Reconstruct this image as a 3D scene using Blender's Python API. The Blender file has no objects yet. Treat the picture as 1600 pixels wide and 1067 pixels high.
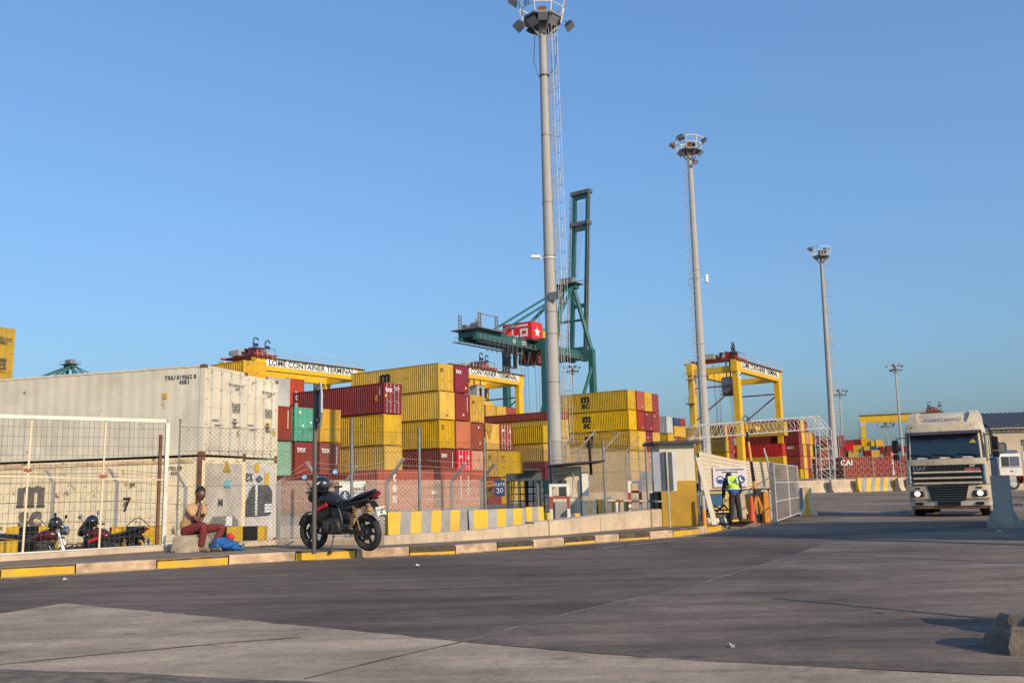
import bpy, math, random
from mathutils import Vector, Matrix
random.seed(7)
V = Vector
SC = bpy.context.scene
COL = SC.collection
R_ = math.radians

# ---------------------------------------------------------------- camera, sky, sun, exposure
CAM_H, PITCH, ROLL, FPX = 1.25, math.atan(228.5 / 1400.0), 0.025, 1400.0
_f = V((0, math.cos(PITCH), math.sin(PITCH)))
_r0 = V((1, 0, 0)); _u0 = V((0, -math.sin(PITCH), math.cos(PITCH)))
_r = _r0 * math.cos(ROLL) - _u0 * math.sin(ROLL)
_u = _u0 * math.cos(ROLL) + _r0 * math.sin(ROLL)
CAM_P = V((0, 0, CAM_H))
cd = bpy.data.cameras.new('camera'); cam = bpy.data.objects.new('camera', cd); COL.objects.link(cam)
cd.sensor_width = 36; cd.lens = 36 * FPX / 1600; cd.clip_start = 0.1; cd.clip_end = 6000
m3 = Matrix((_r, _u, -_f)).transposed()
cam.matrix_world = Matrix.Translation(CAM_P) @ m3.to_4x4()
SC.camera = cam

SUN_EL, SUN_AZ = R_(27), math.atan2(0.62, -0.785)
SUNV = V((math.sin(SUN_AZ) * math.cos(SUN_EL), math.cos(SUN_AZ) * math.cos(SUN_EL), math.sin(SUN_EL)))
W = bpy.data.worlds.new('World'); SC.world = W; W.use_nodes = True
nt = W.node_tree; bg = nt.nodes['Background']
sky = nt.nodes.new('ShaderNodeTexSky'); sky.sky_type = 'NISHITA'; sky.sun_disc = False
sky.sun_elevation = SUN_EL; sky.sun_rotation = SUN_AZ
sky.altitude = 0; sky.air_density = 1.5; sky.dust_density = 3.0; sky.ozone_density = 3.0
gm_ = nt.nodes.new('ShaderNodeGamma'); gm_.inputs[1].default_value = .73
gn_ = nt.nodes.new('ShaderNodeMix'); gn_.data_type = 'RGBA'; gn_.blend_type = 'MULTIPLY'; gn_.inputs[0].default_value = 1.0; gn_.inputs[7].default_value = (.87, 1.29, 1.88, 1)
nt.links.new(sky.outputs[0], gm_.inputs[0]); nt.links.new(gm_.outputs[0], gn_.inputs[6]); nt.links.new(gn_.outputs[2], bg.inputs[0]); bg.inputs[1].default_value = 0.15
ld = bpy.data.lights.new('sun', 'SUN'); ld.energy = 4.2; ld.angle = R_(0.5); ld.color = (1.0, 0.8, 0.56)
sun = bpy.data.objects.new('sun', ld); COL.objects.link(sun)
sun.rotation_euler = (-SUNV).to_track_quat('-Z', 'Y').to_euler(); sun.location = (20, -20, 40)
SC.view_settings.view_transform = 'Standard'; SC.view_settings.look = 'None'
SC.view_settings.exposure = 0.0; SC.view_settings.gamma = 1.0
SC.cycles.max_bounces = 6; SC.cycles.diffuse_bounces = 3; SC.cycles.glossy_bounces = 3
SC.cycles.transparent_max_bounces = 16
SC.cycles.use_denoising = True

def ray(px, py):
    return (_f * FPX + _r * (px - 800) + _u * (533.5 - py)).normalized()
def at(px, py, Y):
    "world point seen at photo pixel (px,py), standing Y metres ahead"
    d = ray(px, py); return CAM_P + d * (Y / d.y)
def gp(px, py, z=0.0):
    "world point seen at photo pixel on the level z"
    d = ray(px, py); return CAM_P + d * ((z - CAM_H) / d.z)
def hor(px):  # horizon row in column px
    lo, hi = 400.0, 1000.0
    for _ in range(40):
        m = (lo + hi) / 2
        if ray(px, m).z > 0: lo = m
        else: hi = m
    return lo

# ---------------------------------------------------------------- object helpers
def tag(o, label=None, cat=None, group=None, kind=None):
    if label: o['label'] = label
    if cat: o['category'] = cat
    if group: o['group'] = group
    if kind: o['kind'] = kind
    return o
def thing(name, label, cat, loc=(0, 0, 0), rz=0.0, group=None):
    o = bpy.data.objects.new(name, None); COL.objects.link(o)
    o.empty_display_size = 0.2
    o.location = loc; o.rotation_euler = (0, 0, rz)
    return tag(o, label, cat, group)
def kids(o):
    return [c for c in bpy.data.objects if c.parent == o]
def copy_tree(o, parent=None):
    ch = kids(o)
    c = o.copy(); COL.objects.link(c); c.parent = parent
    for k in ch: copy_tree(k, c)
    return c
def link(name, me, parent=None):
    o = bpy.data.objects.new(name, me); COL.objects.link(o); o.parent = parent
    return o

SPLIT = set('frame jib upright sill_beam opening rail cross_beam decal pillar mirror_arm reflective_strap corner_panel portal_brace walkway washer'.split())
class MB:
    def __init__(s): s.v = []; s.f = []; s.m = []
    def add(s, vs, fs, m=0):
        n = len(s.v); s.v += [tuple(p) for p in vs]
        for q in fs: s.f.append(tuple(i + n for i in q)); s.m.append(m)
        return s
    def hexa(s, p, m=0):  # p: 4 bottom ccw, 4 top ccw
        return s.add(p, [(3, 2, 1, 0), (4, 5, 6, 7), (0, 1, 5, 4), (1, 2, 6, 5), (2, 3, 7, 6), (3, 0, 4, 7)], m)
    def box(s, x0, x1, y0, y1, z0, z1, m=0):
        return s.hexa([(x0, y0, z0), (x1, y0, z0), (x1, y1, z0), (x0, y1, z0),
                       (x0, y0, z1), (x1, y0, z1), (x1, y1, z1), (x0, y1, z1)], m)
    def cbox(s, c, d, m=0):
        return s.box(c[0] - d[0] / 2, c[0] + d[0] / 2, c[1] - d[1] / 2, c[1] + d[1] / 2, c[2] - d[2] / 2, c[2] + d[2] / 2, m)
    def rbox(s, c, d, b, m=0):
        "box with chamfered vertical and top edges"
        x, y, z = d[0] / 2, d[1] / 2, d[2] / 2
        def ring(i, zz):
            return [(c[0] + a, c[1] + e, c[2] + zz) for a, e in
                    ((-x + b + i, -y + i), (x - b - i, -y + i), (x - i, -y + b + i), (x - i, y - b - i),
                     (x - b - i, y - i), (-x + b + i, y - i), (-x + i, y - b - i), (-x + i, -y + b + i))]
        return s.loft([ring(b * .7, -z), ring(0, -z + b), ring(0, z - b), ring(b * .7, z)], m)
    def loft(s, rings, m=0, caps=True, closed=True):
        n = len(rings[0]); vs = [p for r in rings for p in r]; fs = []
        for k in range(len(rings) - 1):
            for i in range(n if closed else n - 1):
                j = (i + 1) % n
                fs.append((k * n + i, k * n + j, (k + 1) * n + j, (k + 1) * n + i))
        if caps: fs.append(tuple(range(n - 1, -1, -1))); fs.append(tuple(range((len(rings) - 1) * n, len(rings) * n)))
        return s.add(vs, fs, m)
    def beam(s, p, q, w, h=None, up=(0, 0, 1), m=0):
        p, q = V(p), V(q); h = h or w; d = (q - p).normalized(); u = V(up)
        a = d.cross(u)
        if a.length < 1e-4: a = d.cross(V((1, 0, 0)))
        a.normalize(); b = a.cross(d)
        a *= w / 2; b *= h / 2
        return s.hexa([p - a - b, p + a - b, p + a + b, p - a + b, q - a - b, q + a - b, q + a + b, q - a + b], m)
    def tube(s, p, q, r, r2=None, n=8, m=0, caps=True):
        p, q = V(p), V(q); r2 = r if r2 is None else r2; d = (q - p).normalized()
        a = d.cross(V((0, 0, 1)))
        if a.length < 1e-3: a = d.cross(V((1, 0, 0)))
        a.normalize(); b = a.cross(d)
        cs = [(math.cos(2 * math.pi * i / n), math.sin(2 * math.pi * i / n)) for i in range(n)]
        return s.loft([[p + (a * x + b * y) * r for x, y in cs], [q + (a * x + b * y) * r2 for x, y in cs]], m, caps)
    def path(s, pts, r, n=6, m=0):
        for i in range(len(pts) - 1): s.tube(pts[i], pts[i + 1], r, n=n, m=m)
        return s
    def prism(s, poly, o, ux, uy, dep, m=0):
        o, ux, uy, dep = V(o), V(ux), V(uy), V(dep)
        a = [o + ux * x + uy * y for x, y in poly]
        return s.loft([a, [p + dep for p in a]], m)
    def lathe(s, prof, c=(0, 0, 0), n=16, m=0, axis='z', caps=True):
        rs = []
        for r, z in prof:
            ring = []
            for i in range(n):
                t = 2 * math.pi * i / n; x, y = r * math.cos(t), r * math.sin(t)
                q = (x, y, z) if axis == 'z' else ((z, x, y) if axis == 'x' else (y, z, x))
                ring.append((c[0] + q[0], c[1] + q[1], c[2] + q[2]))
            rs.append(ring)
        return s.loft(rs, m, caps)
    def ball(s, c, r, n=12, k=8, m=0):
        if not hasattr(r, '__len__'): r = (r, r, r)
        rs = []
        for j in range(k + 1):
            t = math.pi * j / k - math.pi / 2; cr = max(math.cos(t), 0.02)
            rs.append([(c[0] + r[0] * cr * math.cos(2 * math.pi * i / n), c[1] + r[1] * cr * math.sin(2 * math.pi * i / n),
                        c[2] + r[2] * math.sin(t)) for i in range(n)])
        return s.loft(rs, m)
    def torus(s, c, R, r, axis='y', n=24, k=8, m=0, a0=0, a1=None):
        full = a1 is None; a1 = 2 * math.pi if full else a1
        rs = []
        cnt = n if full else n + 1
        for i in range(cnt):
            t = a0 + (a1 - a0) * i / n; ring = []
            for j in range(k):
                p = 2 * math.pi * j / k; rr = R + r * math.cos(p); h = r * math.sin(p)
                x, z = rr * math.cos(t), rr * math.sin(t)
                q = (x, h, z) if axis == 'y' else ((h, x, z) if axis == 'x' else (x, z, h))
                ring.append((c[0] + q[0], c[1] + q[1], c[2] + q[2]))
            rs.append(ring)
        if full: rs.append(rs[0])
        return s.loft(rs, m, caps=not full)
    def xf(s, M):
        s.v = [tuple(M @ V(p)) for p in s.v]; return s
    def mesh(s, name, mats, smooth=None):
        me = bpy.data.meshes.new(name); me.from_pydata(s.v, [], s.f)
        for mt in (mats if isinstance(mats, (list, tuple)) else [mats]): me.materials.append(mt)
        me.polygons.foreach_set('material_index', s.m)
        import bmesh
        b = bmesh.new(); b.from_mesh(me); bmesh.ops.recalc_face_normals(b, faces=b.faces); b.to_mesh(me); b.free()
        if smooth:
            me.polygons.foreach_set('use_smooth', [True] * len(me.polygons))
            me.set_sharp_from_angle(angle=R_(smooth))
        me.update(); return me
    def build(s, name, mats, parent=None, smooth=None):
        if name in SPLIT:
            ps = s.pieces()
            if len(ps) > 1: return [link(name, p.mesh(name, mats, smooth), parent) for p in ps][0]
        return link(name, s.mesh(name, mats, smooth), parent)
    def pieces(s):
        "groups of touching islands, each a builder of its own"
        up = list(range(len(s.v)))
        def root(i):
            while up[i] != i: up[i] = up[up[i]]; i = up[i]
            return i
        for q in s.f:
            for i in q[1:]: up[root(i)] = root(q[0])
        isl = {}
        for k, q in enumerate(s.f): isl.setdefault(root(q[0]), []).append(k)
        gs = []
        for ks in isl.values():
            ps = [s.v[i] for k in ks for i in s.f[k]]; lo = [min(p[a] for p in ps) - .004 for a in range(3)]; hi = [max(p[a] for p in ps) + .004 for a in range(3)]
            new = [ks, lo, hi]; rest = []
            for g in gs:
                if all(g[1][a] <= new[2][a] and new[1][a] <= g[2][a] for a in range(3)):
                    new = [g[0] + new[0], [min(g[1][a], new[1][a]) for a in range(3)], [max(g[2][a], new[2][a]) for a in range(3)]]
                else: rest.append(g)
            gs = rest + [new]
        out = []
        for ks, _, _ in gs:
            p = MB(); mp = {}
            for k in ks:
                for i in s.f[k]:
                    if i not in mp: mp[i] = len(p.v); p.v.append(s.v[i])
                p.f.append(tuple(mp[i] for i in s.f[k])); p.m.append(s.m[k])
            out.append(p)
        return out

# ---------------------------------------------------------------- procedural materials
def hx(h):
    h = h.lstrip('#'); c = [int(h[i:i + 2], 16) / 255 for i in (0, 2, 4)]
    return tuple(x / 12.92 if x < .04045 else ((x + .055) / 1.055) ** 2.4 for x in c)
def mat(name, col, rough=.6, metal=0.0, var=.18, scale=2.5, dirt=None, damt=.35, dscale=1.2, streak=0.0, rust=0.0, bump=0.0,
        bscale=30, emis=None, stretch=(1, 1, 1), spec=.5, coat=0.0, vary=0.0):
    m = bpy.data.materials.new(name); m.use_nodes = True; t = m.node_tree; n = t.nodes; L = t.links
    p = n['Principled BSDF']; p.inputs['Roughness'].default_value = rough; p.inputs['Metallic'].default_value = metal
    p.inputs['Specular IOR Level'].default_value = spec; p.inputs['Coat Weight'].default_value = coat
    if emis:
        p.inputs['Emission Color'].default_value = (*emis[0], 1); p.inputs['Emission Strength'].default_value = emis[1]
    tc = n.new('ShaderNodeTexCoord'); oi = n.new('ShaderNodeObjectInfo')
    mp = n.new('ShaderNodeVectorMath'); mp.operation = 'MULTIPLY_ADD'; mp.inputs[1].default_value = stretch
    rv = n.new('ShaderNodeMath'); rv.operation = 'MULTIPLY'; rv.inputs[1].default_value = 37.0
    L.new(oi.outputs['Random'], rv.inputs[0]); L.new(tc.outputs['Object'], mp.inputs[0]); L.new(rv.outputs[0], mp.inputs[2])
    def noise(sc, det=4, vec=None):
        q = n.new('ShaderNodeTexNoise'); q.inputs['Scale'].default_value = sc; q.inputs['Detail'].default_value = det
        q.inputs['Roughness'].default_value = .6
        L.new((vec or mp).outputs[0], q.inputs['Vector']); return q
    def ramp(src, a, b, c0, c1):
        q = n.new('ShaderNodeMapRange'); q.inputs[1].default_value = a; q.inputs[2].default_value = b
        q.inputs[3].default_value = c0; q.inputs[4].default_value = c1; L.new(src, q.inputs[0]); return q.outputs[0]
    def mix(fac, a, b):
        q = n.new('ShaderNodeMix'); q.data_type = 'RGBA'
        if isinstance(fac, float): q.inputs[0].default_value = fac
        else: L.new(fac, q.inputs[0])
        for i, c in ((6, a), (7, b)):
            if isinstance(c, tuple): q.inputs[i].default_value = (*c[:3], 1)
            else: L.new(c, q.inputs[i])
        return q.outputs[2]
    lo = tuple(max(c * (1 - var), 0) for c in col); hi = tuple(min(c * (1 + var), 1) for c in col)
    c = mix(ramp(noise(scale).outputs[0], .3, .7, 0, 1), lo, hi)
    if dirt:
        c = mix(ramp(noise(dscale, 6).outputs[0], .48, .72, 0, damt), c, dirt)
    if streak:
        sv = n.new('ShaderNodeVectorMath'); sv.operation = 'MULTIPLY'; sv.inputs[1].default_value = (7, 7, .35)
        L.new(mp.outputs[0], sv.inputs[0])
        c = mix(ramp(noise(1.0, 4, sv).outputs[0], .5, .75, 0, streak), c, tuple(x * .35 for x in (col if not dirt else dirt)))
    if rust:
        c = mix(ramp(noise(2.3, 8).outputs[0], .66 - .1 * rust, .72 - .06 * rust, 0, .9), c, (.11, .035, .012))
    if vary:  # each container faded in its own way (its parts share one origin)
        wn = n.new('ShaderNodeTexWhiteNoise'); wn.noise_dimensions = '3D'; L.new(oi.outputs['Location'], wn.inputs['Vector'])
        hv = n.new('ShaderNodeHueSaturation'); L.new(c, hv.inputs['Color']); L.new(ramp(wn.outputs['Value'], 0, 1, 1 - vary, 1 + vary * .6), hv.inputs['Value'])
        sp = n.new('ShaderNodeSeparateColor'); L.new(wn.outputs['Color'], sp.inputs[0]); L.new(ramp(sp.outputs[1], 0, 1, 1 - vary * .5, 1.04), hv.inputs['Saturation']); L.new(ramp(sp.outputs[2], 0, 1, .492, .506), hv.inputs['Hue']); c = hv.outputs[0]
    L.new(c, p.inputs['Base Color'])
    L.new(ramp(noise(scale * 3).outputs[0], .3, .7, max(rough - .1, .02), min(rough + .12, 1)), p.inputs['Roughness'])
    if bump:
        b = n.new('ShaderNodeBump'); b.inputs['Strength'].default_value = bump; b.inputs['Distance'].default_value = .02
        L.new(noise(bscale, 5).outputs[0], b.inputs['Height']); L.new(b.outputs[0], p.inputs['Normal'])
    return m
def ground_mat(name, col, amp=.3, patch=.25, stains=.5, cracks=.5, ang=0.0, dust=None):
    "worn paving: broad patches, wear streaks along the traffic, grain, oil stains and fine cracks"
    m = bpy.data.materials.new(name); m.use_nodes = True; t = m.node_tree; n = t.nodes; L = t.links; p = n['Principled BSDF']
    p.inputs['Roughness'].default_value = .88; p.inputs['Specular IOR Level'].default_value = .3
    tc = n.new('ShaderNodeTexCoord')
    def vec(sx, sy):
        q = n.new('ShaderNodeMapping'); q.inputs['Scale'].default_value = (sx, sy, 1); q.inputs['Rotation'].default_value = (0, 0, ang); L.new(tc.outputs['Object'], q.inputs[0]); return q
    def noise(v, sc, det=5, ro=.6):
        q = n.new('ShaderNodeTexNoise'); q.inputs['Scale'].default_value = sc; q.inputs['Detail'].default_value = det; q.inputs['Roughness'].default_value = ro; L.new(v.outputs[0], q.inputs['Vector']); return q.outputs[0]
    def rng_(s_, a, b, c, d):
        q = n.new('ShaderNodeMapRange'); [setattr(q.inputs[i], 'default_value', x) for i, x in zip((1, 2, 3, 4), (a, b, c, d))]; L.new(s_, q.inputs[0]); return q.outputs[0]
    def mul(a, b):
        q = n.new('ShaderNodeMath'); q.operation = 'MULTIPLY'; L.new(a, q.inputs[0]); L.new(b, q.inputs[1]); return q.outputs[0]
    f = rng_(noise(vec(1, 1), patch, 4), .3, .7, 1 - amp, 1 + amp)
    f = mul(f, rng_(noise(vec(.16, 1.5), 1.6, 6, .7), .3, .7, 1 - amp * .8, 1 + amp * .8))
    f = mul(f, rng_(noise(vec(.5, 1.3), 7, 6, .75), .3, .7, 1 - amp * .55, 1 + amp * .55))
    f = mul(f, rng_(noise(vec(.6, 1.4), 26, 4, .8), .3, .7, .78, 1.22)); f = mul(f, rng_(noise(vec(1, 1), 85, 3, .8), .25, .75, .66, 1.34))
    f = mul(f, rng_(noise(vec(.7, 1.2), 1.9, 3), .63, .72, 1, 1 - stains))
    if cracks:
        v = n.new('ShaderNodeTexVoronoi'); v.feature = 'DISTANCE_TO_EDGE'; v.inputs['Scale'].default_value = .32
        w = n.new('ShaderNodeVectorMath'); w.operation = 'MULTIPLY_ADD'; w.inputs[1].default_value = (1.1,) * 3
        q = n.new('ShaderNodeTexNoise'); q.inputs['Scale'].default_value = 1.3; q.inputs['Detail'].default_value = 6; L.new(tc.outputs['Object'], q.inputs['Vector']); L.new(q.outputs['Color'], w.inputs[0]); L.new(tc.outputs['Object'], w.inputs[2]); L.new(w.outputs[0], v.inputs['Vector'])
        f = mul(f, rng_(v.outputs['Distance'], .0, .006, 1 - cracks, 1))
    c = n.new('ShaderNodeMix'); c.data_type = 'RGBA'; c.blend_type = 'MULTIPLY'; c.inputs[0].default_value = 1; c.inputs[6].default_value = (*col, 1)
    cb = n.new('ShaderNodeCombineColor')
    for i in range(3): L.new(f, cb.inputs[i])
    L.new(cb.outputs[0], c.inputs[7])
    if dust:  # dust lying along the kerb, thinning out into the carriageway
        (nx, ny), off, wid, dc = dust
        dp = n.new('ShaderNodeVectorMath'); dp.operation = 'DOT_PRODUCT'; dp.inputs[1].default_value = (nx, ny, 0); L.new(tc.outputs['Object'], dp.inputs[0])
        dn = n.new('ShaderNodeMath'); dn.operation = 'MULTIPLY_ADD'; dn.inputs[1].default_value = 2.6; L.new(noise(vec(.35, .9), .9, 6, .7), dn.inputs[0]); L.new(dp.outputs['Value'], dn.inputs[2])
        fac = rng_(dn.outputs[0], off - wid + 1.3, off + 1.3, 0, 1); ga = n.new('ShaderNodeMath'); ga.operation = 'POWER'; ga.inputs[1].default_value = 1.6; L.new(fac, ga.inputs[0])
        mx = n.new('ShaderNodeMix'); mx.data_type = 'RGBA'; L.new(ga.outputs[0], mx.inputs[0]); L.new(c.outputs[2], mx.inputs[6])
        c2 = n.new('ShaderNodeMix'); c2.data_type = 'RGBA'; c2.blend_type = 'MULTIPLY'; c2.inputs[0].default_value = 1; c2.inputs[6].default_value = (*dc, 1); L.new(cb.outputs[0], c2.inputs[7]); L.new(c2.outputs[2], mx.inputs[7]); L.new(mx.outputs[2], p.inputs['Base Color'])
    else: L.new(c.outputs[2], p.inputs['Base Color'])
    b = n.new('ShaderNodeBump'); b.inputs['Strength'].default_value = .35; b.inputs['Distance'].default_value = .012; L.new(noise(vec(1, 1), 90, 3), b.inputs['Height']); L.new(b.outputs[0], p.inputs['Normal'])
    return m
def glass(name, col=(.02, .03, .035), rough=.05):
    return mat(name, col, rough, 0, .1, spec=.8)

DIRT = (.16, .11, .06)
M = {}
M['asphalt'] = ground_mat('asphalt', (.116, .084, .066), .5, .22, .45, .25, .08, dust=((-.485, .875), 18.3, 3.6, (.185, .132, .096)))
M['lane'] = ground_mat('worn_asphalt', (.152, .112, .086), .5, .3, .5, .25, .08)
M['apron'] = ground_mat('concrete_apron', (.33, .252, .178), .36, .5, .45, .2, .05)
M['joint'] = mat('joint', (.19, .155, .125), .9, var=.5, scale=3)
M['jointd'] = mat('dark_joint', (.12, .098, .078), .9, var=.5, scale=3)
M['lanepaint'] = mat('lane_paint', (.3, .27, .24), .8, var=.5, scale=4)
M['verge'] = mat('verge', (.13, .1, .072), .95, var=.6, scale=9, dirt=(.27, .2, .14), damt=.9, dscale=3.5, bump=.8, bscale=25)
M['yard'] = mat('yard_concrete', (.2, .19, .175), .9, var=.2, scale=.2, dirt=(.1, .09, .08), damt=.5, dscale=.1)
M['pave'] = ground_mat('sidewalk', (.22, .162, .115), .3, .6, .4, .3, .3)
M['sand'] = ground_mat('gutter_sand', (.36, .265, .17), .35, 1.5, .3, 0)
M['kerb'] = mat('kerb_bare', (.52, .36, .225), .85, var=.3, scale=5, dirt=(.16, .11, .07), damt=.8, dscale=2.2, bump=.4, bscale=30)
M['kerby'] = mat('kerb_yellow', (.66, .37, .01), .7, var=.15, scale=6, dirt=(.36, .23, .1), damt=.95, dscale=3)
M['kerbd'] = mat('kerb_grime', (.06, .045, .03), .9, var=.5, scale=6, dirt=(.22, .14, .05), damt=.6, dscale=4)
M['conc'] = mat('concrete', (.55, .425, .29), .85, var=.15, scale=1.5, dirt=(.2, .15, .1), damt=.45, dscale=1.3, streak=.3, bump=.25, bscale=20)
M['concg'] = mat('grey_concrete', (.33, .315, .29), .85, var=.15, scale=2, dirt=(.17, .15, .13), damt=.4, dscale=1.5, streak=.3, bump=.25, bscale=20)
M['mast'] = mat('mast_concrete', (.4, .375, .34), .8, var=.08, scale=.6, dirt=(.26, .23, .2), damt=.35, dscale=.3)
M['galv'] = mat('galvanised', (.42, .4, .37), .5, .15, var=.15, scale=6, dirt=(.25, .22, .18), damt=.4)
M['galvd'] = mat('dull_galvanised', (.2, .2, .195), .6, .1, var=.25, scale=8, dirt=(.12, .09, .07), damt=.5)
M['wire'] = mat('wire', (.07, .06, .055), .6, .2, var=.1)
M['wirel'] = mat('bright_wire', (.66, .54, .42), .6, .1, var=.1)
M['whitep'] = mat('white_paint', (.72, .66, .55), .5, var=.08, scale=3, dirt=(.4, .3, .2), damt=.4, dscale=2)
M['cream'] = mat('cream_wall', (.64, .56, .42), .85, var=.08, scale=1.5, dirt=(.35, .28, .19), damt=.4, dscale=1.5, streak=.2)
M['plank'] = mat('cream_board', (.72, .58, .4), .8, var=.12, scale=1.2, dirt=(.33, .25, .16), damt=.4, dscale=1.2, streak=.15)
M['yel'] = mat('yellow_paint', (.68, .4, .02), .6, var=.1, scale=2, dirt=(.3, .19, .05), damt=.35, dscale=2.5)
M['boothy'] = mat('booth_yellow', (.42, .235, .012), .7, var=.12, scale=1.5, dirt=(.2, .12, .03), damt=.4)
M['orange'] = mat('orange_paint', (.75, .27, .02), .55, var=.1, scale=3, dirt=(.35, .17, .05), damt=.4)
M['cone'] = mat('cone_red', (.62, .07, .02), .45, var=.1)
M['black'] = mat('black_paint', (.012, .012, .014), .5, var=.3, spec=.25)
M['rubber'] = mat('rubber', (.025, .024, .023), .85, var=.3, scale=10, dirt=(.1, .08, .06), damt=.4, dscale=6)
M['dark'] = mat('dark_metal', (.05, .05, .055), .55, .4, var=.3)
M['dgrey'] = mat('dark_grey_metal', (.075, .085, .09), .55, .2, var=.2)
M['steel'] = mat('steel', (.5, .5, .5), .3, .9, var=.1)
M['blues'] = mat('sign_blue', (.01, .06, .28), .45, var=.1)
M['whites'] = mat('sign_white', (.74, .72, .66), .5, var=.05, dirt=(.5, .45, .35), damt=.3, dscale=4)
M['blackl'] = mat('black_letter', (.012, .012, .014), .6, var=.05)
M['whitel'] = mat('white_letter', (.75, .73, .68), .6, var=.08)
M['redp'] = mat('red_paint', (.5, .03, .02), .5, var=.12, dirt=(.2, .03, .02), damt=.3)
M['rustred'] = mat('faded_red_paint', (.3, .06, .035), .7, var=.2)
M['signback'] = mat('sign_back', (.46, .45, .46), .5, .05, var=.1)
M['crane'] = mat('crane_yellow', (.74, .42, .012), .5, var=.06, scale=.3, dirt=(.4, .22, .03), damt=.35, dscale=.4)
M['craneg'] = mat('crane_green', (.022, .115, .1), .5, var=.1, scale=.2, dirt=(.05, .1, .085), damt=.5, dscale=.2)
M['craner'] = mat('crane_red', (.62, .022, .02), .5, var=.06, scale=.3)
M['lamp'] = mat('floodlight', (.07, .07, .075), .35, .3, var=.2)
M['lampglass'] = mat('floodlight_glass', (.35, .36, .38), .2, 0, var=.1)
# ---------------------------------------------------------------- lettering
_tc = {}
def text_mesh(s, size, bold, ext, m):
    k = (s, size, bold, ext, m.name)
    if k in _tc: return _tc[k]
    cu = bpy.data.curves.new('lettering', 'FONT'); cu.body = s; cu.size = size; cu.align_x = 'CENTER'; cu.align_y = 'CENTER'
    cu.extrude = ext; cu.offset = bold * size; cu.resolution_u = 3; cu.space_line = .85
    o = bpy.data.objects.new('lettering', cu); COL.objects.link(o)
    dg = bpy.context.evaluated_depsgraph_get(); dg.update()
    me = bpy.data.meshes.new_from_object(o.evaluated_get(dg))
    bpy.data.objects.remove(o); bpy.data.curves.remove(cu)
    me.materials.clear(); me.materials.append(m); me.name = 'lettering'
    _tc[k] = me; return me
def text(parent, s, size, c, xd, yd, m, bold=.01, sx=1.0, ext=.004, name='lettering'):
    xd, yd = V(xd).normalized(), V(yd).normalized(); zd = xd.cross(yd)
    o = link(name, text_mesh(s, size, bold, ext, m), parent)
    o.matrix_local = Matrix.Translation(V(c)) @ Matrix((xd * sx, yd, zd)).transposed().to_4x4()
    return o

# ---------------------------------------------------------------- containers
AX = math.atan2(-.562, .827)           # yard axis E (towards the lit door ends)
def axes(a): return V((math.cos(a), math.sin(a), 0)), V((-math.sin(a), math.cos(a), 0))
CC = {'Y': (.6, .35, .012), 'YD': (.52, .3, .01), 'R': (.29, .036, .02), 'DR': (.21, .013, .01), 'OR': (.42, .07, .025), 'BR': (.56, .012, .015),
      'G': (.1, .36, .24), 'LG': (.25, .45, .3), 'W': (.76, .66, .49), 'GW': (.46, .45, .42), 'P': (.58, .27, .14), 'PU': (.2, .022, .035),
      'OS': (.52, .15, .045), 'BL': (.025, .06, .16), 'LB': (.3, .4, .5), 'DK': (.05, .04, .045), 'BG': (.8, .64, .42)}
CM = {}
def cmat(k):
    if k not in CM:
        c = CC[k]; d = tuple(x * .45 + y * .25 for x, y in zip(c, DIRT))
        CM[k] = mat('container_' + k.lower(), c, .55, var=.1, scale=.5, dirt=d, damt=.45, dscale=.7, streak=.12 if k in 'W BG GW' else .35,
                    rust=0.55 if k in 'P OR BG' else .25, spec=.25, vary=.2)
    return CM[k]
M['rod'] = mat('lock_rod', (.55, .52, .48), .45, .3, var=.15)
M['rodw'] = mat('white_rod', (.72, .68, .62), .5, var=.1)
M['rusty'] = mat('rusty_steel', (.16, .07, .035), .8, var=.35, scale=3, dirt=(.3, .13, .06), damt=.6)
_cm = {}
def corr(L, z0, z1, pitch, dep, a, b):
    "trapezoid corrugated sheet from s=0..L ; returns (s, d) profile"
    n = max(2, int(L / pitch)); p = L / n; out = []
    for i in range(n):
        for f, d in ((0, 0), (.3, 0), (.5, dep), (.8, dep)): out.append(((i + f) * p, d))
    out.append((L, 0)); return out
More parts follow.
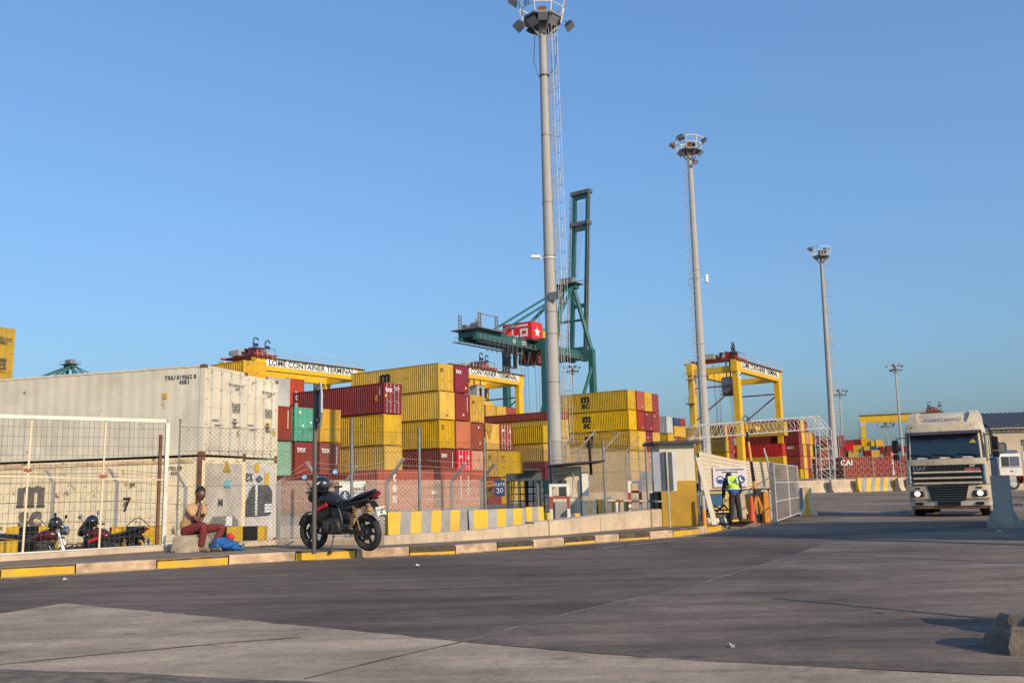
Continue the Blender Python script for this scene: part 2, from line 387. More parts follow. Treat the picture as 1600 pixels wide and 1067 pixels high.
def cmeshes(L, H, c, end, flat=False):
    k = (L, H, c, end, flat)
    if k in _cm: return _cm[k]
    W_ = 2.438; m = cmat(c); res = {}
    fr = MB()
    for x in (-L, -.16):
        for y in (0, W_ - .14): fr.box(x + .002, x + .158, y + .002, y + .138, .118, H - .118)
        fr.box(x + .03, x + .13, .14, W_ - .14, .03, .17); fr.box(x + .03, x + .13, .14, W_ - .14, H - .13, H - .02)
    for y in (.005, W_ - .075):
        fr.box(-L + .178, -.178, y, y + .07, .03, .17); fr.box(-L + .178, -.178, y, y + .07, H - .08, H - .02)
    ca = fr
    for x in (-L - .002, -.176):
        for y in (-.002, W_ - .16):
            for z in (0, H - .118): ca.box(x, x + .178, y, y + .162, z, z + .118, 1)
    res['frame'] = fr.mesh('frame', [m, m if c != 'W' and c != 'BG' else M['rusty']])
    pr = corr(L - .32, .17, H - .08, .275, .075, 0, 0) if not flat else corr(L - .32, 0, 0, .42, .006, 0, 0)
    for y, sg in ((.02, 1), (W_ - .02, -1)):
        vs = []; sp = MB()
        for s, d in pr: vs += [(-L + .16 + s, y + sg * d, .17), (-L + .16 + s, y + sg * d, H - .08)]
        sp.add(vs, [(2 * i, 2 * i + 2, 2 * i + 3, 2 * i + 1) for i in range(len(pr) - 1)])
        res['side_panel' if sg > 0 else 'side_panel2'] = sp.mesh('side_panel', m)
    rf = MB(); rf.box(-L + .16, -.16, .07, W_ - .07, H - .06, H - .03); rf.box(-L + .16, -.16, .07, W_ - .07, .1, .14)
    res['roof'] = rf.mesh('roof', m)
    def endwall(x, sg):
        q = MB(); pr = corr(W_ - .28, 0, 0, .2 if not flat else .6, .035, 0, 0); vs = []
        for s, d in pr: vs += [(x - sg * d, .14 + s, .17), (x - sg * d, .14 + s, H - .13)]
        q.add(vs, [(2 * i, 2 * i + 2, 2 * i + 3, 2 * i + 1) for i in range(len(pr) - 1)]); return q
    res['back_panel'] = endwall(-L + .02, -1).mesh('end_panel', m)
    if end in ('c', 'u'): res['end_panel'] = endwall(-.02, 1).mesh('end_panel', m)
    else:
        for i in range(2):
            y0 = .145 + i * (W_ / 2 - .14); y1 = y0 + W_ / 2 - .15
            d = MB(); d.box(-.06, -.022, y0, y1, .18, H - .14)
            hh = H - .36
            for q in range(4):
                z0 = .24 + q * hh / 4; d.box(-.022, -.012, y0 + .05, y1 - .05, z0 + .03, z0 + hh / 4 - .03)
            for z in (.4, H * .36, H * .64, H - .4): d.box(-.03, .012, (y0 - .1 if i == 0 else y1 - .06), (y0 + .06 if i == 0 else y1 + .1), z - .05, z + .05)
            res['door%d' % i] = d.mesh('door', m)
            r = MB()
            for f in (.22, .72):
                y = y0 + (y1 - y0) * f; r.tube((.02, y, .05), (.02, y, H - .05), .024, n=6)
                for z in (.2, .75, H - .75, H - .2): r.cbox((.01, y, z), (.05, .11, .07))
            r.cbox((.045, y0 + (y1 - y0) * .4, 1.15), (.02, .42, .035)); r.cbox((.045, y0 + (y1 - y0) * .6, 1.0), (.02, .42, .035))
            res['rod%d' % i] = r.mesh('lock_rod', M['rodw'] if end == 'w' and c != 'W' else (m if c in 'YYDG' else M['rod']), 40)
    _cm[k] = res; return res

def msc_logo(parent, c, h, m, xd=(1, 0, 0), yd=(0, 0, 1), nrm=(0, -1, 0)):
    "heavy black m above the letters s and c"
    xd, yd, nr = V(xd), V(yd), V(nrm); q = MB(); w = h * .78
    def bar(x0, x1, y0, y1): q.prism([(x0, y0), (x1, y0), (x1, y1), (x0, y1)], V(c), xd, yd, nr * .012)
    t = w * .24
    for i in range(3): bar(-w / 2 + i * (w - t) / 2, -w / 2 + i * (w - t) / 2 + t, 0, h * .46)
    for i in range(2):
        x0 = -w / 2 + i * (w - t) / 2 + t * .4; pts = []
        for k in range(7):
            a = math.pi * k / 6; pts.append((x0 + (w - t) / 4 + t * .3 - math.cos(a) * (w - t) / 4 * 1.15, h * .36 + math.sin(a) * h * .14))
        q.prism(pts, V(c) + nr * .002, xd, yd, nr * .012)
    for i in range(3): bar(-w / 2 + i * (w - t) / 2 - t * .15, -w / 2 + i * (w - t) / 2 + t * 1.15, 0, h * .05)
    q.build('logo', m, parent)
    text(parent, 'sc', h * .78, V(c) - yd * h * .24 + nr * .004, xd, yd, m, bold=.035, sx=1.05)

def container(label, pos, a=AX, c='Y', L=12.19, H=2.9, end='c', marks=(), flat=False, group='shipping containers', name='shipping_container', extra=True):
    t = thing(name, label, 'container', pos, a, group)
    ms = cmeshes(L, H, c, end, flat)
    for k in ('frame', 'side_panel', 'side_panel2', 'roof', 'back_panel'):
        link(ms[k].name.split('.')[0], ms[k], t)
    if 'end_panel' in ms: link('end_panel', ms['end_panel'], t)
    else:
        for i in range(2):
            d = link('door', ms['door%d' % i], t); link('lock_rod', ms['rod%d' % i], d)
    W_ = 2.438; E = (0, 1, 0); U = (0, 0, 1); S = (1, 0, 0)
    for mk in marks:
        k = mk if isinstance(mk, str) else mk[0]; arg = None if isinstance(mk, str) else mk[1:]
        if k == 'tex': text(t, 'tex', .72, (.035, .66 if not arg else arg[0], H - .62), E, U, M['whitel'], .016)
        elif k == 'msc': msc_logo(t, (-L * (arg[0] if arg else .58), .018, H * .5), H * .62, M['blackl'])
        elif k == 'code': text(t, '819 562 8\n22G1', .2, (.04, 1.75, H - .5), E, U, M['whitel'], .01)
        elif k == 'vline':
            q = MB(); y = 1.95; q.box(.024, .034, y, y + .06, H * .35, H - .35); q.build('stripe', M['whitel'], t)
        elif k == 'lab':
            q = MB(); y = arg[0]; q.box(.024, .036, y, y + .3, arg[1], arg[1] + .26); q.build('placard', M['yel'], t)
        elif k == 'tag':
            q = MB(); y = arg[0]; q.box(.024, .036, y, y + .2, arg[1], arg[1] + .2); q.build('placard', M['whitel'], t)
        elif k == 'blk': text(t, arg[0], .55, (.04, .5, H - .75), E, U, M['blackl'], .03)
        elif k == 'side': text(t, arg[0], arg[1], (-L * arg[2], .014, H * arg[3]), S, U, M[arg[4]] if len(arg) > 4 else M['whitel'], .02)
        elif k == 'sidev':
            for i, ch in enumerate(arg[0]): text(t, ch, arg[1], (-L * arg[2], .014, H - .5 - i * arg[1] * .78), S, U, M['whitel'], .03)
        elif k == 'endt': text(t, arg[0], arg[1], (.045, arg[2], arg[3]), E, U, M[arg[4]] if len(arg) > 4 else M['whitel'], .02)
        elif k == 'warn':
            q = MB(); q.box(-1.1, -.8, .006, .016, H * .42, H * .5); q.prism([(-.16, 0), (.16, 0), (0, .28)], (-.95, .016, H * .52), (1, 0, 0), (0, 0, 1), (0, -.01, 0)); q.build('placard', M['yel'], t)
            text(t, 'T\nE\nX', .28, (-.55, .012, H * .72), S, U, M['whitel'], .02)
    return t

def stack(px, py, Y, cols, H=2.9, a=AX, pitch=2.62, gap=.07, group='shipping containers'):
    "columns of containers whose nearest top corner is seen at (px,py), Y metres ahead; tiers listed from the top"
    E, Rv = axes(a); p0 = at(px, py, Y); H -= .05
    for k, col in enumerate(cols):
        drop = 0
        if col is None: continue
        for i, sp in enumerate(col):
            if sp is None: drop += H + gap; continue
            lab, c = sp[0], sp[1]; kw = dict(sp[2]) if len(sp) > 2 else {}
            off = kw.pop('off', 0.0); h = kw.pop('H', H)
            pos = p0 + Rv * (k * pitch) + E * (off + random.uniform(-.12, .08)) - V((0, 0, drop + h))
            container(lab, pos, a + random.uniform(-.002, .002), c, H=h, group=group, **kw); drop += h + gap
# ---------------------------------------------------------------- the ground
YARD = -.42; PAVE = .15
def sm(a, b, x):
    t = min(max((x - a) / (b - a), 0), 1); return t * t * (3 - 2 * t)
def zr(x, y):
    if y < 1: return 0.0
    t = min(max(.0185 * (y - 33), 0), 1.5)
    return t * (1 - sm(.455, .51, x / y))
KP = [(-420, 931), (-200, 916), (0, 903), (110, 897), (245, 889), (400, 879), (520, 873), (640, 868), (712, 865), (775, 860), (835, 856), (882, 852), (930, 848),
      (970, 845), (1015, 842), (1055, 839), (1092, 834), (1128, 828)]
kerb_line = [gp(x, y, 0) for x, y in KP]
tail = [V((7.05, 26.0, 0)), V((7.6, 30, 0)), V((9.2, 36, 0)), V((15.5, 60, 0)), V((28, 115, 0)), V((38, 160, 0))]
left_edge = [kerb_line[0] + V((-60, -9, 0))] + [p + V((-.05, .05, 0)) for p in kerb_line] + tail
def edge_x(y):
    for p, q in zip(left_edge, left_edge[1:]):
        if p.y <= y <= q.y: return p.x + (q.x - p.x) * (y - p.y) / (q.y - p.y)
    return left_edge[0].x if y < left_edge[0].y else left_edge[-1].x
ys = [-25, -10, 0, 4] + [p.y for p in left_edge] + [28, 33, 38, 43, 48, 54, 66, 74, 84, 96, 106, 130, 145]
ys = sorted(set(round(y, 3) for y in ys))
q = MB(); N = 40
for i, y in enumerate(ys):
    x0 = edge_x(max(y, left_edge[0].y)); x1 = 140
    for k in range(N + 1):
        x = x0 + (x1 - x0) * (k / N) ** 1.6; q.v.append((x, y, zr(x, y)))
for i in range(len(ys) - 1):
    for k in range(N):
        a = i * (N + 1) + k; q.f.append((a, a + 1, a + N + 2, a + N + 1)); q.m.append(0)
tag(q.build('road', M['asphalt'], None, 30), kind='structure')
g = MB(); g.add([(-2500, -400, YARD), (2500, -400, YARD), (2500, 4500, YARD), (-2500, 4500, YARD)], [(0, 1, 2, 3)])
tag(g.build('yard_ground', M['yard']), kind='structure')
def sheet(name, pts, m, z=.004):
    s = MB(); s.add([(p[0], p[1], z) for p in pts], [tuple(range(len(pts)))]); return tag(s.build(name, m), kind='structure')
def sheetpx(name, px, m, z=.004): return sheet(name, [gp(x, y, 0) for x, y in px], m, z)
# concrete apron in front, its outline as in the photo
AP = [(-500, 1010), (-60, 968), (103, 942), (250, 956), (430, 974), (720, 1003), (900, 1019), (1100, 1034), (1350, 1046), (1700, 1062), (2200, 1085)]
rough = random.Random(12); apron = []
for (x0, y0), (x1, y1) in zip(AP, AP[1:]):
    a_, b_ = gp(x0, y0), gp(x1, y1); k_ = max(1, int((b_ - a_).length / .12)); off = 0.0
    for i in range(k_):
        off = off * .7 + rough.uniform(-.02, .02); apron.append(a_.lerp(b_, i / k_) + V((off * .3, off + (rough.uniform(-.05, .02) if rough.random() < .12 else 0), 0)))
apron.append(gp(*AP[-1]))
sheet('concrete_apron', apron + [V((9, 1.5, 0)), V((-9, 1.5, 0))], M['apron'])
sheetpx('worn_lane', [(722, 1002.5), (905, 954), (1090, 913), (1235, 868), (1330, 835), (2050, 810), (2500, 900), (2150, 1080), (1700, 1061), (1350, 1045), (1100, 1033), (900, 1018)], M['lane'], .0035)
def strip(name, pts, w, m, z):
    s = MB(); jr = random.Random(len(name) + int(w * 999)); fine = []
    for p, r in zip(pts, pts[1:]):
        k_ = max(2, int((r - p).length / .22)); fine += [p.lerp(r, i / k_) + V((jr.uniform(-.012, .012), jr.uniform(-.012, .012), 0)) for i in range(k_)]
    fine.append(pts[-1]); pts = fine; wv = w
    for p, r in zip(pts, pts[1:]):
        w = wv * jr.uniform(.45, 1.15); d = (r - p); d.z = 0; n_ = V((-d.y, d.x, 0)).normalized() * w / 2
        s.add([(p - n_)[:2] + (z,) for _ in [0]] + [(p + n_)[:2] + (z,), (r + n_)[:2] + (z,), (r - n_)[:2] + (z,)], [(0, 1, 2, 3)])
    return tag(s.build(name, m), kind='structure')
strip('road_joint', [gp(x, y) for x, y in ((722, 1002.5), (905, 954), (1090, 913), (1235, 868))], .035, M['joint'], .006)
strip('road_joint', [gp(x, y) for x, y in ((478, 1061), (600, 1031), (722, 1003.5))], .03, M['jointd'], .008)
strip('road_joint', [gp(x, y) for x, y in ((-200, 1062), (0, 1039), (90, 1030), (200, 1019), (330, 1007), (470, 996))], .045, M['jointd'], .008)
strip('lane_marking', [gp(x, y) for x, y in ((930, 858), (1000, 850), (1080, 842))], .1, M['lanepaint'], .007)
strip('lane_marking', [gp(x, y) for x, y in ((1120, 834), (1190, 819))], .1, M['lanepaint'], .007)
strip('lane_marking', [gp(x, y) for x, y in ((1230, 833), (1400, 832), (1700, 830))], .1, M['lanepaint'], .007)
strip('lane_marking', [gp(x, y) for x, y in ((1300, 815), (1450, 814), (1700, 812))], .1, M['lanepaint'], .007)
strip('lane_marking', [gp(x, y) for x, y in ((1240, 848.5), (1420, 848), (1700, 846))], .1, M['lanepaint'], .007)
# rough verge at the photographer's feet
vp = [gp(x, y) for x, y in ((-300, 1035), (0, 1046), (110, 1049), (210, 1052), (330, 1058), (480, 1066), (620, 1078))]
s = MB(); n = len(vp); rng = random.Random(3)
rows = [[p + V((rng.uniform(-.04, .04), rng.uniform(-.03, .03), .006)) for p in vp]]
for k in range(1, 6): rows.append([p + V((0, -.35 * k, rng.uniform(.02, .05))) for p in vp])
for r in rows: s.v += [tuple(p) for p in r]
for k in range(5):
    for i in range(n - 1): s.f.append((k * n + i, k * n + i + 1, (k + 1) * n + i + 1, (k + 1) * n + i)); s.m.append(0)
tag(s.build('verge', M['verge']), kind='structure')

# kerb: stones painted yellow in turn, grimy tops
def along(pts):  # cumulative lengths
    L = [0]
    for p, r in zip(pts, pts[1:]): L.append(L[-1] + (r - p).length)
    return L
def pt_at(pts, L, s):
    for i in range(len(L) - 1):
        if s <= L[i + 1] + 1e-6:
            f = (s - L[i]) / (L[i + 1] - L[i]); return pts[i].lerp(pts[i + 1], f)
    return pts[-1]
KL = along(kerb_line)
def s_of_px(px):
    best = min(range(4000), key=lambda i: abs(proj_x(pt_at(kerb_line, KL, KL[-1] * i / 3999)) - px)); return KL[-1] * best / 3999
def proj_x(p):
    d = V(p) - CAM_P; return 800 + FPX * d.dot(_r) / d.dot(_f)
def proj(p):
    d = V(p) - CAM_P; return 800 + FPX * d.dot(_r) / d.dot(_f), 533.5 - FPX * d.dot(_u) / d.dot(_f)
ycol = [(0, 117, 0), (245, 357, 0), (462, 556, 1), (640, 712, 2), (777, 833, 2), (882, 930, 2), (968, 1015, 2), (1052, 1092, 1), (1106, 1128, 0)]
cuts = [0.0]; kinds = []
for a_, b_, kd in ycol:
    sa, sb = s_of_px(a_), s_of_px(b_)
    if sa > cuts[-1] + .05: cuts.append(sa); kinds.append(-1)
    cuts.append(sb); kinds.append(kd)
if cuts[-1] < KL[-1] - .05: cuts.append(KL[-1]); kinds.append(-1)
kb = MB()
for a_, b_, kd in zip(cuts, cuts[1:], kinds):
    nseg = max(1, int((b_ - a_) / .7))
    for k in range(nseg):
        g0 = .012 if k == 0 else 0; g1 = .012 if k == nseg - 1 else 0
        sa, sb = a_ + (b_ - a_) * k / nseg + g0, a_ + (b_ - a_) * (k + 1) / nseg - g1
        p, r = pt_at(kerb_line, KL, sa), pt_at(kerb_line, KL, sb)
        d = (r - p).normalized(); n_ = V((-d.y, d.x, 0)); dz = rng.uniform(-.006, .006)
        h = PAVE + .012 + dz; w = .17
        A = [p, r, r + n_ * w, p + n_ * w]; u = lambda z, i: [V((x.x, x.y, z)) for x in i]
        Bt = u(-.1, A); Bm = u(h - .03, A); T = u(h, [p + n_ * .025, r + n_ * .025, r + n_ * w, p + n_ * w])
        mface = 0 if kd < 0 else 1; mtop = 0 if kd < 0 else (1 if kd == 0 else 2)
        i0 = len(kb.v); kb.v += [tuple(x) for x in Bt + Bm + T]
        fs = [((0, 1, 5, 4), mface), ((4, 5, 9, 8), mtop if kd != 0 else 2), ((8, 9, 10, 11), mtop if kd >= 0 else 0), ((1, 2, 10, 9), mface), ((0, 8, 11, 3), mface), ((2, 3, 11, 10), 0)]
        if kd == 2:  # grime comes well down the face
            zz = h - .108
            j = len(kb.v); kb.v += [tuple(x) for x in u(zz, A[:2])]
            for qd, m_ in (((i0, i0 + 1, j + 1, j), 1), ((j, j + 1, i0 + 5, i0 + 4), 2)): kb.f.append(qd); kb.m.append(m_)
            fs = fs[1:]
        for qd, m_ in fs: kb.f.append(tuple(i0 + z for z in qd)); kb.m.append(m_)
tag(kb.build('kerb', [M['kerb'], M['kerby'], M['kerbd']]), kind='structure')

# sand drifted along the gutter
for a_, b_, w_ in ((.02, .3, .34), (.34, .52, .22), (.55, .8, .3), (.82, .97, .35)):
    s = MB(); n_ = 40; ro = [[], []]
    for i in range(n_ + 1):
        f = a_ + (b_ - a_) * i / n_; p = pt_at(kerb_line, KL, KL[-1] * f); r = pt_at(kerb_line, KL, min(KL[-1], KL[-1] * f + .1)); d = (r - p).normalized() if (r - p).length > 1e-5 else d; nv = V((d.y, -d.x, 0)); taper = math.sin(math.pi * i / n_) ** .4
        ro[0].append((p.x, p.y, .012)); e_ = p + nv * (w_ * taper * rng.uniform(.35, 1.0) + .02); ro[1].append((e_.x, e_.y, .003))
    s.v = ro[0] + ro[1]; s.f = [(i, i + 1, n_ + 2 + i, n_ + 1 + i) for i in range(n_)]; s.m = [0] * n_
    tag(s.build('gutter_sand', M['sand'], None, 60), kind='structure')
# sidewalk slab behind the kerb
wall_px = [(-420, 905), (-200, 891), (0, 877), (255, 860), (430, 851), (600, 851), (760, 842), (860, 836), (1028, 822), (1110, 817), (1190, 815)]
wall_base = [gp(x, y, PAVE) for x, y in wall_px]
inner = [pt_at(kerb_line, KL, KL[-1] * i / 30) for i in range(31)]
inner2 = []
for i, p in enumerate(inner):
    d = (inner[min(i + 1, 30)] - inner[max(i - 1, 0)]).normalized(); inner2.append(p + V((-d.y, d.x, 0)) * .165)
sw = MB(); top = [(p.x, p.y, PAVE) for p in inner2] + [tuple(gp(1165, 822, 0)[:2]) + (PAVE,)] + [(p.x, p.y + .6, PAVE) for p in reversed(wall_base)]
nn = len(top); sw.v = top + [(x, y, -.5) for x, y, z in top]
sw.f = [tuple(range(nn))] + [(i, i + nn, (i + 1) % nn + nn, (i + 1) % nn) for i in range(nn)]; sw.m = [0] * len(sw.f)
tag(sw.build('sidewalk', M['pave']), kind='structure')
# paved apron of the gatehouse beyond the booth (level with the road)
gy = MB(); gy.add([(2.2, 21.8, -.01), (7.05, 25.6, -.01), (7.6, 30, -.01), (9.2, 36, -.01), (15.5, 60, .45), (-3, 60, -.01), (-3, 24, -.01)], [tuple(range(7))])
tag(gy.build('gate_pavement', M['pave']), kind='structure')
# second short yellow kerb end at the gate
e = MB(); p, r = gp(1130, 821, 0), gp(1166, 818, 0); e.beam(p + V((0, 0, .07)), r + V((0, 0, .07)), .25, .17, m=0); p2 = p.lerp(r, .4)
tag(e.build('kerb', M['kerby']), kind='structure')
# ---------------------------------------------------------------- walls, fences, gate
def wall_run(label, pts, tops, th, m, name='low_wall'):
    q = MB()
    rings = []
    for i, (p, t) in enumerate(zip(pts, tops)):
        d = (pts[min(i + 1, len(pts) - 1)] - pts[max(i - 1, 0)]); d.z = 0; d.normalize(); n_ = V((-d.y, d.x, 0)) * th
        rings.append([V((p.x, p.y, -.05)), V((p.x, p.y, t - .02)), V((p.x, p.y, t)) + n_ * .1, V((p.x, p.y, t)) + n_, V((p.x, p.y, -.45)) + n_])
    q.loft(rings)
    return tag(q.build(name, m), label, 'wall')
def ztop(px, py, p): return at(px, py, p.y).z
W1 = [(262, 859, 851), (430, 851, 843), (520, 851, 842), (600, 851, 837), (700, 846, 831), (760, 842, 827), (836, 837.5, 818)]
w1p = [gp(a, b, PAVE) for a, b, c in W1]
wall_run('long low pale concrete wall under the chain link fence beside the sidewalk', w1p, [ztop(a, c, p) for (a, b, c), p in zip(W1, w1p)], .3, M['conc'])
W2 = [(836, 837.5, 815), (880, 835, 812), (945, 829, 804), (1035, 822, 794.5)]
w2p = [gp(a, b, PAVE) for a, b, c in W2]
w2o = wall_run('taller block of low concrete wall ending beside the yellow booth', w2p, [ztop(a, c, p) for (a, b, c), p in zip(W2, w2p)], .42, M['conc'])
q = MB()
for px in (858, 938, 1010):
    p = gp(px, 836 - (px - 860) * .083, PAVE); q.box(p.x - .012, p.x + .012, p.y - .03, p.y + .1, PAVE, PAVE + .34)
q.build('joint', M['jointd'], w2o)
W0 = [(-420, 909, 898), (0, 877, 868), (262, 859.5, 852)]
w0p = [gp(a, b, PAVE) for a, b, c in W0]
wall_run('low concrete sill under the white mesh gate', w0p, [ztop(a, c, p) for (a, b, c), p in zip(W0, w0p)], .3, M['conc'])

def mesh_wires(q, p, r, z0, z1, s, w, diag=True, zb=None):
    "wire netting between p and r; thin square wires"
    p, r = V((p[0], p[1], 0)), V((r[0], r[1], 0)); L = (r - p).length; d = (r - p) / L; nrm = V((-d.y, d.x, 0)) * w * .5; H = z1 - z0
    def wire(a, b):
        A = p + d * a[0] + V((0, 0, z0 + a[1])); B = p + d * b[0] + V((0, 0, z0 + b[1]))
        t = (B - A).normalized(); k = t.cross(nrm).normalized() * w * .5
        q.add([A - k - nrm, A + k - nrm, A + nrm, B - k - nrm, B + k - nrm, B + nrm], [(0, 3, 4, 1), (1, 4, 5, 2), (2, 5, 3, 0)])
    if diag:
        n = int((L + H) / s)
        for i in range(1, n):
            c = i * s
            a = (c, 0) if c <= L else (L, c - L); b = (0, c) if c <= H else (c - H, H)
            wire(a, b); wire((L - a[0], a[1]), (L - b[0], b[1]))
    else:
        for i in range(1, int(L / s[0])): wire((i * s[0], 0), (i * s[0], H))
        for i in range(0, int(H / s[1]) + 1): wire((0, min(i * s[1], H)), (L, min(i * s[1], H)))

# front chain link fence: posts, netting, line wires
FB = [(268, 857, 657), (438, 846, 664), (545, 842, 655), (653, 837, 668), (757, 830, 685), (862, 812, 682), (946, 803, 690), (1013, 797, 690)]
fb = []
for px, pb, pt in FB:
    g_ = gp(px, pb + 6, PAVE); p = g_ + V((.03, .15, 0)); fb.append((p, at(px, pt, p.y).z, at(px, pb, p.y).z))
ft = thing('chain_link_fence', 'front chain link fence with grey posts on the low wall behind the motorcycle', 'fence', fb[0][0])
o0 = fb[0][0]
pp = [0, 2, 3, 4, 5, 6, 7]
for i, (p, zt, zb) in enumerate(fb):
    if i == 1: continue
    rp_ = .018 if i == 0 else .036; q = MB(); l = p - o0; q.tube((l.x, l.y, zb - PAVE - .1), (l.x, l.y, zt - PAVE), rp_, n=10); q.tube((l.x, l.y, zt - PAVE), (l.x, l.y, zt - PAVE + .02), .02 + rp_ * .6, n=10)
    q.build('post', M['galvd'], ft, 40)
q = MB(); lw = MB()
for (p, zt, zb), (r, zt2, zb2) in zip(fb, fb[1:]):
    a_, b_ = p - o0, r - o0; zz0 = min(zb, zb2) - PAVE + .02; zz1 = min(zt, zt2) - PAVE - .1
    if zt > zt2 + .3: zz1 = zt2 - PAVE - .1
    mesh_wires(q, a_, b_, zz0, zz1, .098, .0042)
    for z in (zz1, zz0 + .05, (zz0 + zz1) / 2, zz0 + (zz1 - zz0) * .8): lw.tube((a_.x, a_.y, z), (b_.x, b_.y, z), .0035, n=4)
q.build('netting', M['wire'], ft); lw.build('line_wire', M['wire'], ft)

def far_fence(label, pts, wire_s, wire_w, arm, arms=True, m=None, plinth=None, skip=(), armdirs=None, hz=True):
    "welded fence further in: list of (px, top py, bottom z, Y)"
    P = [(at(px, py, Y), zb) for px, py, zb, Y in pts]; o = P[0][0]; t = thing('mesh_fence', label, 'fence', (o.x, o.y, 0))
    base = V((o.x, o.y, 0))
    for i, (p, zb) in enumerate(P):
        q = MB(); l = p - base; q.beam((l.x, l.y, zb), (l.x, l.y, l.z), .075, .075); po = q.build('post', M['concg'], t)
        if arms:
            av = armdirs[i] if armdirs else V((.5, -.2, .62)) * arm
            b = MB(); b.beam(l - V((0, 0, .03)), l + av, .06, .06); b.build('arm', M['concg'], po)
    q = MB(); h = MB()
    for i in range(len(P) - 1):
        if i in skip: continue
        a_, b_ = P[i][0] - base, P[i + 1][0] - base; z0 = max(P[i][1], P[i + 1][1]); z1 = min(a_.z, b_.z)
        mesh_wires(q, a_, b_, z0, z1, wire_s, wire_w)
        for f in (0, .25, .5, .75, 1): h.tube((a_.x, a_.y, z0 + (a_.z - z0) * f), (b_.x, b_.y, z0 + (b_.z - z0) * f), .006, n=4)
        if arms:
            for f in (.4, .7, 1.0):
                A = a_ + (armdirs[i] if armdirs else V((.5, -.2, .62)) * arm) * f; B = b_ + (armdirs[i + 1] if armdirs else V((.5, -.2, .62)) * arm) * f
                h.tube(A, B, .0035, n=4)
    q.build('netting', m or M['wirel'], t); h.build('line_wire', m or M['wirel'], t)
    if plinth:
        q = MB()
        for i in range(len(P) - 1):
            a_, b_ = P[i][0] - base, P[i + 1][0] - base; z = P[i][1]
            q.beam((a_.x, a_.y, z - plinth / 2), (b_.x, b_.y, z - plinth / 2), .2, plinth)
        q.build('plinth', M['conc'], t)
    return t
la = V((-.32, .1, .42)); ra = V((.52, -.3, .6))
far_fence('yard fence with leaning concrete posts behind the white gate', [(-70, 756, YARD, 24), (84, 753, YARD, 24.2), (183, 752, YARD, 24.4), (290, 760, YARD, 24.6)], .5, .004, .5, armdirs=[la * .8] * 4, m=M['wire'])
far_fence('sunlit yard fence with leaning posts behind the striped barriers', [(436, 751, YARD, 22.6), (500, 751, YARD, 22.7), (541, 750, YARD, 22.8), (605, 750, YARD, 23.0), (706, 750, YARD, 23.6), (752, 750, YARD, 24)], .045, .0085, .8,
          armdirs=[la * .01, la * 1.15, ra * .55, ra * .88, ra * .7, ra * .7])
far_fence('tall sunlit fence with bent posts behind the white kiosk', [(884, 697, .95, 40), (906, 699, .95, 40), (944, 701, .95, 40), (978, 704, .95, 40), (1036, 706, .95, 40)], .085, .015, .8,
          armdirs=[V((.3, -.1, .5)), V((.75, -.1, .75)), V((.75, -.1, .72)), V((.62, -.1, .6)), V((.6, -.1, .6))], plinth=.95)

# white sliding gate on the left
g0, g1 = gp(0, 868, PAVE) , gp(258, 853, PAVE)
g0 = at(0, 868, 17.9); g1 = at(258, 853.5, 19.8)
dg_ = V((g1.x - g0.x, g1.y - g0.y, 0)); gl = dg_.length; ga = math.atan2(dg_.y, dg_.x)
gt = thing('mesh_gate', 'white framed sliding gate with welded mesh beside the seated man', 'gate', (g0.x, g0.y, PAVE), ga)
zt0, zt1 = at(0, 651, 17.9).z - PAVE, at(262, 658, 19.8).z - PAVE; zt = (zt0 + zt1) / 2
zb0 = g0.z - PAVE; zb1 = g1.z - PAVE
ext = -3.2
def lz(x, a, b): return a + (b - a) * x / gl
q = MB()
q.beam((ext, 0, lz(ext, zt0, zt1)), (gl, 0, zt1), .075, .075); q.beam((ext, 0, lz(ext, zb0, zb1)), (gl, 0, zb1), .075, .09); q.beam((gl - .04, 0, zb1 + .04), (gl - .04, 0, zt1 + .037), .08, .075, up=(0, 1, 0))
q.build('frame', M['whitep'], gt)
for px in (32, 148, ):
    X = gl * (px / 258) * 1.0; q = MB(); q.beam((X, .005, lz(X, zb0, zb1)), (X + .02, .005, lz(X, zt0, zt1)), .036, .036, up=(0, 1, 0)); q.build('upright', M['plank'], gt)
    r = MB(); r.cbox((X + .005, -.03, lz(X, zb0, zb1) + 1.68 - X * .09), (.14, .03, .05)); r.build('bracket', M['rustred'], gt)
q = MB(); q.beam((ext, .01, 1.70), (gl - .06, .01, 1.36 + .1), .026, .026); q.build('rail', M['plank'], gt)
q = MB(); mesh_wires(q, (ext, .02), (gl - .08, .02), zb0 * .5 + zb1 * .5 + .05, min(zt0, zt1) - .02, (.1, .19), .0065, diag=False); q.build('netting', M['wire'], gt)
q = MB(); q.beam((gl - .16, .06, zb1), (gl - .16, .06, zt1 - .3), .06, .07, up=(0, 1, 0)); tag(q.build('gate_post', M['rusty']), 'rusty steel catch post just behind the right end of the white gate', 'post'); bpy.data.objects['gate_post'].matrix_world = gt.matrix_basis.copy()

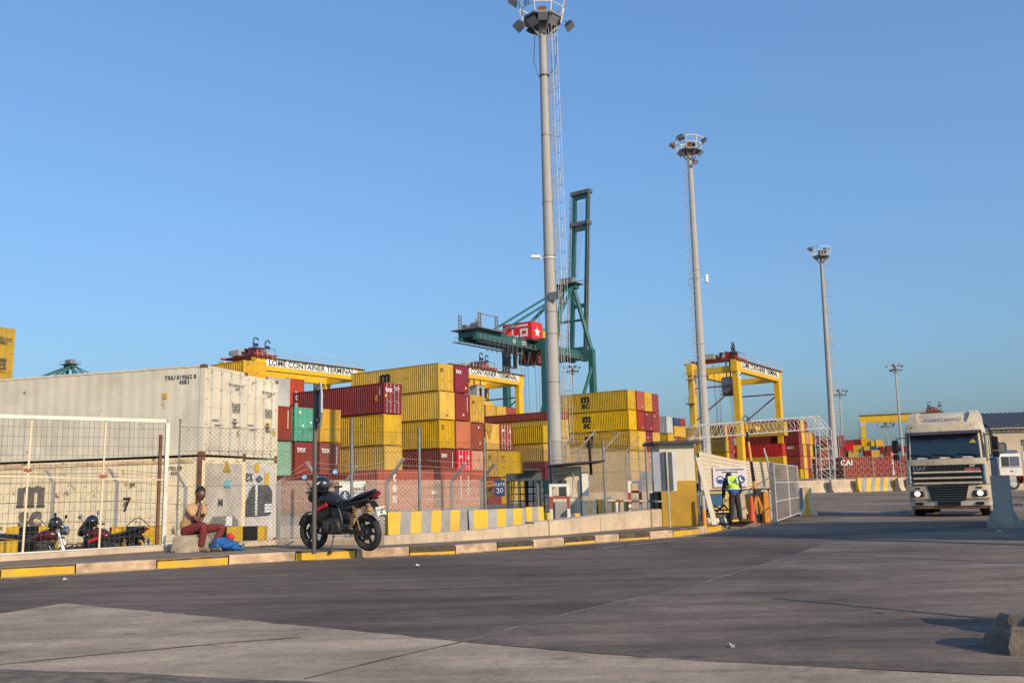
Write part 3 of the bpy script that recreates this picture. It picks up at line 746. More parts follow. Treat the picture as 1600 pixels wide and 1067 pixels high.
# ---------------------------------------------------------------- barriers
def jersey(q, L, H=1.0, wb=.6, wt=.2, m=0):
    "jersey profile along +x, base at z 0"
    h = H; pr = [(-wb / 2, 0), (-wb / 2, .08 * h), (-wb * .27, .33 * h), (-wt / 2, h), (wt / 2, h), (wb * .27, .33 * h), (wb / 2, .08 * h), (wb / 2, 0)]
    return q.loft([[(0, y, z) for y, z in pr], [(L, y, z) for y, z in pr]], m)
def jersey_split(L, H, stripes, slant=0.0, wb=.6, wt=.2, m0=0):
    "barrier whose face is cut in painted bands; stripes: list of (fraction, material index)"
    q = MB(); h = H; pr = [(-wb / 2, 0), (-wb / 2, .08 * h), (-wb * .27, .33 * h), (-wt / 2, h), (wt / 2, h), (wb * .27, .33 * h), (wb / 2, .08 * h), (wb / 2, 0)]
    xs = [0.0]
    for f, m_ in stripes: xs.append(xs[-1] + f)
    tot = xs[-1]
    rg = []
    for i, x in enumerate(xs):
        e_ = 0 if i in (0, len(xs) - 1) else slant
        rg.append([(x / tot * L + e_ * (z / h - .5) * L, y, z) for y, z in pr])
    for i, (f, m_) in enumerate(stripes): q.loft([rg[i], rg[i + 1]], m_, caps=(True))
    return q
def place(o, pos, rz): o.location = pos; o.rotation_euler = (0, 0, rz); return o
S_ = [M['yel'], M['concg'], M['black'], M['conc']]
def jb(label, pa, pb, H, stripes, zb=YARD, slant=0.0, name='jersey_barrier', group=None, wb=.6, mats=None):
    d = V((pb.x - pa.x, pb.y - pa.y, 0)); t = tag(jersey_split(d.length, H, stripes, slant, wb).build(name, mats or S_), label, 'barrier', group)
    return place(t, (pa.x, pa.y, zb), math.atan2(d.y, d.x))
def line_px(pxa, pya, Ya, pxb, pyb, Yb): return at(pxa, pya, Ya), at(pxb, pyb, Yb)
A_, B_ = line_px(604, 800, 20.2, 727, 796, 21.0)
jb('yellow and grey striped concrete barrier, leftmost of the row behind the low wall', A_, B_, at(604, 800, 20.2).z - YARD, [(.13, 0), (.13, 1), (.13, 0), (.13, 1), (.12, 0), (.12, 1), (.12, 0), (.12, 1)], slant=.06, group='striped barriers behind the low wall')
A_, B_ = line_px(728.5, 797, 21.0, 818, 792, 21.9)
jb('striped concrete barrier in the middle of the row, with one broad yellow band', A_, B_, at(729, 797, 21.0).z - YARD, [(.06, 1), (.24, 0), (.16, 1), (.15, 0), (.13, 1), (.16, 0), (.1, 1)], slant=.06, group='striped barriers behind the low wall')
A_, B_ = line_px(819, 792, 21.9, 846, 790, 22.1)
jb('short yellow and grey striped concrete barrier in front of the dark turnstile', A_, B_, at(819, 792, 21.9).z - YARD, [(.3, 0), (.36, 1), (.34, 0)], slant=.1, group='striped barriers behind the low wall')
# black and yellow blocks in the yard behind the gate
def block(label, px, py, Y, w, h, st, rz, hoop=False, z0=YARD):
    p = at(px, py, Y); t = thing('striped_block', label, 'barrier block', (p.x, p.y, z0), rz, 'black and yellow blocks'); H = p.z - z0
    q = MB(); x = 0
    tot = sum(f for f, _ in st)
    for f, m_ in st:
        L = w * f / tot; q.loft([[(x + .002, -.2, 0), (x + .002, .2, 0), (x + .002, .19, H), (x + .002, -.19, H)], [(x + L, -.2, 0), (x + L, .2, 0), (x + L, .19, H), (x + L, -.19, H)]], m_); x += L
    q.build('body', S_, t)
    q = MB(); q.box(.02, w - .02, -.215, -.2, .1, .14, 2); q.build('strap', S_, t)
    if hoop:
        q = MB(); pts = [(w * .3 + w * .5 * (k / 10), 0, H + .19 * math.sin(math.pi * k / 10)) for k in range(11)]; q.path(pts, .012, 5); q.build('lifting_hoop', M['dark'], t)
    return t
block('black and yellow block with a lifting hoop behind the maroon motorcycle', 15, 823, 21.3, 1.05, .5, [(.3, 0), (.42, 2), (.28, 0)], .05, True)
block('lower black and yellow block at the left edge of the photo', -30, 846, 19.9, 1.1, .4, [(.1, 0), (.38, 2), (.52, 0), (.25, 2)], .05)
block('black and yellow block with a lifting hoop near the right end of the gate', 176, 823, 21.6, 1.06, .5, [(.05, 2), (.32, 0), (.35, 2), (.3, 0)], .05, True)
block('black and yellow block behind the blue bundle', 351, 823, 21.0, .93, .5, [(.09, 2), (.38, 0), (.35, 2), (.16, 0)], .1)
# concrete upstand in the yard right of the white containers
p, r = at(437, 800, 26), at(520, 800, 26.6)
tag(place(MB().box(0, 1.9, 0, .3, 0, .75).build('concrete_upstand', M['concg']), (p.x, p.y, YARD), .1), 'grey concrete upstand behind the front wheel of the motorcycle', 'wall')

# right hand barriers
pr_ = gp(1570, 825, 0)
def end_barrier(label, px, py, z, H, L, rz, st=None, mats=None, wb=.78, wt=.42):
    p = gp(px, py, z); q = jersey_split(L, H, st or [(1, 0)], 0, wb, wt); t = tag(q.build('jersey_barrier', mats or [M['concg']]), label, 'barrier'); return place(t, (p.x, p.y, z), rz)
end_barrier('tall plain concrete barrier seen end on beside the truck', 1571, 825, 0, 1.26, 3.0, R_(62))
end_barrier('grey concrete barrier cut by the right edge of the photo', 1612, 789, 0, 1.0, 2.0, R_(60), wb=.6)
end_barrier('yellow and plain concrete barrier standing end on beside the white mesh gate', 1264, 805, 0, .98, 2.6, R_(76), [(.02, 4), (.98, 1)], S_ + [M['cream']], .62, .3)
q = MB(); pb_ = gp(1264, 805, 0); jersey(q, .01, .96, .2, .1); o = tag(place(q.build('paint_band', M['yel']), (0, 0, 0), 0), kind=None); o.parent = bpy.data.objects['jersey_barrier.005'] if False else [x for x in bpy.data.objects if x.get('label', '').startswith('yellow and plain concrete')][0]; o.location = (-.012, .02, 0)
q = MB(); 
fbar = [(1248, 1297, 749, 'plain concrete barrier by the lattice leg', [(1, 3)]), (1297, 1338, 748, 'plain concrete barrier with a dark lower edge, left of the striped one', [(1, 3)]),
        (1338, 1401, 745.5, 'yellow and grey diagonally striped barrier across the far road', [(.07, 0), (.13, 1), (.1, 0), (.1, 1), (.1, 0), (.1, 1), (.1, 0), (.1, 1), (.1, 0), (.04, 1)]),
        (1401, 1417, 745, 'short plain barrier right of the striped one across the far road', [(1, 3)]), (1417.5, 1440, 745, 'plain barrier half hidden by the truck mirror', [(1, 3)])]
fbar[0] = (1240, 1297, 750, 'plain concrete barrier across the far road, nearest the lattice leg', [(1, 3)])
for xa, xb, yt, lb, st in fbar:
    Y0 = 58; pa = at(xa, yt + 1, Y0); pb = at(xb - .6, yt, Y0 + .6); z = zr((pa.x + pb.x) / 2, Y0) - .02
    jb(lb, pa, pb, pa.z - z, st, zb=z, slant=.09, group='barriers across the far road', wb=.5)
# ---------------------------------------------------------------- gatehouse
M['shade'] = mat('booth_roof', (.035, .035, .04), .6)
def flatY(px, py, z): p = gp(px, py, z); return p
# yellow and cream booth
bp = gp(1036, 822, PAVE); bw = .95; S0 = 1.0
bz = lambda py: at(1060, py, bp.y).z - PAVE
booth = thing('guard_booth', 'small booth with cream upper wall, yellow lower wall and thin dark roof', 'booth', (bp.x, bp.y, PAVE), .06)
q = MB(); q.box(0, bw, 0, 1.1, 0, bz(751)); q.build('lower_wall', M['boothy'], booth)
q = MB(); q.box(.003, bw - .003, .003, 1.1, bz(751), bz(693)); q.build('upper_wall', M['cream'], booth)
q = MB(); q.box(-.2, bw + .14, -.22, 1.25, bz(693), bz(689)); q.build('roof', M['shade'], booth)
q = MB(); q.box(bw - .001, bw + .02, .02, 1.08, .02, bz(704)); q.build('door', M['dark'], booth)  # thin dark sheet over the right side wall
# folded traffic sign seen from behind in front of it
sp_ = gp(1047, 824, PAVE)
sg = thing('road_sign', 'folded grey sign panel seen from behind on a thin post before the booth', 'sign', sp_)
zz = lambda py: at(1046, py, sp_.y).z - PAVE
q = MB(); q.tube((0, 0, 0), (0, 0, zz(704)), .024, n=10); q.build('post', M['galv'], sg, 40)
k = sp_.y / 1418
for sgn, x1, yo in ((-1, -20.5 * k, .09), (1, 15.5 * k, .06)):
    q = MB(); a_ = (sgn * .05, .05, 0); q.hexa([(sgn * .045, .045, zz(767)), (x1, .045 + yo, zz(767)), (x1, .07 + yo, zz(767)), (sgn * .045, .07, zz(767)),
        (sgn * .045, .045, zz(705)), (x1, .045 + yo, zz(705)), (x1, .07 + yo, zz(705)), (sgn * .045, .07, zz(705))]); pn = q.build('panel', M['signback'], sg)
    q = MB(); xx = sgn * .05 if sgn > 0 else -.12; q.box(min(xx, xx + .1), max(xx, xx + .1), .028, .044, zz(766), zz(706)); q.build('stiffener', M['dgrey'], pn)
# octagonal sign seen from behind, nearly edge on
op = gp(490.5, 865, PAVE); oz = lambda py: at(490.5, py, op.y).z - PAVE
os_ = thing('stop_sign', 'octagonal sign seen from behind and nearly edge on, on a post by the motorcycle', 'sign', op)
q = MB(); q.tube((0, 0, 0), (0, 0, oz(600)), .043, n=12); q.build('post', mat('sign_post', (.12, .1, .09), .5, .4, dirt=(.28, .2, .15), damt=.5), os_, 40)
ang = R_(72); ux = V((math.cos(ang), -math.sin(ang), 0)) * -1; nr = V((math.sin(ang), math.cos(ang), 0)) ; cz = oz(633); rr = (oz(598) - oz(668)) / 2 / math.cos(math.pi / 8) * 1.0
oct8 = [(rr * math.cos(math.pi / 8 + i * math.pi / 4), rr * math.sin(math.pi / 8 + i * math.pi / 4)) for i in range(8)]
ctr = V((0, 0, cz)) + nr * .06
q = MB(); q.prism(oct8, ctr, ux, (0, 0, 1), nr * .03); q.build('plate', M['signback'], os_)
q = MB(); q.prism([(x * .99, y * .99) for x, y in oct8], ctr + nr * .0305, ux, (0, 0, 1), nr * .003); q.build('face', M['redp'], os_)
q = MB()
for z in (cz + rr * .62, cz - rr * .62): q.beam(ctr - nr * .03 + V((0, 0, z - cz)) - ux * .25, ctr - nr * .03 + V((0, 0, z - cz)) + ux * .25, .05, .06)
q.beam(ctr - nr * .035 + V((0, 0, -rr * .6)), ctr - nr * .035 + V((0, 0, rr * .6)), .07, .09, up=(1, 0, 0)); q.build('bracket', M['dgrey'], os_)
text(os_, 'STOP', .25, ctr + nr * .036, -ux, (0, 0, 1), M['whitel'], .03)

# signs on the sunlit fence
def panel(name, label, cat, px0, px1, py0, py1, Y, m, skew=0.0):
    a_, b_ = at(px0, py1, Y), at(px1, py1, Y + skew); zt_ = at((px0 + px1) / 2, py0, Y).z
    d = V((b_.x - a_.x, b_.y - a_.y, 0)); w = d.length; h = zt_ - a_.z
    t = thing(name, label, cat, a_, math.atan2(d.y, d.x)); MB().box(0, w, 0, .02, 0, h).build('plate', m, t); return t, w, h
F_ = dict(xd=(1, 0, 0), yd=(0, 0, 1))
t, w, h = panel('pedestrian_sign', 'white sign with a blue walking figure disc and black words behind the motorcycle', 'sign', 530, 571, 752, 792, 22.55, M['whites'], .25)
q = MB(); q.lathe([(w * .2, 0), (w * .2, .006)], (w * .21, -.008, h * .44), 28, axis='y'); dsc = q.build('disc', mat('disc_blue', (.005, .05, .14), .5), t)
q = MB(); cx, cz_ = w * .21, h * .44; r = w * .2
q.ball((cx, -.012, cz_ + r * .62), (r * .15, .006, r * .15), 10, 6)
for a_, b_, wd in (((cx, cz_ + r * .45), (cx, cz_ - r * .05), .3), ((cx, cz_ - r * .05), (cx - r * .38, cz_ - r * .75), .17), ((cx, cz_ - r * .05), (cx + r * .38, cz_ - r * .75), .17), ((cx - r * .05, cz_ + r * .38), (cx - r * .4, cz_ - r * .05), .13), ((cx + r * .05, cz_ + r * .38), (cx + r * .42, cz_), .13)):
    q.beam((a_[0], -.012, a_[1]), (b_[0], -.012, b_[1]), .004, r * wd, up=(1, 0, 0) if abs(a_[0] - b_[0]) < abs(a_[1] - b_[1]) else (0, 0, 1))
q.build('figure', M['whitel'], t)
for i, s_ in enumerate(('PASSAGE', 'PIETONS', 'OBLIGATOIRE')): text(t, s_, .105, (w * .7, -.006, h * (.70 - i * .17)), m=M['blackl'], bold=.012, sx=.9 if i < 2 else .66, **F_)
t, w, h = panel('gate_sign', 'blue sign reading GATE 20 beside the dark turnstile', 'sign', 773, 789, 749.5, 775, 24.1, M['blues'])
text(t, 'GATE', .125, (w * .5, -.006, h * .7), m=M['whitel'], bold=.02, sx=.9, **F_); text(t, '20', .19, (w * .5, -.006, h * .33), m=M['whitel'], bold=.012, **F_)
t, w, h = panel('warning_sign', 'brown warning sign with an orange top on the fence left of the GATE 20 sign', 'sign', 760, 772, 751, 779, 24.0, mat('sign_brown', (.2, .1, .012), .6, var=.3, scale=8))
MB().box(.01, w - .01, -.008, -.001, h * .68, h - .01).build('band', M['orange'], t)
text(t, 'STOP', .055, (w * .5, -.012, h * .84), m=M['blackl'], bold=.03, sx=1.0, **F_)
q = MB(); q.prism([(.0, 0), (.07, .08), (.05, .14), (-.05, .05)], (w * .48, -.008, h * .38), (1, 0, 0), (0, 0, 1), (0, .006, 0)); q.build('pictogram', M['blackl'], t)

# full height turnstile
tp = at(792, 800, 25.0); tz = lambda py: at(820, py, 25).z - YARD; kx = 25 / 1418
ts = thing('turnstile', 'dark full height turnstile cage right of the GATE 20 sign', 'turnstile', (tp.x, tp.y, YARD))
q = MB(); q.box(0, 56 * kx, -.1, 1.3, tz(751), tz(739)); q.build('header', M['dgrey'], ts)
q = MB(); q.box(0, .1, 0, .1, 0, tz(751)); q.box(18 * kx, 20 * kx, 0, .1, 0, tz(751)); q.box(46 * kx, 49 * kx, -.05, .1, 0, tz(751)); q.box(54 * kx, 56 * kx, 0, .1, 0, tz(751)); q.box(47 * kx, 56 * kx, 1.2, 1.25, 0, tz(751)); q.build('frame', M['dgrey'], ts)
q = MB()
for x in (4, 8, 12): q.tube((x * kx, .3, 0), (x * kx, .3, tz(751)), .022, n=6)
for x in (50, 52.5): q.tube((x * kx, .1, 0), (x * kx, .1, tz(751)), .02, n=6)
q.build('bars', M['galv'], ts)
q = MB(); q.tube((32 * kx, .6, 0), (32 * kx, .6, tz(751)), .05, n=8)
for i in range(9):
    z = .35 + i * .19
    for a_ in (20, 110, 200, 290): q.tube((32 * kx, .6, z), (32 * kx + .55 * math.cos(R_(a_)), .6 + .5 * math.sin(R_(a_)), z), .018, n=6)
for a_ in (20, 110, 200, 290): q.tube((32 * kx + .53 * math.cos(R_(a_)), .6 + .5 * math.sin(R_(a_)), .3), (32 * kx + .53 * math.cos(R_(a_)), .6 + .5 * math.sin(R_(a_)), 1.95), .02, n=6)
q.build('rotor', M['black'], ts)
q = MB(); q.box(28 * kx, 52 * kx, -.4, 1.3, tz(736), tz(732.5)); tag(place(q.build('canopy_slab', M['shade']), (tp.x, tp.y, YARD), 0), 'thin dark canopy slab above the turnstile', 'canopy')

# kiosk
kp = at(866, 812, 27.0); kz = lambda py: at(900, py, 27).z - YARD; kx = 27 / 1418
ki = thing('kiosk', 'small white kiosk with an awning and open white door behind the low wall', 'kiosk', (kp.x, kp.y, YARD))
MB().box(0, 46 * kx, .3, 2.2, 0, kz(728)).build('wall', M['cream'], ki)
q = MB(); q.hexa([(-.1, -.3, kz(727)), (82 * kx, -.3, kz(722)), (82 * kx, 2.4, kz(722)), (-.1, 2.4, kz(727)), (-.1, -.3, kz(724.5)), (82 * kx, -.3, kz(719.5)), (82 * kx, 2.4, kz(719.5)), (-.1, 2.4, kz(724.5))]); q.build('roof', M['shade'], ki)
MB().box(10 * kx, 22 * kx, .28, .31, kz(774), kz(749)).build('window', glass('window_glass', (.05, .06, .06)), ki)
wn = MB().box(40 * kx, 47 * kx, .27, .31, kz(774), kz(750)).build('window', glass('window_glass2', (.16, .18, .19), .15), ki)
MB().box(45.9 * kx, 56 * kx, .2, .26, kz(775), kz(737)).build('door', M['whites'], ki)
q = MB(); q.hexa([(2 * kx, -.75, kz(741)), (30 * kx, -.75, kz(741) + .05), (32 * kx, .28, kz(737)), (2 * kx, .28, kz(737)), (2 * kx, -.75, kz(740)), (30 * kx, -.75, kz(740) + .05), (32 * kx, .28, kz(736)), (2 * kx, .28, kz(736))])
aw = q.build('awning', M['dgrey'], ki)
q = MB(); q.tube((29 * kx, -.7, kz(740)), (40 * kx, .25, kz(776)), .012, n=5); q.tube((29 * kx, -.7, kz(740)), (31 * kx, .25, kz(772)), .012, n=5); q.build('strut', M['whitep'], aw)
q = MB(); q.box(2 * kx, 32 * kx, .0, .28, 0, kz(783)); q.build('counter', M['concg'], ki)
q = MB(); q.tube((62 * kx, .4, kz(742)), (60.5 * kx, .4, kz(690)), .045, n=8); tag(place(q.build('steel_post', M['black']), (kp.x, kp.y, YARD), 0), 'thin black steel post rising through the kiosk roof edge', 'post')

# painted barriers on the gate forecourt
def bpx(label, x0, x1, yt, Y, st, mats, H=None, zb=-.05, name='painted_barrier', slant=0):
    a_, b_ = at(x0, yt, Y), at(x1, yt, Y + .05); return jb(label, a_, b_, a_.z - zb, st, zb=zb, name=name, wb=.4, mats=mats, slant=slant)
M['bluegrey'] = mat('blue_grey_paint', (.1, .13, .17), .7, var=.25, scale=3, dirt=(.3, .27, .2), damt=.4)
M['olive'] = mat('olive_paint', (.16, .15, .07), .7, var=.2)
PM = [M['yel'], M['bluegrey'], M['olive'], M['conc'], M['black'], M['whitep']]
bpx('dark blue grey and olive painted barrier in front of the kiosk', 908, 931, 782, 25.2, [(.4, 1), (.3, 2), (.3, 1)], PM)
bpx('short yellow and cream barrier between the kiosk and the fence post', 932.5, 945, 780, 25.3, [(.5, 0), (.5, 3)], PM)
bpx('long barrier with yellow, pale blue and cream bands behind the lowered pole', 951, 986, 783, 25.4, [(.2, 0), (.15, 5), (.1, 1), (.2, 3), (.1, 0), (.15, 1), (.1, 0)], PM, slant=.09)
bpx('small black and yellow barrier block beside the booth', 1016, 1036.5, 770, 24.6, [(.28, 1), (.22, 4), (.08, 1), (.42, 0)], PM)
bpx('yellow and grey barrier low beside the turnstile', 889, 905, 802, 23.6, [(.5, 1), (.5, 0)], PM)
bpx('short yellow barrier at the right end of the turnstile', 848, 857, 801, 23.4, [(1, 0)], PM)
def hoop(label, x0, x1, yt, ym, yb, Y):
    k = Y / 1418; p = at(x0, yb, Y); w = (x1 - x0) * k; H = (yb - yt) * k; t = thing('banded_hoop', label, 'hoop barrier', p, 0, 'red and white hoop barriers')
    q = MB(); n = 3
    for X in (0, w):
        for i in range(n): q.beam((X, 0, H * i / n), (X, 0, H * (i + 1) / n), .075, .075, up=(0, 1, 0), m=i % 2)
    q.build('upright', [M['whitep'], M['rustred']], t)
    q = MB(); q.beam((.0377, .0, H - .0375), (w - .0377, 0, H - .0375), .07, .07); q.beam((.0377, 0, (yb - ym) * k), (w - .0377, 0, (yb - ym) * k), .06, .07, m=1); q.build('rail', [M['whitep'], M['rustred']], t)
    return t
hoop('red and white hoop barrier in front of the kiosk counter', 862, 889, 757, 778, 815, 22.6)
hoop('red and white hoop barrier before the tall sunlit fence', 985, 1002, 752, 769, 806, 24.2)
a_, b_ = at(949, 782, 23.8), at(1036, 783, 23.9); q = MB(); n = 7
for i in range(n): q.tube(a_.lerp(b_, i / n) - a_, a_.lerp(b_, (i + 1) / n) - a_, .03, n=8, m=(0, 1, 0, 2, 0, 2, 0)[i])
po = thing('barrier_pole', 'grey, red and black horizontal barrier pole lowered left of the booth', 'barrier pole', (a_.x, a_.y, a_.z))
q.build('pole', [M['galv'], M['rustred'], M['dgrey']], po, 40)
q = MB(); q.beam((.05, .06, -a_.z), (.05, .06, .1), .1, .1, up=(0, 1, 0)); q.build('stand', M['galvd'], po)
# dark gap with rubbish beside the wall end
q = MB(); rg = random.Random(4)
for i in range(9): q.ball((rg.uniform(0, .45), rg.uniform(0, .3), .08 + .05 * (i % 3)), (rg.uniform(.06, .12), rg.uniform(.06, .1), rg.uniform(.05, .09)), 7, 5)
p = gp(1021, 821, PAVE); tag(place(q.build('rubble_heap', [M['concg']]), (p.x, p.y, PAVE), 0), 'small heap of rubble and litter between the low wall and the booth', 'rubble')
q = MB(); q.box(0, .24, .1, .3, 0, 1.05); p = at(1025, 796, 24.2); tag(place(q.build('dark_gap_box', M['black']), (p.x, p.y, -.02), 0), 'narrow black box filling the dark gap between the low wall end and the booth', 'cabinet')  # black box added to stand in for the dark gap

# hoarding wall behind the guard, with safety sign
Yw = 31.0
def wp(px, py, Y=Yw): return at(px, py, Y)
hp = wp(1092, 766); t = thing('hoarding', 'cream boarded hoarding behind the guard, its top sloping down to the right', 'wall', (hp.x, hp.y, zr(hp.x, Yw)))
z0 = zr(hp.x, Yw)
tops = [(1092, 705), (1118, 711), (1150, 718), (1172, 721), (1207, 722)]
q = MB(); seam = MB()
nb = 9
P_ = [wp(a, b) - V((hp.x, hp.y, z0)) for a, b in tops]; zb_ = wp(1092, 766).z - z0
for (a, b) in zip(P_, P_[1:]):
    for k in range(nb):
        f0, f1 = k / nb, (k + 1) / nb; g = .012
        q.hexa([(a.x, .0, zb_ + (a.z - zb_) * f0 + g), (b.x, 0, zb_ + (b.z - zb_) * f0 + g), (b.x, .06, zb_ + (b.z - zb_) * f0 + g), (a.x, .06, zb_ + (a.z - zb_) * f0 + g),
                (a.x, .0, zb_ + (a.z - zb_) * f1), (b.x, 0, zb_ + (b.z - zb_) * f1), (b.x, .06, zb_ + (b.z - zb_) * f1), (a.x, .06, zb_ + (a.z - zb_) * f1)])
q.build('boards', M['plank'], t)
q = MB()
for p in P_: q.box(p.x - .05, p.x + .05, .062, .16, 0, p.z - .05)
q.build('posts', M['galvd'], t)
t, w, h = panel('safety_sign', 'pale safety sign with three blue discs on the hoarding above the guard', 'sign', 1115.5, 1168, 729, 761, Yw - .06, mat('safety_sign', (.66, .6, .6), .5, var=.04))
for i, f in enumerate((.2, .5, .82)):
    r = h * .2; c = (w * f, -.008, h * .36)
    q = MB(); q.lathe([(r, 0), (r, .006)], c, 26, axis='y'); d = q.build('disc', M['blues'], t)
    q = MB()
    if i == 0: q.lathe([(r * .7, 0), (r * .7, .004)], (c[0], -.0125, c[2]), 20, axis='y'); q.build('pictogram', M['whites'], d); MB().cbox((c[0], -.016, c[2] - r * .25), (r * 1.1, .004, r * .75)).build('pictogram', M['blues'], d)
    elif i == 1: q.ball((c[0], -.012, c[2]), (r * .55, .006, r * .5), 12, 6); q.build('pictogram', M['whites'], d)
    else: q.prism([(-.4, -.5), (.5, -.5), (.5, -.25), (.05, -.05), (0, .6), (-.35, .6)], (c[0], -.0125, c[2]), (r, 0, 0), (0, 0, r), (0, .004, 0)); q.build('pictogram', M['whites'], d)
text(t, 'CETTE ZONE EST A ACCES REGLEMENTE ET', .062, (w * .5, -.006, h * .86), m=M['blackl'], bold=.01, sx=.8, **F_); text(t, 'SECURITE OBLIGATOIRE', .062, (w * .5, -.006, h * .73), m=M['blackl'], bold=.01, sx=.8, **F_)
bpx('yellow and grey striped barrier under the hoarding left of the guard', 1106, 1139, 768, 30.2, [(.2, 0), (.12, 3), (.15, 0), (.12, 3), (.15, 0), (.1, 3), (.16, 0)], PM, zb=0)
bpx('plain cream barrier with a grey edge under the hoarding right of the guard', 1152, 1177, 766, 30.2, [(.6, 3), (.15, 1), (.25, 3)], PM, zb=0)
bpx('cream barrier behind the boom gate under the hoarding', 1178, 1206, 764, 30.3, [(1, 3)], PM, zb=0)

# leaning plank, bollard
a_, b_ = gp(1117, 821, PAVE), at(1090.5, 715, 24.6); q = MB(); q.beam(V((0, 0, .02)), b_ - a_, .13, .05, up=(0, -1, 0)); tag(place(q.build('plank', M['cream']), a_, 0), 'long pale plank leaning against the booth', 'plank')
p = gp(1101, 821, PAVE); k = p.y / 1418; bo = thing('bollard', 'round bollard with orange lower half and grey top beside the leaning plank', 'bollard', p)
MB().tube((0, 0, 0), (0, 0, 24 * k), .055, n=12).build('sleeve', M['orange'], bo, 40); MB().tube((0, 0, 24 * k), (0, 0, 46 * k), .045, n=12).build('tube', M['galv'], bo, 40)
# boom gate with raised arm
p = gp(1195, 817, 0); Yb = p.y; k = Yb / 1418
bg_ = thing('boom_gate', 'orange boom gate with its yellow and black arm raised high', 'boom gate', p)
MB().rbox((.1, .2, 24 * k), (9 * k, .3, 48 * k), .03).build('cabinet', M['orange'], bg_)
pv = V((-10 * k, .1, 48 * k)); tip = at(1165, 660, Yb + .6) - p
q = MB(); n = 7
for i in range(n): q.tube(pv.lerp(tip, i / n), pv.lerp(tip, (i + 1) / n), .06 - .004 * i, .06 - .004 * (i + 1), n=8, m=(0, 1, 1, 0, 0, 1, 0)[i])
arm = q.build('arm', [M['orange'], M['black']], bg_, 40)
q = MB(); q.torus(tip + V((0, 0, .12)), .09, .015, 'y', 14, 6); q.cbox(tip + V((.1, 0, .1)), (.08, .08, .12)); q.build('arm_light', M['dark'], arm)
MB().rbox(pv + V((.06, .03, -.05)), (.22, .25, .3), .04).build('pivot', M['dark'], bg_)
q = MB(); q.beam(pv + V((-.02, -.14, -.1)), pv + V((-.13, -.14, -.65)), .06, .05, up=(0, 1, 0)); q.beam(pv + V((.0, -.14, -.1)), pv + V((.17, -.14, -.6)), .06, .05, up=(0, 1, 0)); q.build('brace', M['orange'], bg_)
p2 = gp(1186, 816, 0); dr = thing('waste_drum', 'yellow drum on a black base behind the traffic cone', 'drum', p2 + V((-.02, .35, 0)))
MB().lathe([(.2, .25), (.26, .5), (.28, .8), (.27, .82)], n=18).build('body', M['yel'], dr, 40); MB().cbox((0, 0, .125), (.44, .4, .25)).build('base', M['black'], dr); MB().lathe([(.285, .82), (.285, .86), (.2, .9)], n=18).build('rim', M['galv'], dr, 40)
p = gp(1176, 819, 0); cn = thing('traffic_cone', 'dull red traffic cone beside the boom gate', 'cone', p); k = p.y / 1418
MB().lathe([(.13, .03), (.11, .15), (.075, .5), (.05, 43 * k), (.02, 43 * k + .01)], n=18).build('body', M['cone'], cn, 40); MB().box(-.19, .19, -.19, .19, 0, .035).build('base', M['cone'], cn)
p = gp(1202, 817, 0) + V((.03, .55, 0)); tb = thing('small_table', 'small table with papers beside the boom gate', 'table', p); k = p.y / 1418
MB().box(-.26, .26, -.2, .25, 1.0, 1.04).build('table_top', M['black'], tb)
for x, y in ((-.22, -.16), (.22, -.16), (-.22, .2), (.22, .2)): MB().box(x - .02, x + .02, y - .02, y + .02, 0, 1.0).build('leg', M['galvd'], tb)
q = MB(); rg = random.Random(9)
for i in range(6): x, y = rg.uniform(-.2, .15), rg.uniform(-.15, .15); q.box(x, x + .14, y, y + .1, 1.04 + i * .012, 1.05 + i * .012, i % 2)
tag(place(q.build('papers', [M['whites'], M['redp']]), p, 0), 'loose papers lying on the small table by the boom gate', 'papers')
# folding chair and bench of clutter beside the guard
p = gp(1136, 817, PAVE) + V((0, .7, -.1)); ch = thing('folding_chair', 'dark folding chair with a blue back left of the guard', 'chair', p, .3)
MB().box(-.22, .22, -.2, .2, .42, .45).build('seat', M['black'], ch); MB().box(-.22, .22, .2, .23, .55, .9).build('backrest', mat('chair_blue', (.02, .09, .17), .7), ch)
for x, y in ((-.2, -.18), (.2, -.18), (-.2, .2), (.2, .2)): MB().tube((x, y, 0), (x, y, .42 if y < 0 else .9), .014, n=6).build('leg', M['dark'], ch)
p = gp(1120, 818, PAVE) + V((0, .3, -.1)); bn = thing('low_bench', 'low dark bench loaded with bundles beside the leaning plank', 'bench', p)
MB().box(-.3, .42, -.15, .2, .34, .38).build('seat', M['black'], bn)
for x in (-.26, .38): q = MB(); q.box(x - .02, x + .02, -.12, .16, 0, .34); q.build('leg', M['dark'], bn)
q = MB()
for i in range(12): q.ball((rg.uniform(-.25, .35), rg.uniform(-.1, .12), .06 + .11 * (i % 2)), (rg.uniform(.07, .11),) * 3, 8, 6, m=i % 2)
tag(place(q.build('bundles', [M['concg'], M['whitep']]), p, 0), 'grey and white bundles stuffed under the low bench', 'bundles')
q = MB(); q.path([(-.25, 0, .39), (-.1, .03, .52), (.1, 0, .42), (.3, .05, .6), (.4, 0, .45)], .025, 6); q.path([(-.2, .05, .4), (.05, .05, .58), (.25, .02, .44)], .02, 6); tag(place(q.build('cable_coil', M['black'], None, 40), p, 0), 'tangled black cable lying on the low bench', 'cable')
M['galvw'] = mat('pale_galvanised', (.56, .54, .5), .5, .1, var=.1)
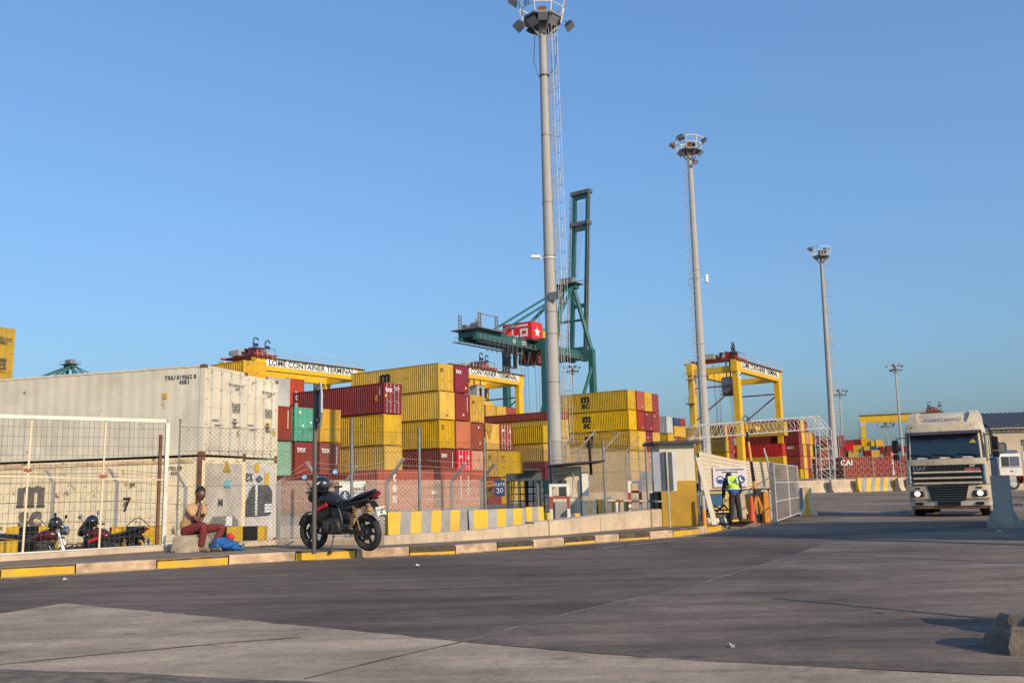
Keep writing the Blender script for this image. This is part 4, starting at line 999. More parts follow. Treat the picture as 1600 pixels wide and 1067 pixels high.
# white mesh gate leaf at the exit
a_, b_ = gp(1215, 819, 0), gp(1251, 805, 0); d = V((b_.x - a_.x, b_.y - a_.y, 0)); L_ = d.length; H_ = at(1214, 724, a_.y).z
wg = thing('mesh_gate_leaf', 'open white mesh gate leaf beside the boom gate', 'gate', (a_.x, a_.y, 0), math.atan2(d.y, d.x))
q = MB()
for x in (0, L_ * .52, L_): q.tube((x, 0, .08), (x, 0, H_), .019, n=8)
for z in (.1, H_ * .37, H_ * .68, H_): q.tube((0, 0, z), (L_, 0, z), .019, n=8)
q.build('frame', M['galvw'], wg, 40)
q = MB(); mesh_wires(q, (0, .0), (L_, .0), .1, H_, (.055, .055), .0042, diag=False); q.build('netting', M['wirel'], wg)
q = MB(); q.beam((-.12, .05, -.1), (-.12, .05, H_ + .03), .16, .12, up=(0, 1, 0)); q.build('post', M['galvd'], wg)
# bent thin post above hoarding
a_, b_, c_ = at(1203, 745, 30.8), at(1198, 716, 30.8), at(1193, 700, 30.8); q = MB(); q.path([V((0, 0, -1.9)), V((0, 0, 0)), b_ - a_, c_ - a_], .035, 8); tag(place(q.build('bent_post', M['galv']), a_, 0), 'thin bent grey post standing in front of the hoarding right of the arm', 'post')
# ---------------------------------------------------------------- light masts
def floodlight(parent, c, aim, s=1.0):
    "flat lamp head tilted along aim"
    aim = V(aim).normalized(); x = aim.cross(V((0, 0, 1)));
    if x.length < .1: x = V((1, 0, 0))
    x.normalize(); y = x.cross(aim); c = V(c)
    h = MB(); w, hh, d = .62 * s, .5 * s, .2 * s
    def P(a, b, e): return c + x * a + y * b + aim * e
    h.hexa([P(-w * .4, -hh * .4, -d), P(w * .4, -hh * .4, -d), P(w * .4, hh * .4, -d), P(-w * .4, hh * .4, -d), P(-w / 2, -hh / 2, 0), P(w / 2, -hh / 2, 0), P(w / 2, hh / 2, 0), P(-w / 2, hh / 2, 0)])
    h.beam(P(-w * .55, 0, -d * .5), P(-w * .2, 0, -d * 1.8), .05 * s, .05 * s); h.beam(P(w * .55, 0, -d * .5), P(w * .2, 0, -d * 1.8), .05 * s, .05 * s)
    o = h.build('floodlight', M['lamp'], parent)
    g = MB(); g.hexa([P(-w * .46, -hh * .46, .002), P(w * .46, -hh * .46, .002), P(w * .46, hh * .46, .002), P(-w * .46, hh * .46, .002), P(-w * .46, -hh * .46, .012), P(w * .46, -hh * .46, .012), P(w * .46, hh * .46, .012), P(-w * .46, hh * .46, .012)])
    g.build('lens', M['lampglass'], o)
def mast(label, base, top, r0, r1, lamps, ladder=None, rp=1.25, detail=2, n=12, rings=()):
    "base: world foot; top: world centre of platform floor"
    t = thing('light_mast', label, 'light mast', base, 0, 'tall floodlight masts'); T = V(top) - V(base); H = T.z
    def ax(z): return V((T.x * z / H, T.y * z / H, z))
    q = MB(); K = 8
    for i in range(K): q.tube(ax(H * i / K), ax(H * (i + 1) / K), r0 + (r1 - r0) * i / K, r0 + (r1 - r0) * (i + 1) / K, n=n, caps=(i in (0, K - 1)))
    for z in rings:
        r = r0 + (r1 - r0) * z / H; q.tube(ax(z), ax(z + .05), r + .015, r + .015, n=n, m=1)
    q.build('pole', [M['mast'], M['galvd']], t, 40)
    if ladder:
        dx, dy = ladder; q = MB(); c_ = MB(); off = lambda z: (r0 + (r1 - r0) * z / H)
        dv = V((dx, dy, 0)); sd = V((-dy, dx, 0))
        def lp(z, o, s_): return ax(z) + dv * (off(z) + o) + sd * s_
        for s_ in (-.22, .22): q.tube(lp(2.6, .2, s_), lp(H, .2, s_), .022, n=5)
        z = 2.6; st = .3 if detail > 1 else .6
        while z < H: q.tube(lp(z, .2, -.22), lp(z, .2, .22), .014, n=4); z += st
        z = 3
        while z < H: q.tube(ax(z), lp(z, .2, 0), .025, n=4); z += 3
        q.build('ladder', M['galv'], t)
        z = 4.2
        while z < H:
            pts = [lp(z, .2 + .3 * math.sin(math.pi * k / 6) * 1.7, -.36 * math.cos(math.pi * k / 6)) for k in range(7)]; c_.path(pts, .014, 4); z += 1.1 if detail > 1 else 2.2
        for k in (1, 3, 5): c_.tube(lp(4.2, .2 + .3 * math.sin(math.pi * k / 6) * 1.7, -.36 * math.cos(math.pi * k / 6)), lp(H, .2 + .3 * math.sin(math.pi * k / 6) * 1.7, -.36 * math.cos(math.pi * k / 6)), .012, n=4)
        c_.build('safety_cage', M['galv'], t)
    oc = [(math.cos(R_(22.5 + 45 * i)), math.sin(R_(22.5 + 45 * i))) for i in range(8)]
    q = MB(); q.loft([[T + V((x * rp, y * rp, 0)) for x, y in oc], [T + V((x * rp, y * rp, .14)) for x, y in oc]])
    for x, y in oc[::2]: q.beam(T + V((x * rp * .95, y * rp * .95, -.02)), ax(H - rp * .8) + V((x * r1, y * r1, 0)), .09, .09)
    q.build('platform', M['galvd'], t)
    q = MB()
    rt = rp * 1.22
    for i in range(8):
        x, y = oc[i]; x2, y2 = oc[(i + 1) % 8]
        q.beam(T + V((x * rp, y * rp, .1)), T + V((x * rt, y * rt, 1.25)), .06, .06)
        q.beam(T + V((x * rt, y * rt, 1.25)), T + V((x2 * rt, y2 * rt, 1.25)), .06, .06); rm = (rp + rt) / 2; q.beam(T + V((x * rm, y * rm, .68)), T + V((x2 * rm, y2 * rm, .68)), .045, .045)
    q.build('railing', M['whitep'], t)
    for a_, z, out, s in lamps:
        a_ = R_(a_); floodlight(t, T + V((math.cos(a_) * rp * out, math.sin(a_) * rp * out, z)), (math.cos(a_) * .62, math.sin(a_) * .62, -.75), s)
    q = MB(); q.cbox(T + V((0, 0, .55)), (.5, .5, .8)); q.build('control_box', M['rusty'], t)
    return t
b = at(869, 752, 55); b.z = YARD; tp_ = at(847.5, 34, 55.0)
m1 = mast('nearest and tallest pale concrete light mast, with a square tiled look and ladder on its right', b, tp_, .5, .26,
     [(178, 1.45, 1.5, 1.35), (225, -.35, .75, 1.3), (315, -.3, .75, 1.3), (205, -.75, 1.35, 1.3), (345, -.7, 1.4, 1.2), (60, -.2, 1.0, 1.2), (120, -.2, 1.0, 1.2), (270, -.2, .8, 1.1)], (.94, -.34), 1.32, 2, 10, rings=(3.2, 8, 11, 12.4, 16, 19.5, 24))
m1['label'] = 'nearest and tallest pale concrete light mast, caged ladder on its right side'
T = tp_ - b; ax_ = lambda z: V((T.x * z / T.z, T.y * z / T.z, z))
q = MB(); z = at(868, 404, 55).z - b.z; c = ax_(z); q.beam(c, c + V((-.62, -.1, 0)), .05, .05); q.tube(c - V((0, 0, .04)), c + V((0, 0, .04)), .43, n=12); q.rbox(c + V((-.88, -.2, .1)), (.62, .2, .2), .03); q.build('camera', M['whites'], m1)
q = MB(); z = at(868, 466, 55).z - b.z; c = ax_(z) + V((.12, -.45, 0)); q.beam(c, c + V((.5, .1, .15)), .05, .05); q.build('bracket', M['galv'], m1); floodlight(m1, c + V((-.02, -.2, .0)), (-.5, -.75, -.35), 1.0)
q = MB(); z = T.z - 3.9; c = ax_(z); q.tube(c, c + V((0, 0, .09)), .33, n=12); q.path([c + V((.3, -.2, 0)), c + V((.75, -.3, .5)), c + V((.9, -.35, 2.6))], .03, 5); q.path([c + V((-.33, -.1, 0)), c + V((-.65, -.2, 1)), c + V((-.5, -.2, 3.2))], .025, 5); q.build('cable', M['dark'], m1)
text(m1, '01', .45, T + V((-1.02, -1.12, .75)), (.8, -.6, 0), (0, 0, 1), M['blackl'], .02)
b = at(1104, 715, 82); b.z = zr(b.x, b.y); tp_ = at(1077, 238, 82)
m2 = mast('second light mast, thin pale concrete with brackets and lamp cluster, above the booth', b, tp_, .46, .22, [(185, .6, 1.5, 1.2), (215, 1.2, 1.0, 1.2), (350, .9, 1.35, 1.2), (200, -.3, .9, 1.1), (330, -.35, 1.0, 1.1), (300, -1.3, .7, .9), (60, 1.1, 1.2, 1.1)], (-.75, -.66), 1.1, 2, 10, rings=(4, 10, 13, 20))
m2['label'] = 'second light mast from the left, caged ladder on its left, rising above the booth'
T = tp_ - b
q = MB(); z = at(1096, 438, 82).z - b.z; c = V((T.x * z / T.z, T.y * z / T.z, z)); q.beam(c, c + V((.8, -.2, 0)), .06, .06); q.rbox(c + V((.9, -.2, .1)), (.3, .3, .75), .05); q.build('camera', M['whites'], m2); q = MB(); q.torus(c + V((-.55, -.5, -.3)), .35, .02, 'y', 14, 5); q.cbox(c + V((-.3, -.5, .1)), (.9, .05, .05)); q.build('bracket', M['galvd'], m2)
b = at(1306, 748, 118); b.z = zr(b.x, b.y); tp_ = at(1283, 402, 118)
m3_ = mast('third light mast, left of the truck', b, tp_, .5, .22, [(190, 1.0, 1.4, 1.3), (10, .8, .85, 1.1), (30, 1.1, .8, .9), (210, -.2, .9, 1.2), (330, -.2, .8, 1.0)], (.9, -.4), 1.1, 1, 10, rings=(4, 10))
m3_['label'] = 'third light mast from the left, thin and pale, just behind the lattice gantry leg'
for px, pb, pt, tx, Y, r, lab in ((1408.5, 690, 578, 1398.5, 250, .45, 'slender distant light mast just left of the truck cab'), (1316, 700, 616.5, 1312, 300, .4, 'distant light mast with dark lamps right behind the third mast'),
                             (1388, 696, 666, 1385.5, 520, .45, 'tiny far light mast between the yellow gantry legs and the truck'), (897.5, 640, 580, 894.5, 262, .4, 'far light mast seen through the legs of the green crane')):
    b = at(px, pb, Y); tp_ = at(tx, pt, Y); sc = Y / 200
    dv = (tp_ - b); b2 = V((b.x + dv.x * (0 - b.z) / dv.z * .5, b.y, 0)); mm = mast(lab, b2, tp_, r, r * .5, [(180, .9, 1.7, 1.2 * sc), (0, .9, 1.5, 1.2 * sc), (235, 1.1, 1.0, 1.2 * sc), (305, 1.1, 1.0, 1.2 * sc), (200, -.3, 1.2, 1.0 * sc), (340, -.3, 1.2, 1.0 * sc)], None, 1.1 * sc, 1, 8)

# ---------------------------------------------------------------- rubber tyred gantry cranes
M['trolley'] = mat('trolley_dark_red', (.3, .025, .025), .6, var=.3, scale=.8)
M['GWc'] = mat('cab_grey', (.34, .33, .32), .5)
AR = math.atan2(.827, .562)
def rtg(label, pos, rz, H=25.0, span=23.5, gauge=8.6, words='LOME CONTAINER TERMINAL', num='120', trolley=.3, spread=None, wf=.5, wsz=1.05):
    t = thing('gantry_crane', label, 'gantry crane', pos, rz, 'yellow yard gantry cranes'); gh = 2.3; lw = 1.5; m = M['crane']
    for y in (0, gauge):
        for x in (0, span):
            q = MB(); q.loft([[(x - lw / 2, y - .55, 1.6), (x + lw / 2, y - .55, 1.6), (x + lw / 2, y + .55, 1.6), (x - lw / 2, y + .55, 1.6)], [(x - lw / 2, y - .55, H - gh), (x + lw / 2, y - .55, H - gh), (x + lw / 2, y + .55, H - gh), (x - lw / 2, y + .55, H - gh)]]); q.build('leg', m, t)
        q = MB(); q.box(-lw / 2 - .4, span + lw / 2 + .4, y - .6, y + .6, H - gh + .003, H); g_ = q.build('girder', m, t)
        q = MB()
        s_ = -1 if y == 0 else 1; yy = y + s_ * .95
        for i in range(25):
            x = -1 + i * (span + 2) / 24; q.tube((x, yy, H), (x, yy, H + 1.1), .035, n=4)
        for z in (H + .55, H + 1.1): q.tube((-1, yy, z), (span + 1, yy, z), .035, n=4)
        q.build('railing', M['galv'], g_)
        q = MB(); q.box(-1.2, span + 1.2, y + s_ * .62, y + s_ * 1.05, H - .05, H + .02)
        for i in range(26): x = -1.1 + i * (span + 2) / 25; q.beam((x, y + s_ * .6, H - .35), (x + .3, y + s_ * 1.05, H - .06), .12, .12)
        q.build('walkway', M['rusty'], g_)
    if words:
        q = MB(); q.box(1.2, span - .8, -.66, -.603, H - 1.5, H - .25); sb = q.build('signboard', M['whitel'], t)
        wd_ = max(v_.co.x for v_ in text_mesh(words, 1.5, .014, .01, M['blackl']).vertices) * 2; text(sb, words, 1.5, (span * .5 + .1, -.69, H - .88), (1, 0, 0), (0, 0, 1), M['blackl'], .014, sx=(span - 3.2) / wd_, ext=.01)
    for x in (0, span):
        q = MB(); q.box(x - .6, x + .6, .55, gauge - .55, 1.0, 2.2); q.box(x - .5, x + .5, .56, gauge - .56, H - gh - .001, H - gh + 1.2); q.build('sill_beam', m, t)
        q = MB(); q.tube((x, .5, H - gh - 2.6), (x, gauge - .5, H - gh - 2.6), .16, n=6); q.tube((x, .5, H * .52), (x, gauge - .5, H * .52), .14, n=6); q.tube((x, .5, H - gh - 3), (x, gauge - .5, H * .55), .15, n=6); q.tube((x, .5, H * .49), (x, gauge * .6, H * .33), .13, n=6); q.build('brace', M['rusty'], t)
        for y in (-.6, gauge + .6):
            q = MB(); q.lathe([(.3, -.35), (.8, -.33), (.85, 0), (.8, .33), (.3, .35)], (x, y, .85), 18, axis='x'); q.lathe([(.3, -.35), (.8, -.33), (.85, 0), (.8, .33), (.3, .35)], (x, y + (1.9 if y < 0 else -1.9), .85), 18, axis='x'); q.build('wheel', M['rubber'], t)
    q = MB(); q.box(-.76, .76, -.62, -.556, H - 3.6, H - 2.5); nb_ = q.build('number_plate', M['whitel'], t); text(nb_, num, .8, (0, -.65, H - 3.05), (1, 0, 0), (0, 0, 1), M['blackl'], .02)
    q = MB(); q.box(-.35 - .75 - .02, -.752, gauge - .9, gauge + .9, H - 3.2, H - 3.1); q.box(-1.9, -.752, gauge - .9, gauge + .9, H - 8, H - 7.9); q.box(-1.9, -.752, gauge - .9, gauge + .9, H - 14, H - 13.9)
    for z0_ in (H - 14, H - 8, H - 3.2):
        for yy in (gauge - .9, gauge + .9): q.tube((-1.85, yy, z0_), (-1.85, yy, z0_ + 1.2), .04, n=4)
        q.tube((-1.85, gauge - .9, z0_ + 1.2), (-1.85, gauge + .9, z0_ + 1.2), .04, n=4); q.tube((-1.0, gauge + .6, z0_ - 5), (-1.0, gauge - .6, z0_), .05, n=4); q.tube((-1.4, gauge + .6, z0_ - 5), (-1.4, gauge - .6, z0_), .05, n=4)
    q.build('stairway', M['galvd'], t)
    X = span * trolley
    q = MB(); q.box(X - 2.6, X + 2.6, -.3, .3, H + .35, H + .65); q.box(X - 2.6, X + 2.6, gauge - .3, gauge + .3, H + .35, H + .65); q.box(X - 2.2, X + 2.2, .3, gauge - .3, H + .45, H + .6); q.box(X - 1.8, X + .2, .6, 2.6, H + .75, H + 1.9); q.box(X + .6, X + 2.2, 4, 7, H + .75, H + 1.7); tr = q.build('trolley', M['trolley'], t)
    q = MB(); q.lathe([(.45, -1.2), (.45, 1.2)], (X - .2, gauge * .55, H + 1.3), 14, axis='y'); q.lathe([(.4, -1), (.4, 1)], (X + 1.4, 1.8, H + 1.2), 14, axis='y'); q.box(X - 2.4, X - 1, 4.6, 7, H + .75, H + 1.8); q.build('hoist', M['galv'], tr)
    q = MB()
    for xx, yy in ((X - 1.9, 1), (X + 1.7, 2.2)):
        q.tube((xx, yy, H + .7), (xx, yy, H + 3.2), .12, n=6); q.path([(xx, yy, H + 3.2), (xx + .3, yy, H + 3.7), (xx + .9, yy, H + 3.6), (xx + 1.1, yy, H + 3.2)], .12, 6); q.cbox((xx + .5, yy, H + 2.4), (.9, .5, .5))
    rg_ = random.Random(11)
    for k in range(16): q.cbox((X + rg_.uniform(-2.3, 2.3), rg_.uniform(0, gauge), H + .8 + rg_.uniform(0, .9)), (rg_.uniform(.2, .7), rg_.uniform(.3, .9), rg_.uniform(.2, .8)))
    q.path([(X - 2.4, .2, H + .8), (X - 2.4, .2, H + 1.8), (X + 2.4, .2, H + 1.8), (X + 2.4, .2, H + .8)], .05, 5); q.build('jib', M['dark'], tr)
    q = MB(); q.rbox((X - 1.0, 2.3, H - 4.7), (3.2, 2.4, 3.3), .3); 
    for xx in (X - 1.7, X + .1): q.cbox((xx, 1.09, H - 4.7), (.8, .04, 2.1), 1)
    q.build('cab', [M['GWc'], M['black']], tr); q = MB(); q.box(X - 2.8, X + .8, .9, 3.6, H - 6.55, H - 6.4)
    for xx in (X - 2.3, X - .1): q.beam((xx, 2.3, H - 3.3), (xx, 2.3, H + .4), .18, .18)
    q.build('hanger', M['dark'], tr)
    if spread:
        z = spread; r_ = MB()
        for dx in (-.9, -.5, .5, .9):
            for dy in (-1.6, 1.6): r_.tube((X + 2.4 + dx * 2.2, gauge / 2 + dy, H + .4), (X + 2.4 + dx * 1.2, gauge / 2 + dy, z + 1.2), .035, n=4)
        r_.build('hoist_rope', M['dark'], tr)
        s_ = MB(); s_.box(X + 2.4 - .5, X + 2.4 + .5, gauge / 2 - 6, gauge / 2 + 6, z + .15, z + .75); s_.box(X + 1.2, X + 3.6, gauge / 2 - 2.6, gauge / 2 + 2.6, z + .75, z + 1.25)
        for dy in (-6, 6): s_.box(X + 2.4 - 1.2, X + 2.4 + 1.2, gauge / 2 + dy - .2, gauge / 2 + dy + .2, z, z + .5)
        for dy in (-2, 2): s_.lathe([(.45, -.15), (.45, .15)], (X + 2.4, gauge / 2 + dy, z + 1.6), 12, axis='x')
        s_.build('spreader', m, tr)
    return t
def base_for(px, py, Y, H): p = at(px, py, Y); return V((p.x, p.y, p.z - H))
rtg3 = rtg('nearly whole yellow gantry crane on the right lifting a yellow container', base_for(1149, 562, 172, 25), AR, 25, 24.5, 9.2, num='120', trolley=.13, spread=11.6)
rtg2 = rtg('yellow gantry crane behind the tall middle stack, under the green crane', base_for(702, 569, 176, 25), AR, 25, 24.5, 9.2, num='118', trolley=.55)
rtg1 = rtg('yellow gantry crane on the left behind the white containers', base_for(404, 558, 160, 25), AR - .03, 25, 24.5, 9.2, num='117', trolley=.06)
rtg4 = rtg('small distant yellow gantry crane seen left of the truck cab', base_for(1347, 649, 330, 25), R_(-21), 25, 26, 9, words='', num='115', trolley=.93)

# ---------------------------------------------------------------- ship to shore cranes
def sts(label, pos, rz, boom_up=True):
    t = thing('ship_crane', label, 'harbour crane', pos, rz, 'green harbour cranes'); m = M['craneg']; g = 25.0; w = 12.25; Z = 39.0
    for x in (0, g):
        for y in (0, w):
            q = MB(); q.loft([[(x - 1.0, y - .8, 0), (x + 1.0, y - .8, 0), (x + 1.0, y + .8, 0), (x - 1.0, y + .8, 0)], [(x - .85, y - .7, Z - 1.4), (x + .85, y - .7, Z - 1.4), (x + .85, y + .7, Z - 1.4), (x - .85, y + .7, Z - 1.4)]]); q.build('leg', m, t)
        q = MB(); q.box(x - .9, x + .9, .7, w - .7, 12, 14.4); q.box(x - .85, x + .85, -.7, w + .7, Z - 1.4, Z + 1.4); q.build('cross_beam', m, t)
        q = MB()
        for y in (0, w):
            for k in range(4): q.lathe([(.5, -.25), (.5, .25)], (x - 2.4 + k * 1.6, y, .5), 12, axis='y')
        q.build('bogie', M['dark'], t)
    for y in (0, w):
        q = MB(); q.beam((0, y, 13), (g, y, 13), 1.2, 1.6); q.tube((g - .5, y, Z - 4), (g - 14, y, 13.5), .5, n=8); q.tube((.2, y, Z - 3), (-5 + 5, y, Z - 3.01), .3, n=6); q.build('portal_brace', m, t)
    q = MB(); q.tube((.5, -.2, Z - 3), (-.3, -6.5, 17), .01, n=4)
    ys = (w / 2 - 2.2, w / 2 + 2.2)
    q = MB()
    for y in ys: q.box(-25, g + 4, y - .6, y + .6, Z - 1.39, Z + 1.1)
    for x in (-24.5, -12, 3, 16, g + 3): q.box(x - .4, x + .4, ys[0] + .6, ys[1] - .6, Z - .6, Z + .6)
    gd = q.build('girder', m, t)
    text(gd, '01', 1.5, (-9, ys[0] - .63, Z - .1), (1, 0, 0), (0, 0, 1), M['whitel'], .02, ext=.01); text(gd, 'LCT', 1.3, (-4.5, ys[0] - .63, Z - .1), (1, 0, 0), (0, 0, 1), M['whitel'], .02, ext=.01)
    q = MB()
    for y in (ys[0] - 1.7, ys[1] + 1.7):
        q.box(-25.5, g, y - .5, y + .5, Z - 1.6, Z - 1.5)
        for i in range(26): x = -25 + i * 2; q.tube((x, y, Z - 1.5), (x, y, Z - .4), .06, n=4)
        q.tube((-25, y, Z - .4), (g, y, Z - .4), .06, n=4)
    q.build('walkway', M['galvd'], gd)
    q = MB()
    for x in range(-22, -4, 3): q.box(x, x + .2, ys[0] - 2, ys[1] + 2, Z + 1.1, Z + 1.25)
    q.box(-26, -15, ys[0] - 2.2, ys[1] + 2.2, Z + 1.1, Z + 1.3)
    for x, y in ((-25, ys[0] - 1.5), (-18, ys[0] - 1.5), (-25, ys[1]), (-18, ys[1])):
        for dx in (-.45, .45): q.box(x + dx - .12, x + dx + .12, y - .12, y + .12, Z + 1.3, Z + 5)
        for k in range(4): q.beam((x - .45, y, Z + 1.4 + k * .9), (x + .45, y, Z + 2.3 + k * .9), .12, .12)
    q.box(-25, -18, ys[0] - 1.6, ys[0] - 1.4, Z + 4.6, Z + 4.8); q.lathe([(.9, -1.2), (.9, 1.2)], (-21.5, w / 2, Z + 2.6), 12, axis='y'); q.cbox((-23, w / 2 + 2, Z + 2), (1.6, 1.4, 1.4)); q.build('drive_platform', M['galvd'], t)
    x0, y0, y1, x1 = -3.65, 1.5, 10.6, 1.65
    q = MB(); q.box(x0, x1, y0, y1, Z + 1.12, Z + 5.7); hs = q.build('machinery_house', M['craner'], t)
    q = MB(); q.box(x0 - 6, x0, 7.6, 11, Z + 1.2, Z + 3.4); q.build('annex', M['craner'], hs)
    q = MB(); q.box(x0 - .2, x1 + .1, y0 - .2, y1, Z + .6, Z + 1.11); q.build('base_frame', M['dark'], hs)
    q = MB()
    def fl(a0, a1, z0, z1): q.box(x0 - .03, x0, a0, a1, Z + z0, Z + z1)   # read from the back: +y is to the left
    fl(7.2, 7.8, 1.9, 4.2); fl(5.6, 7.2, 1.9, 2.5); fl(4.6, 5.1, 1.9, 4.0); fl(2.7, 3.3, 1.9, 4.0); fl(3.3, 4.6, 1.9, 2.5); fl(3.3, 4.6, 3.4, 4.0); fl(2.7, 7.8, 4.6, 5.1); q.build('logo', M['whitel'], hs)
    q = MB(); st = []
    for i in range(10): r = 1.5 if i % 2 == 0 else .6; st.append((r * math.sin(math.pi * i / 5), r * math.cos(math.pi * i / 5)))
    q.prism(st, ((x0 + x1) / 2, y0, Z + 3.1), (1, 0, 0), (0, 0, 1), (0, -.04, 0)); q.build('star', M['whitel'], hs)
    q = MB(); q.box(x1 + .1, x1 + 3.4, y0 + .2, y1 - 1, Z + 1.12, Z + 4.6); q.box(x1 + .4, x1 + 3.0, y0 + .17, y0 + .2, Z + 2.0, Z + 3.6, 1); q.build('electric_house', [mat('green_cabin', (.05, .3, .12), .5), M['yel']], hs)
    q = MB(); q.box(1, 5, ys[0] - .5, ys[1] + .5, Z - 4.6, Z - 1.7); q.cbox((8, w / 2, Z - 3), (2.4, 2.2, 2.6)); tr = q.build('trolley', mat('trolley_red', (.16, .03, .02), .6, var=.4, scale=1), t)
    q = MB()
    for dx in (1.3, 3, 4.6):
        for y in ys: q.tube((dx, y, Z - 4.6), (dx + .5, y, 11), .05, n=4)
    q.build('hoist_rope', M['dark'], tr)
    q = MB(); q.box(-.5, 5.5, w / 2 - 6.2, w / 2 + 6.2, 8.2, 9.2); q.box(1.2, 4.2, w / 2 - 3, w / 2 + 3, 9.2, 11)
    for y in (-6, -3, 3, 6): q.cbox((2.5, w / 2 + y, 9.6), (2.6, .6, 1.0))
    q.build('spreader', mat('spreader', (.4, .27, .12), .6, var=.4, scale=.8), tr)
    q = MB()
    for i in range(8):
        x0 = -24 + i * 2.0; pts = [(x0 + 2.0 * k / 6, ys[0] - 2.2, Z - 1.7 - (2.6 if i < 4 else 3.4) * math.sin(math.pi * k / 6)) for k in range(7)]; q.path(pts, .09, 4)
    for i in range(3):
        x0 = -9 + i * 3.2; pts = [(x0 + 3.2 * k / 6, ys[0] - 1, Z - 1.6 - 4.6 * math.sin(math.pi * k / 6)) for k in range(7)]; q.path(pts, .1, 4)
    q.box(-27, -15, ys[0] - 2.6, ys[0] - 2.0, Z - 2.6, Z - 2.3); q.box(-14, -11, ys[0] - 2.6, ys[0] - 1.6, Z - 7.5, Z - 7.2); q.box(-14, -13.7, ys[0] - 2.6, ys[0] - 1.6, Z - 7.2, Z - 2); q.box(-11.3, -11, ys[0] - 2.6, ys[0] - 1.6, Z - 7.2, Z - 2); q.build('festoon', M['dark'], t)
    # A frame, back stays
    ap = (g - 1.5, w / 2, 59.0); q = MB()
    for y in (0, w):
        yy = w / 2 + (y - w / 2) * .28
        q.tube((g, y, Z + 1), (ap[0], yy, ap[2]), .62, n=8); q.tube((2, y, Z + 1), (ap[0] - .5, yy, ap[2] - .3), .5, n=8)
    q.box(ap[0] - 1.2, ap[0] + 1.2, w / 2 - 3, w / 2 + 3, ap[2] - .8, ap[2] + .5); q.tube((g - .8, 2.5, 49), (g - .8, w - 2.5, 49), .35, n=8); q.build('a_frame', m, t)
    q = MB()
    for y in ys: q.tube((ap[0] - .8, y, ap[2] - .4), (-14.5, y, Z + 1.5), .3, n=6)
    q.tube((4, ys[0], Z + 10.2), (4, ys[0], Z + 6.5), .12, n=4); q.build('back_stay', m, t)
    q = MB(); q.box(ap[0] - 2.5, ap[0] + 2.5, w / 2 - 4, w / 2 + 4, ap[2] + .5, ap[2] + .7)
    for x in (-2.4, 2.4):
        for y in (-4, 0, 4): q.tube((ap[0] + x, w / 2 + y, ap[2] + .6), (ap[0] + x, w / 2 + y, ap[2] + 1.9), .08, n=4)
        q.tube((ap[0] + x, w / 2 - 4, ap[2] + 1.9), (ap[0] + x, w / 2 + 4, ap[2] + 1.9), .08, n=4)
    q.cbox((ap[0], w / 2, ap[2] + 1.6), (2.2, 4, 1.8)); q.build('apex_platform', M['galvd'], t)
    q = MB(); hx_, hz = g + 3.2, Z + .4; Lb = 50.2
    a_ = R_(84) if boom_up else R_(0); dx, dz = math.cos(a_), math.sin(a_); n_ = V((-dz, 0, dx))
    for i, y in enumerate((w / 2 - 2.3, w / 2 + 2.3)):
        q.beam((hx_, y, hz), (hx_ + dx * Lb, y, hz + dz * Lb), .9, 1.15, up=(0, 1, 0))
    for s_ in (0.04, .3, .78, .985): q.beam((hx_ + dx * Lb * s_, w / 2 - 1.8, hz + dz * Lb * s_), (hx_ + dx * Lb * s_, w / 2 + 1.8, hz + dz * Lb * s_), 1.0, 1.1)
    bm = q.build('boom', m, t)
    q = MB()
    for y in (w / 2 - 3.2, w / 2 + 3.2):
        o_ = n_ * .6
        q.beam(V((hx_, y, hz)) + o_, V((hx_ + dx * Lb, y, hz + dz * Lb)) + o_, .45, .1, up=(0, 1, 0)); q.tube(V((hx_, y, hz)) + n_ * 1.5, V((hx_ + dx * Lb, y, hz + dz * Lb)) + n_ * 1.5, .1, n=4)
        for i in range(24):
            p_ = V((hx_ + dx * Lb * i / 23, y, hz + dz * Lb * i / 23)); q.tube(p_ + o_, p_ + n_ * 1.5, .08, n=4)
    for s_ in (.79, .99): q.box(hx_ + dx * Lb * s_ - 1, hx_ + dx * Lb * s_ + 1, w / 2 - 3.4, w / 2 + 3.4, hz + dz * Lb * s_ + .5, hz + dz * Lb * s_ + 1.6)
    q.build('boom_walkway', mat('boom_steel', (.12, .13, .11), .6, var=.5, scale=.6), bm)
    q = MB()
    for k in range(5): q.tube((hx_ + dx * Lb * .95, w / 2 - 1 + k * .5, hz + dz * Lb * .95), (g + 1, w / 2 - 1 + k * .5, 55), .04, n=4)
    q.build('stay_rope', M['dark'], bm)
    if boom_up: text(bm, 'LOME CONTAINER TERMINAL', 1.2, V((hx_ + dx * Lb * .42, w / 2 + 1.78, hz + dz * Lb * .42)) + V((0, -4.62, 0)), (dx, 0, dz), n_, M['whitel'], .02, ext=.01, sx=1.0)
    if not boom_up:
        q = MB()
        for y in ys: q.tube((ap[0], y, ap[2]), (hx_ + Lb * .55, y, hz + 1), .25, n=6); q.tube((ap[0], y, ap[2]), (hx_ + Lb * .95, y, hz + 1), .2, n=6)
        q.build('fore_stay', m, t)
    return t
def sts_pos(px, py, Y, z): p = at(px, py, Y); return V((p.x, p.y, p.z - z))
p = at(851, 545, 230); E_, Rv_ = axes(AX)
crane = sts('huge green harbour crane with a red machinery house and its boom raised', V((p.x, p.y, -1.0)), AR)
ap_ = at(110, 566, 372); Rd = V((.562, .827, 0)); Ld = V((-.827, .562, 0))
b2 = ap_ - Rd * 23.5 - Ld * 6.1
sts('far green harbour crane of which only the apex shows above the long white container', V((b2.x, b2.y, ap_.z - 60.5)), AR, False)

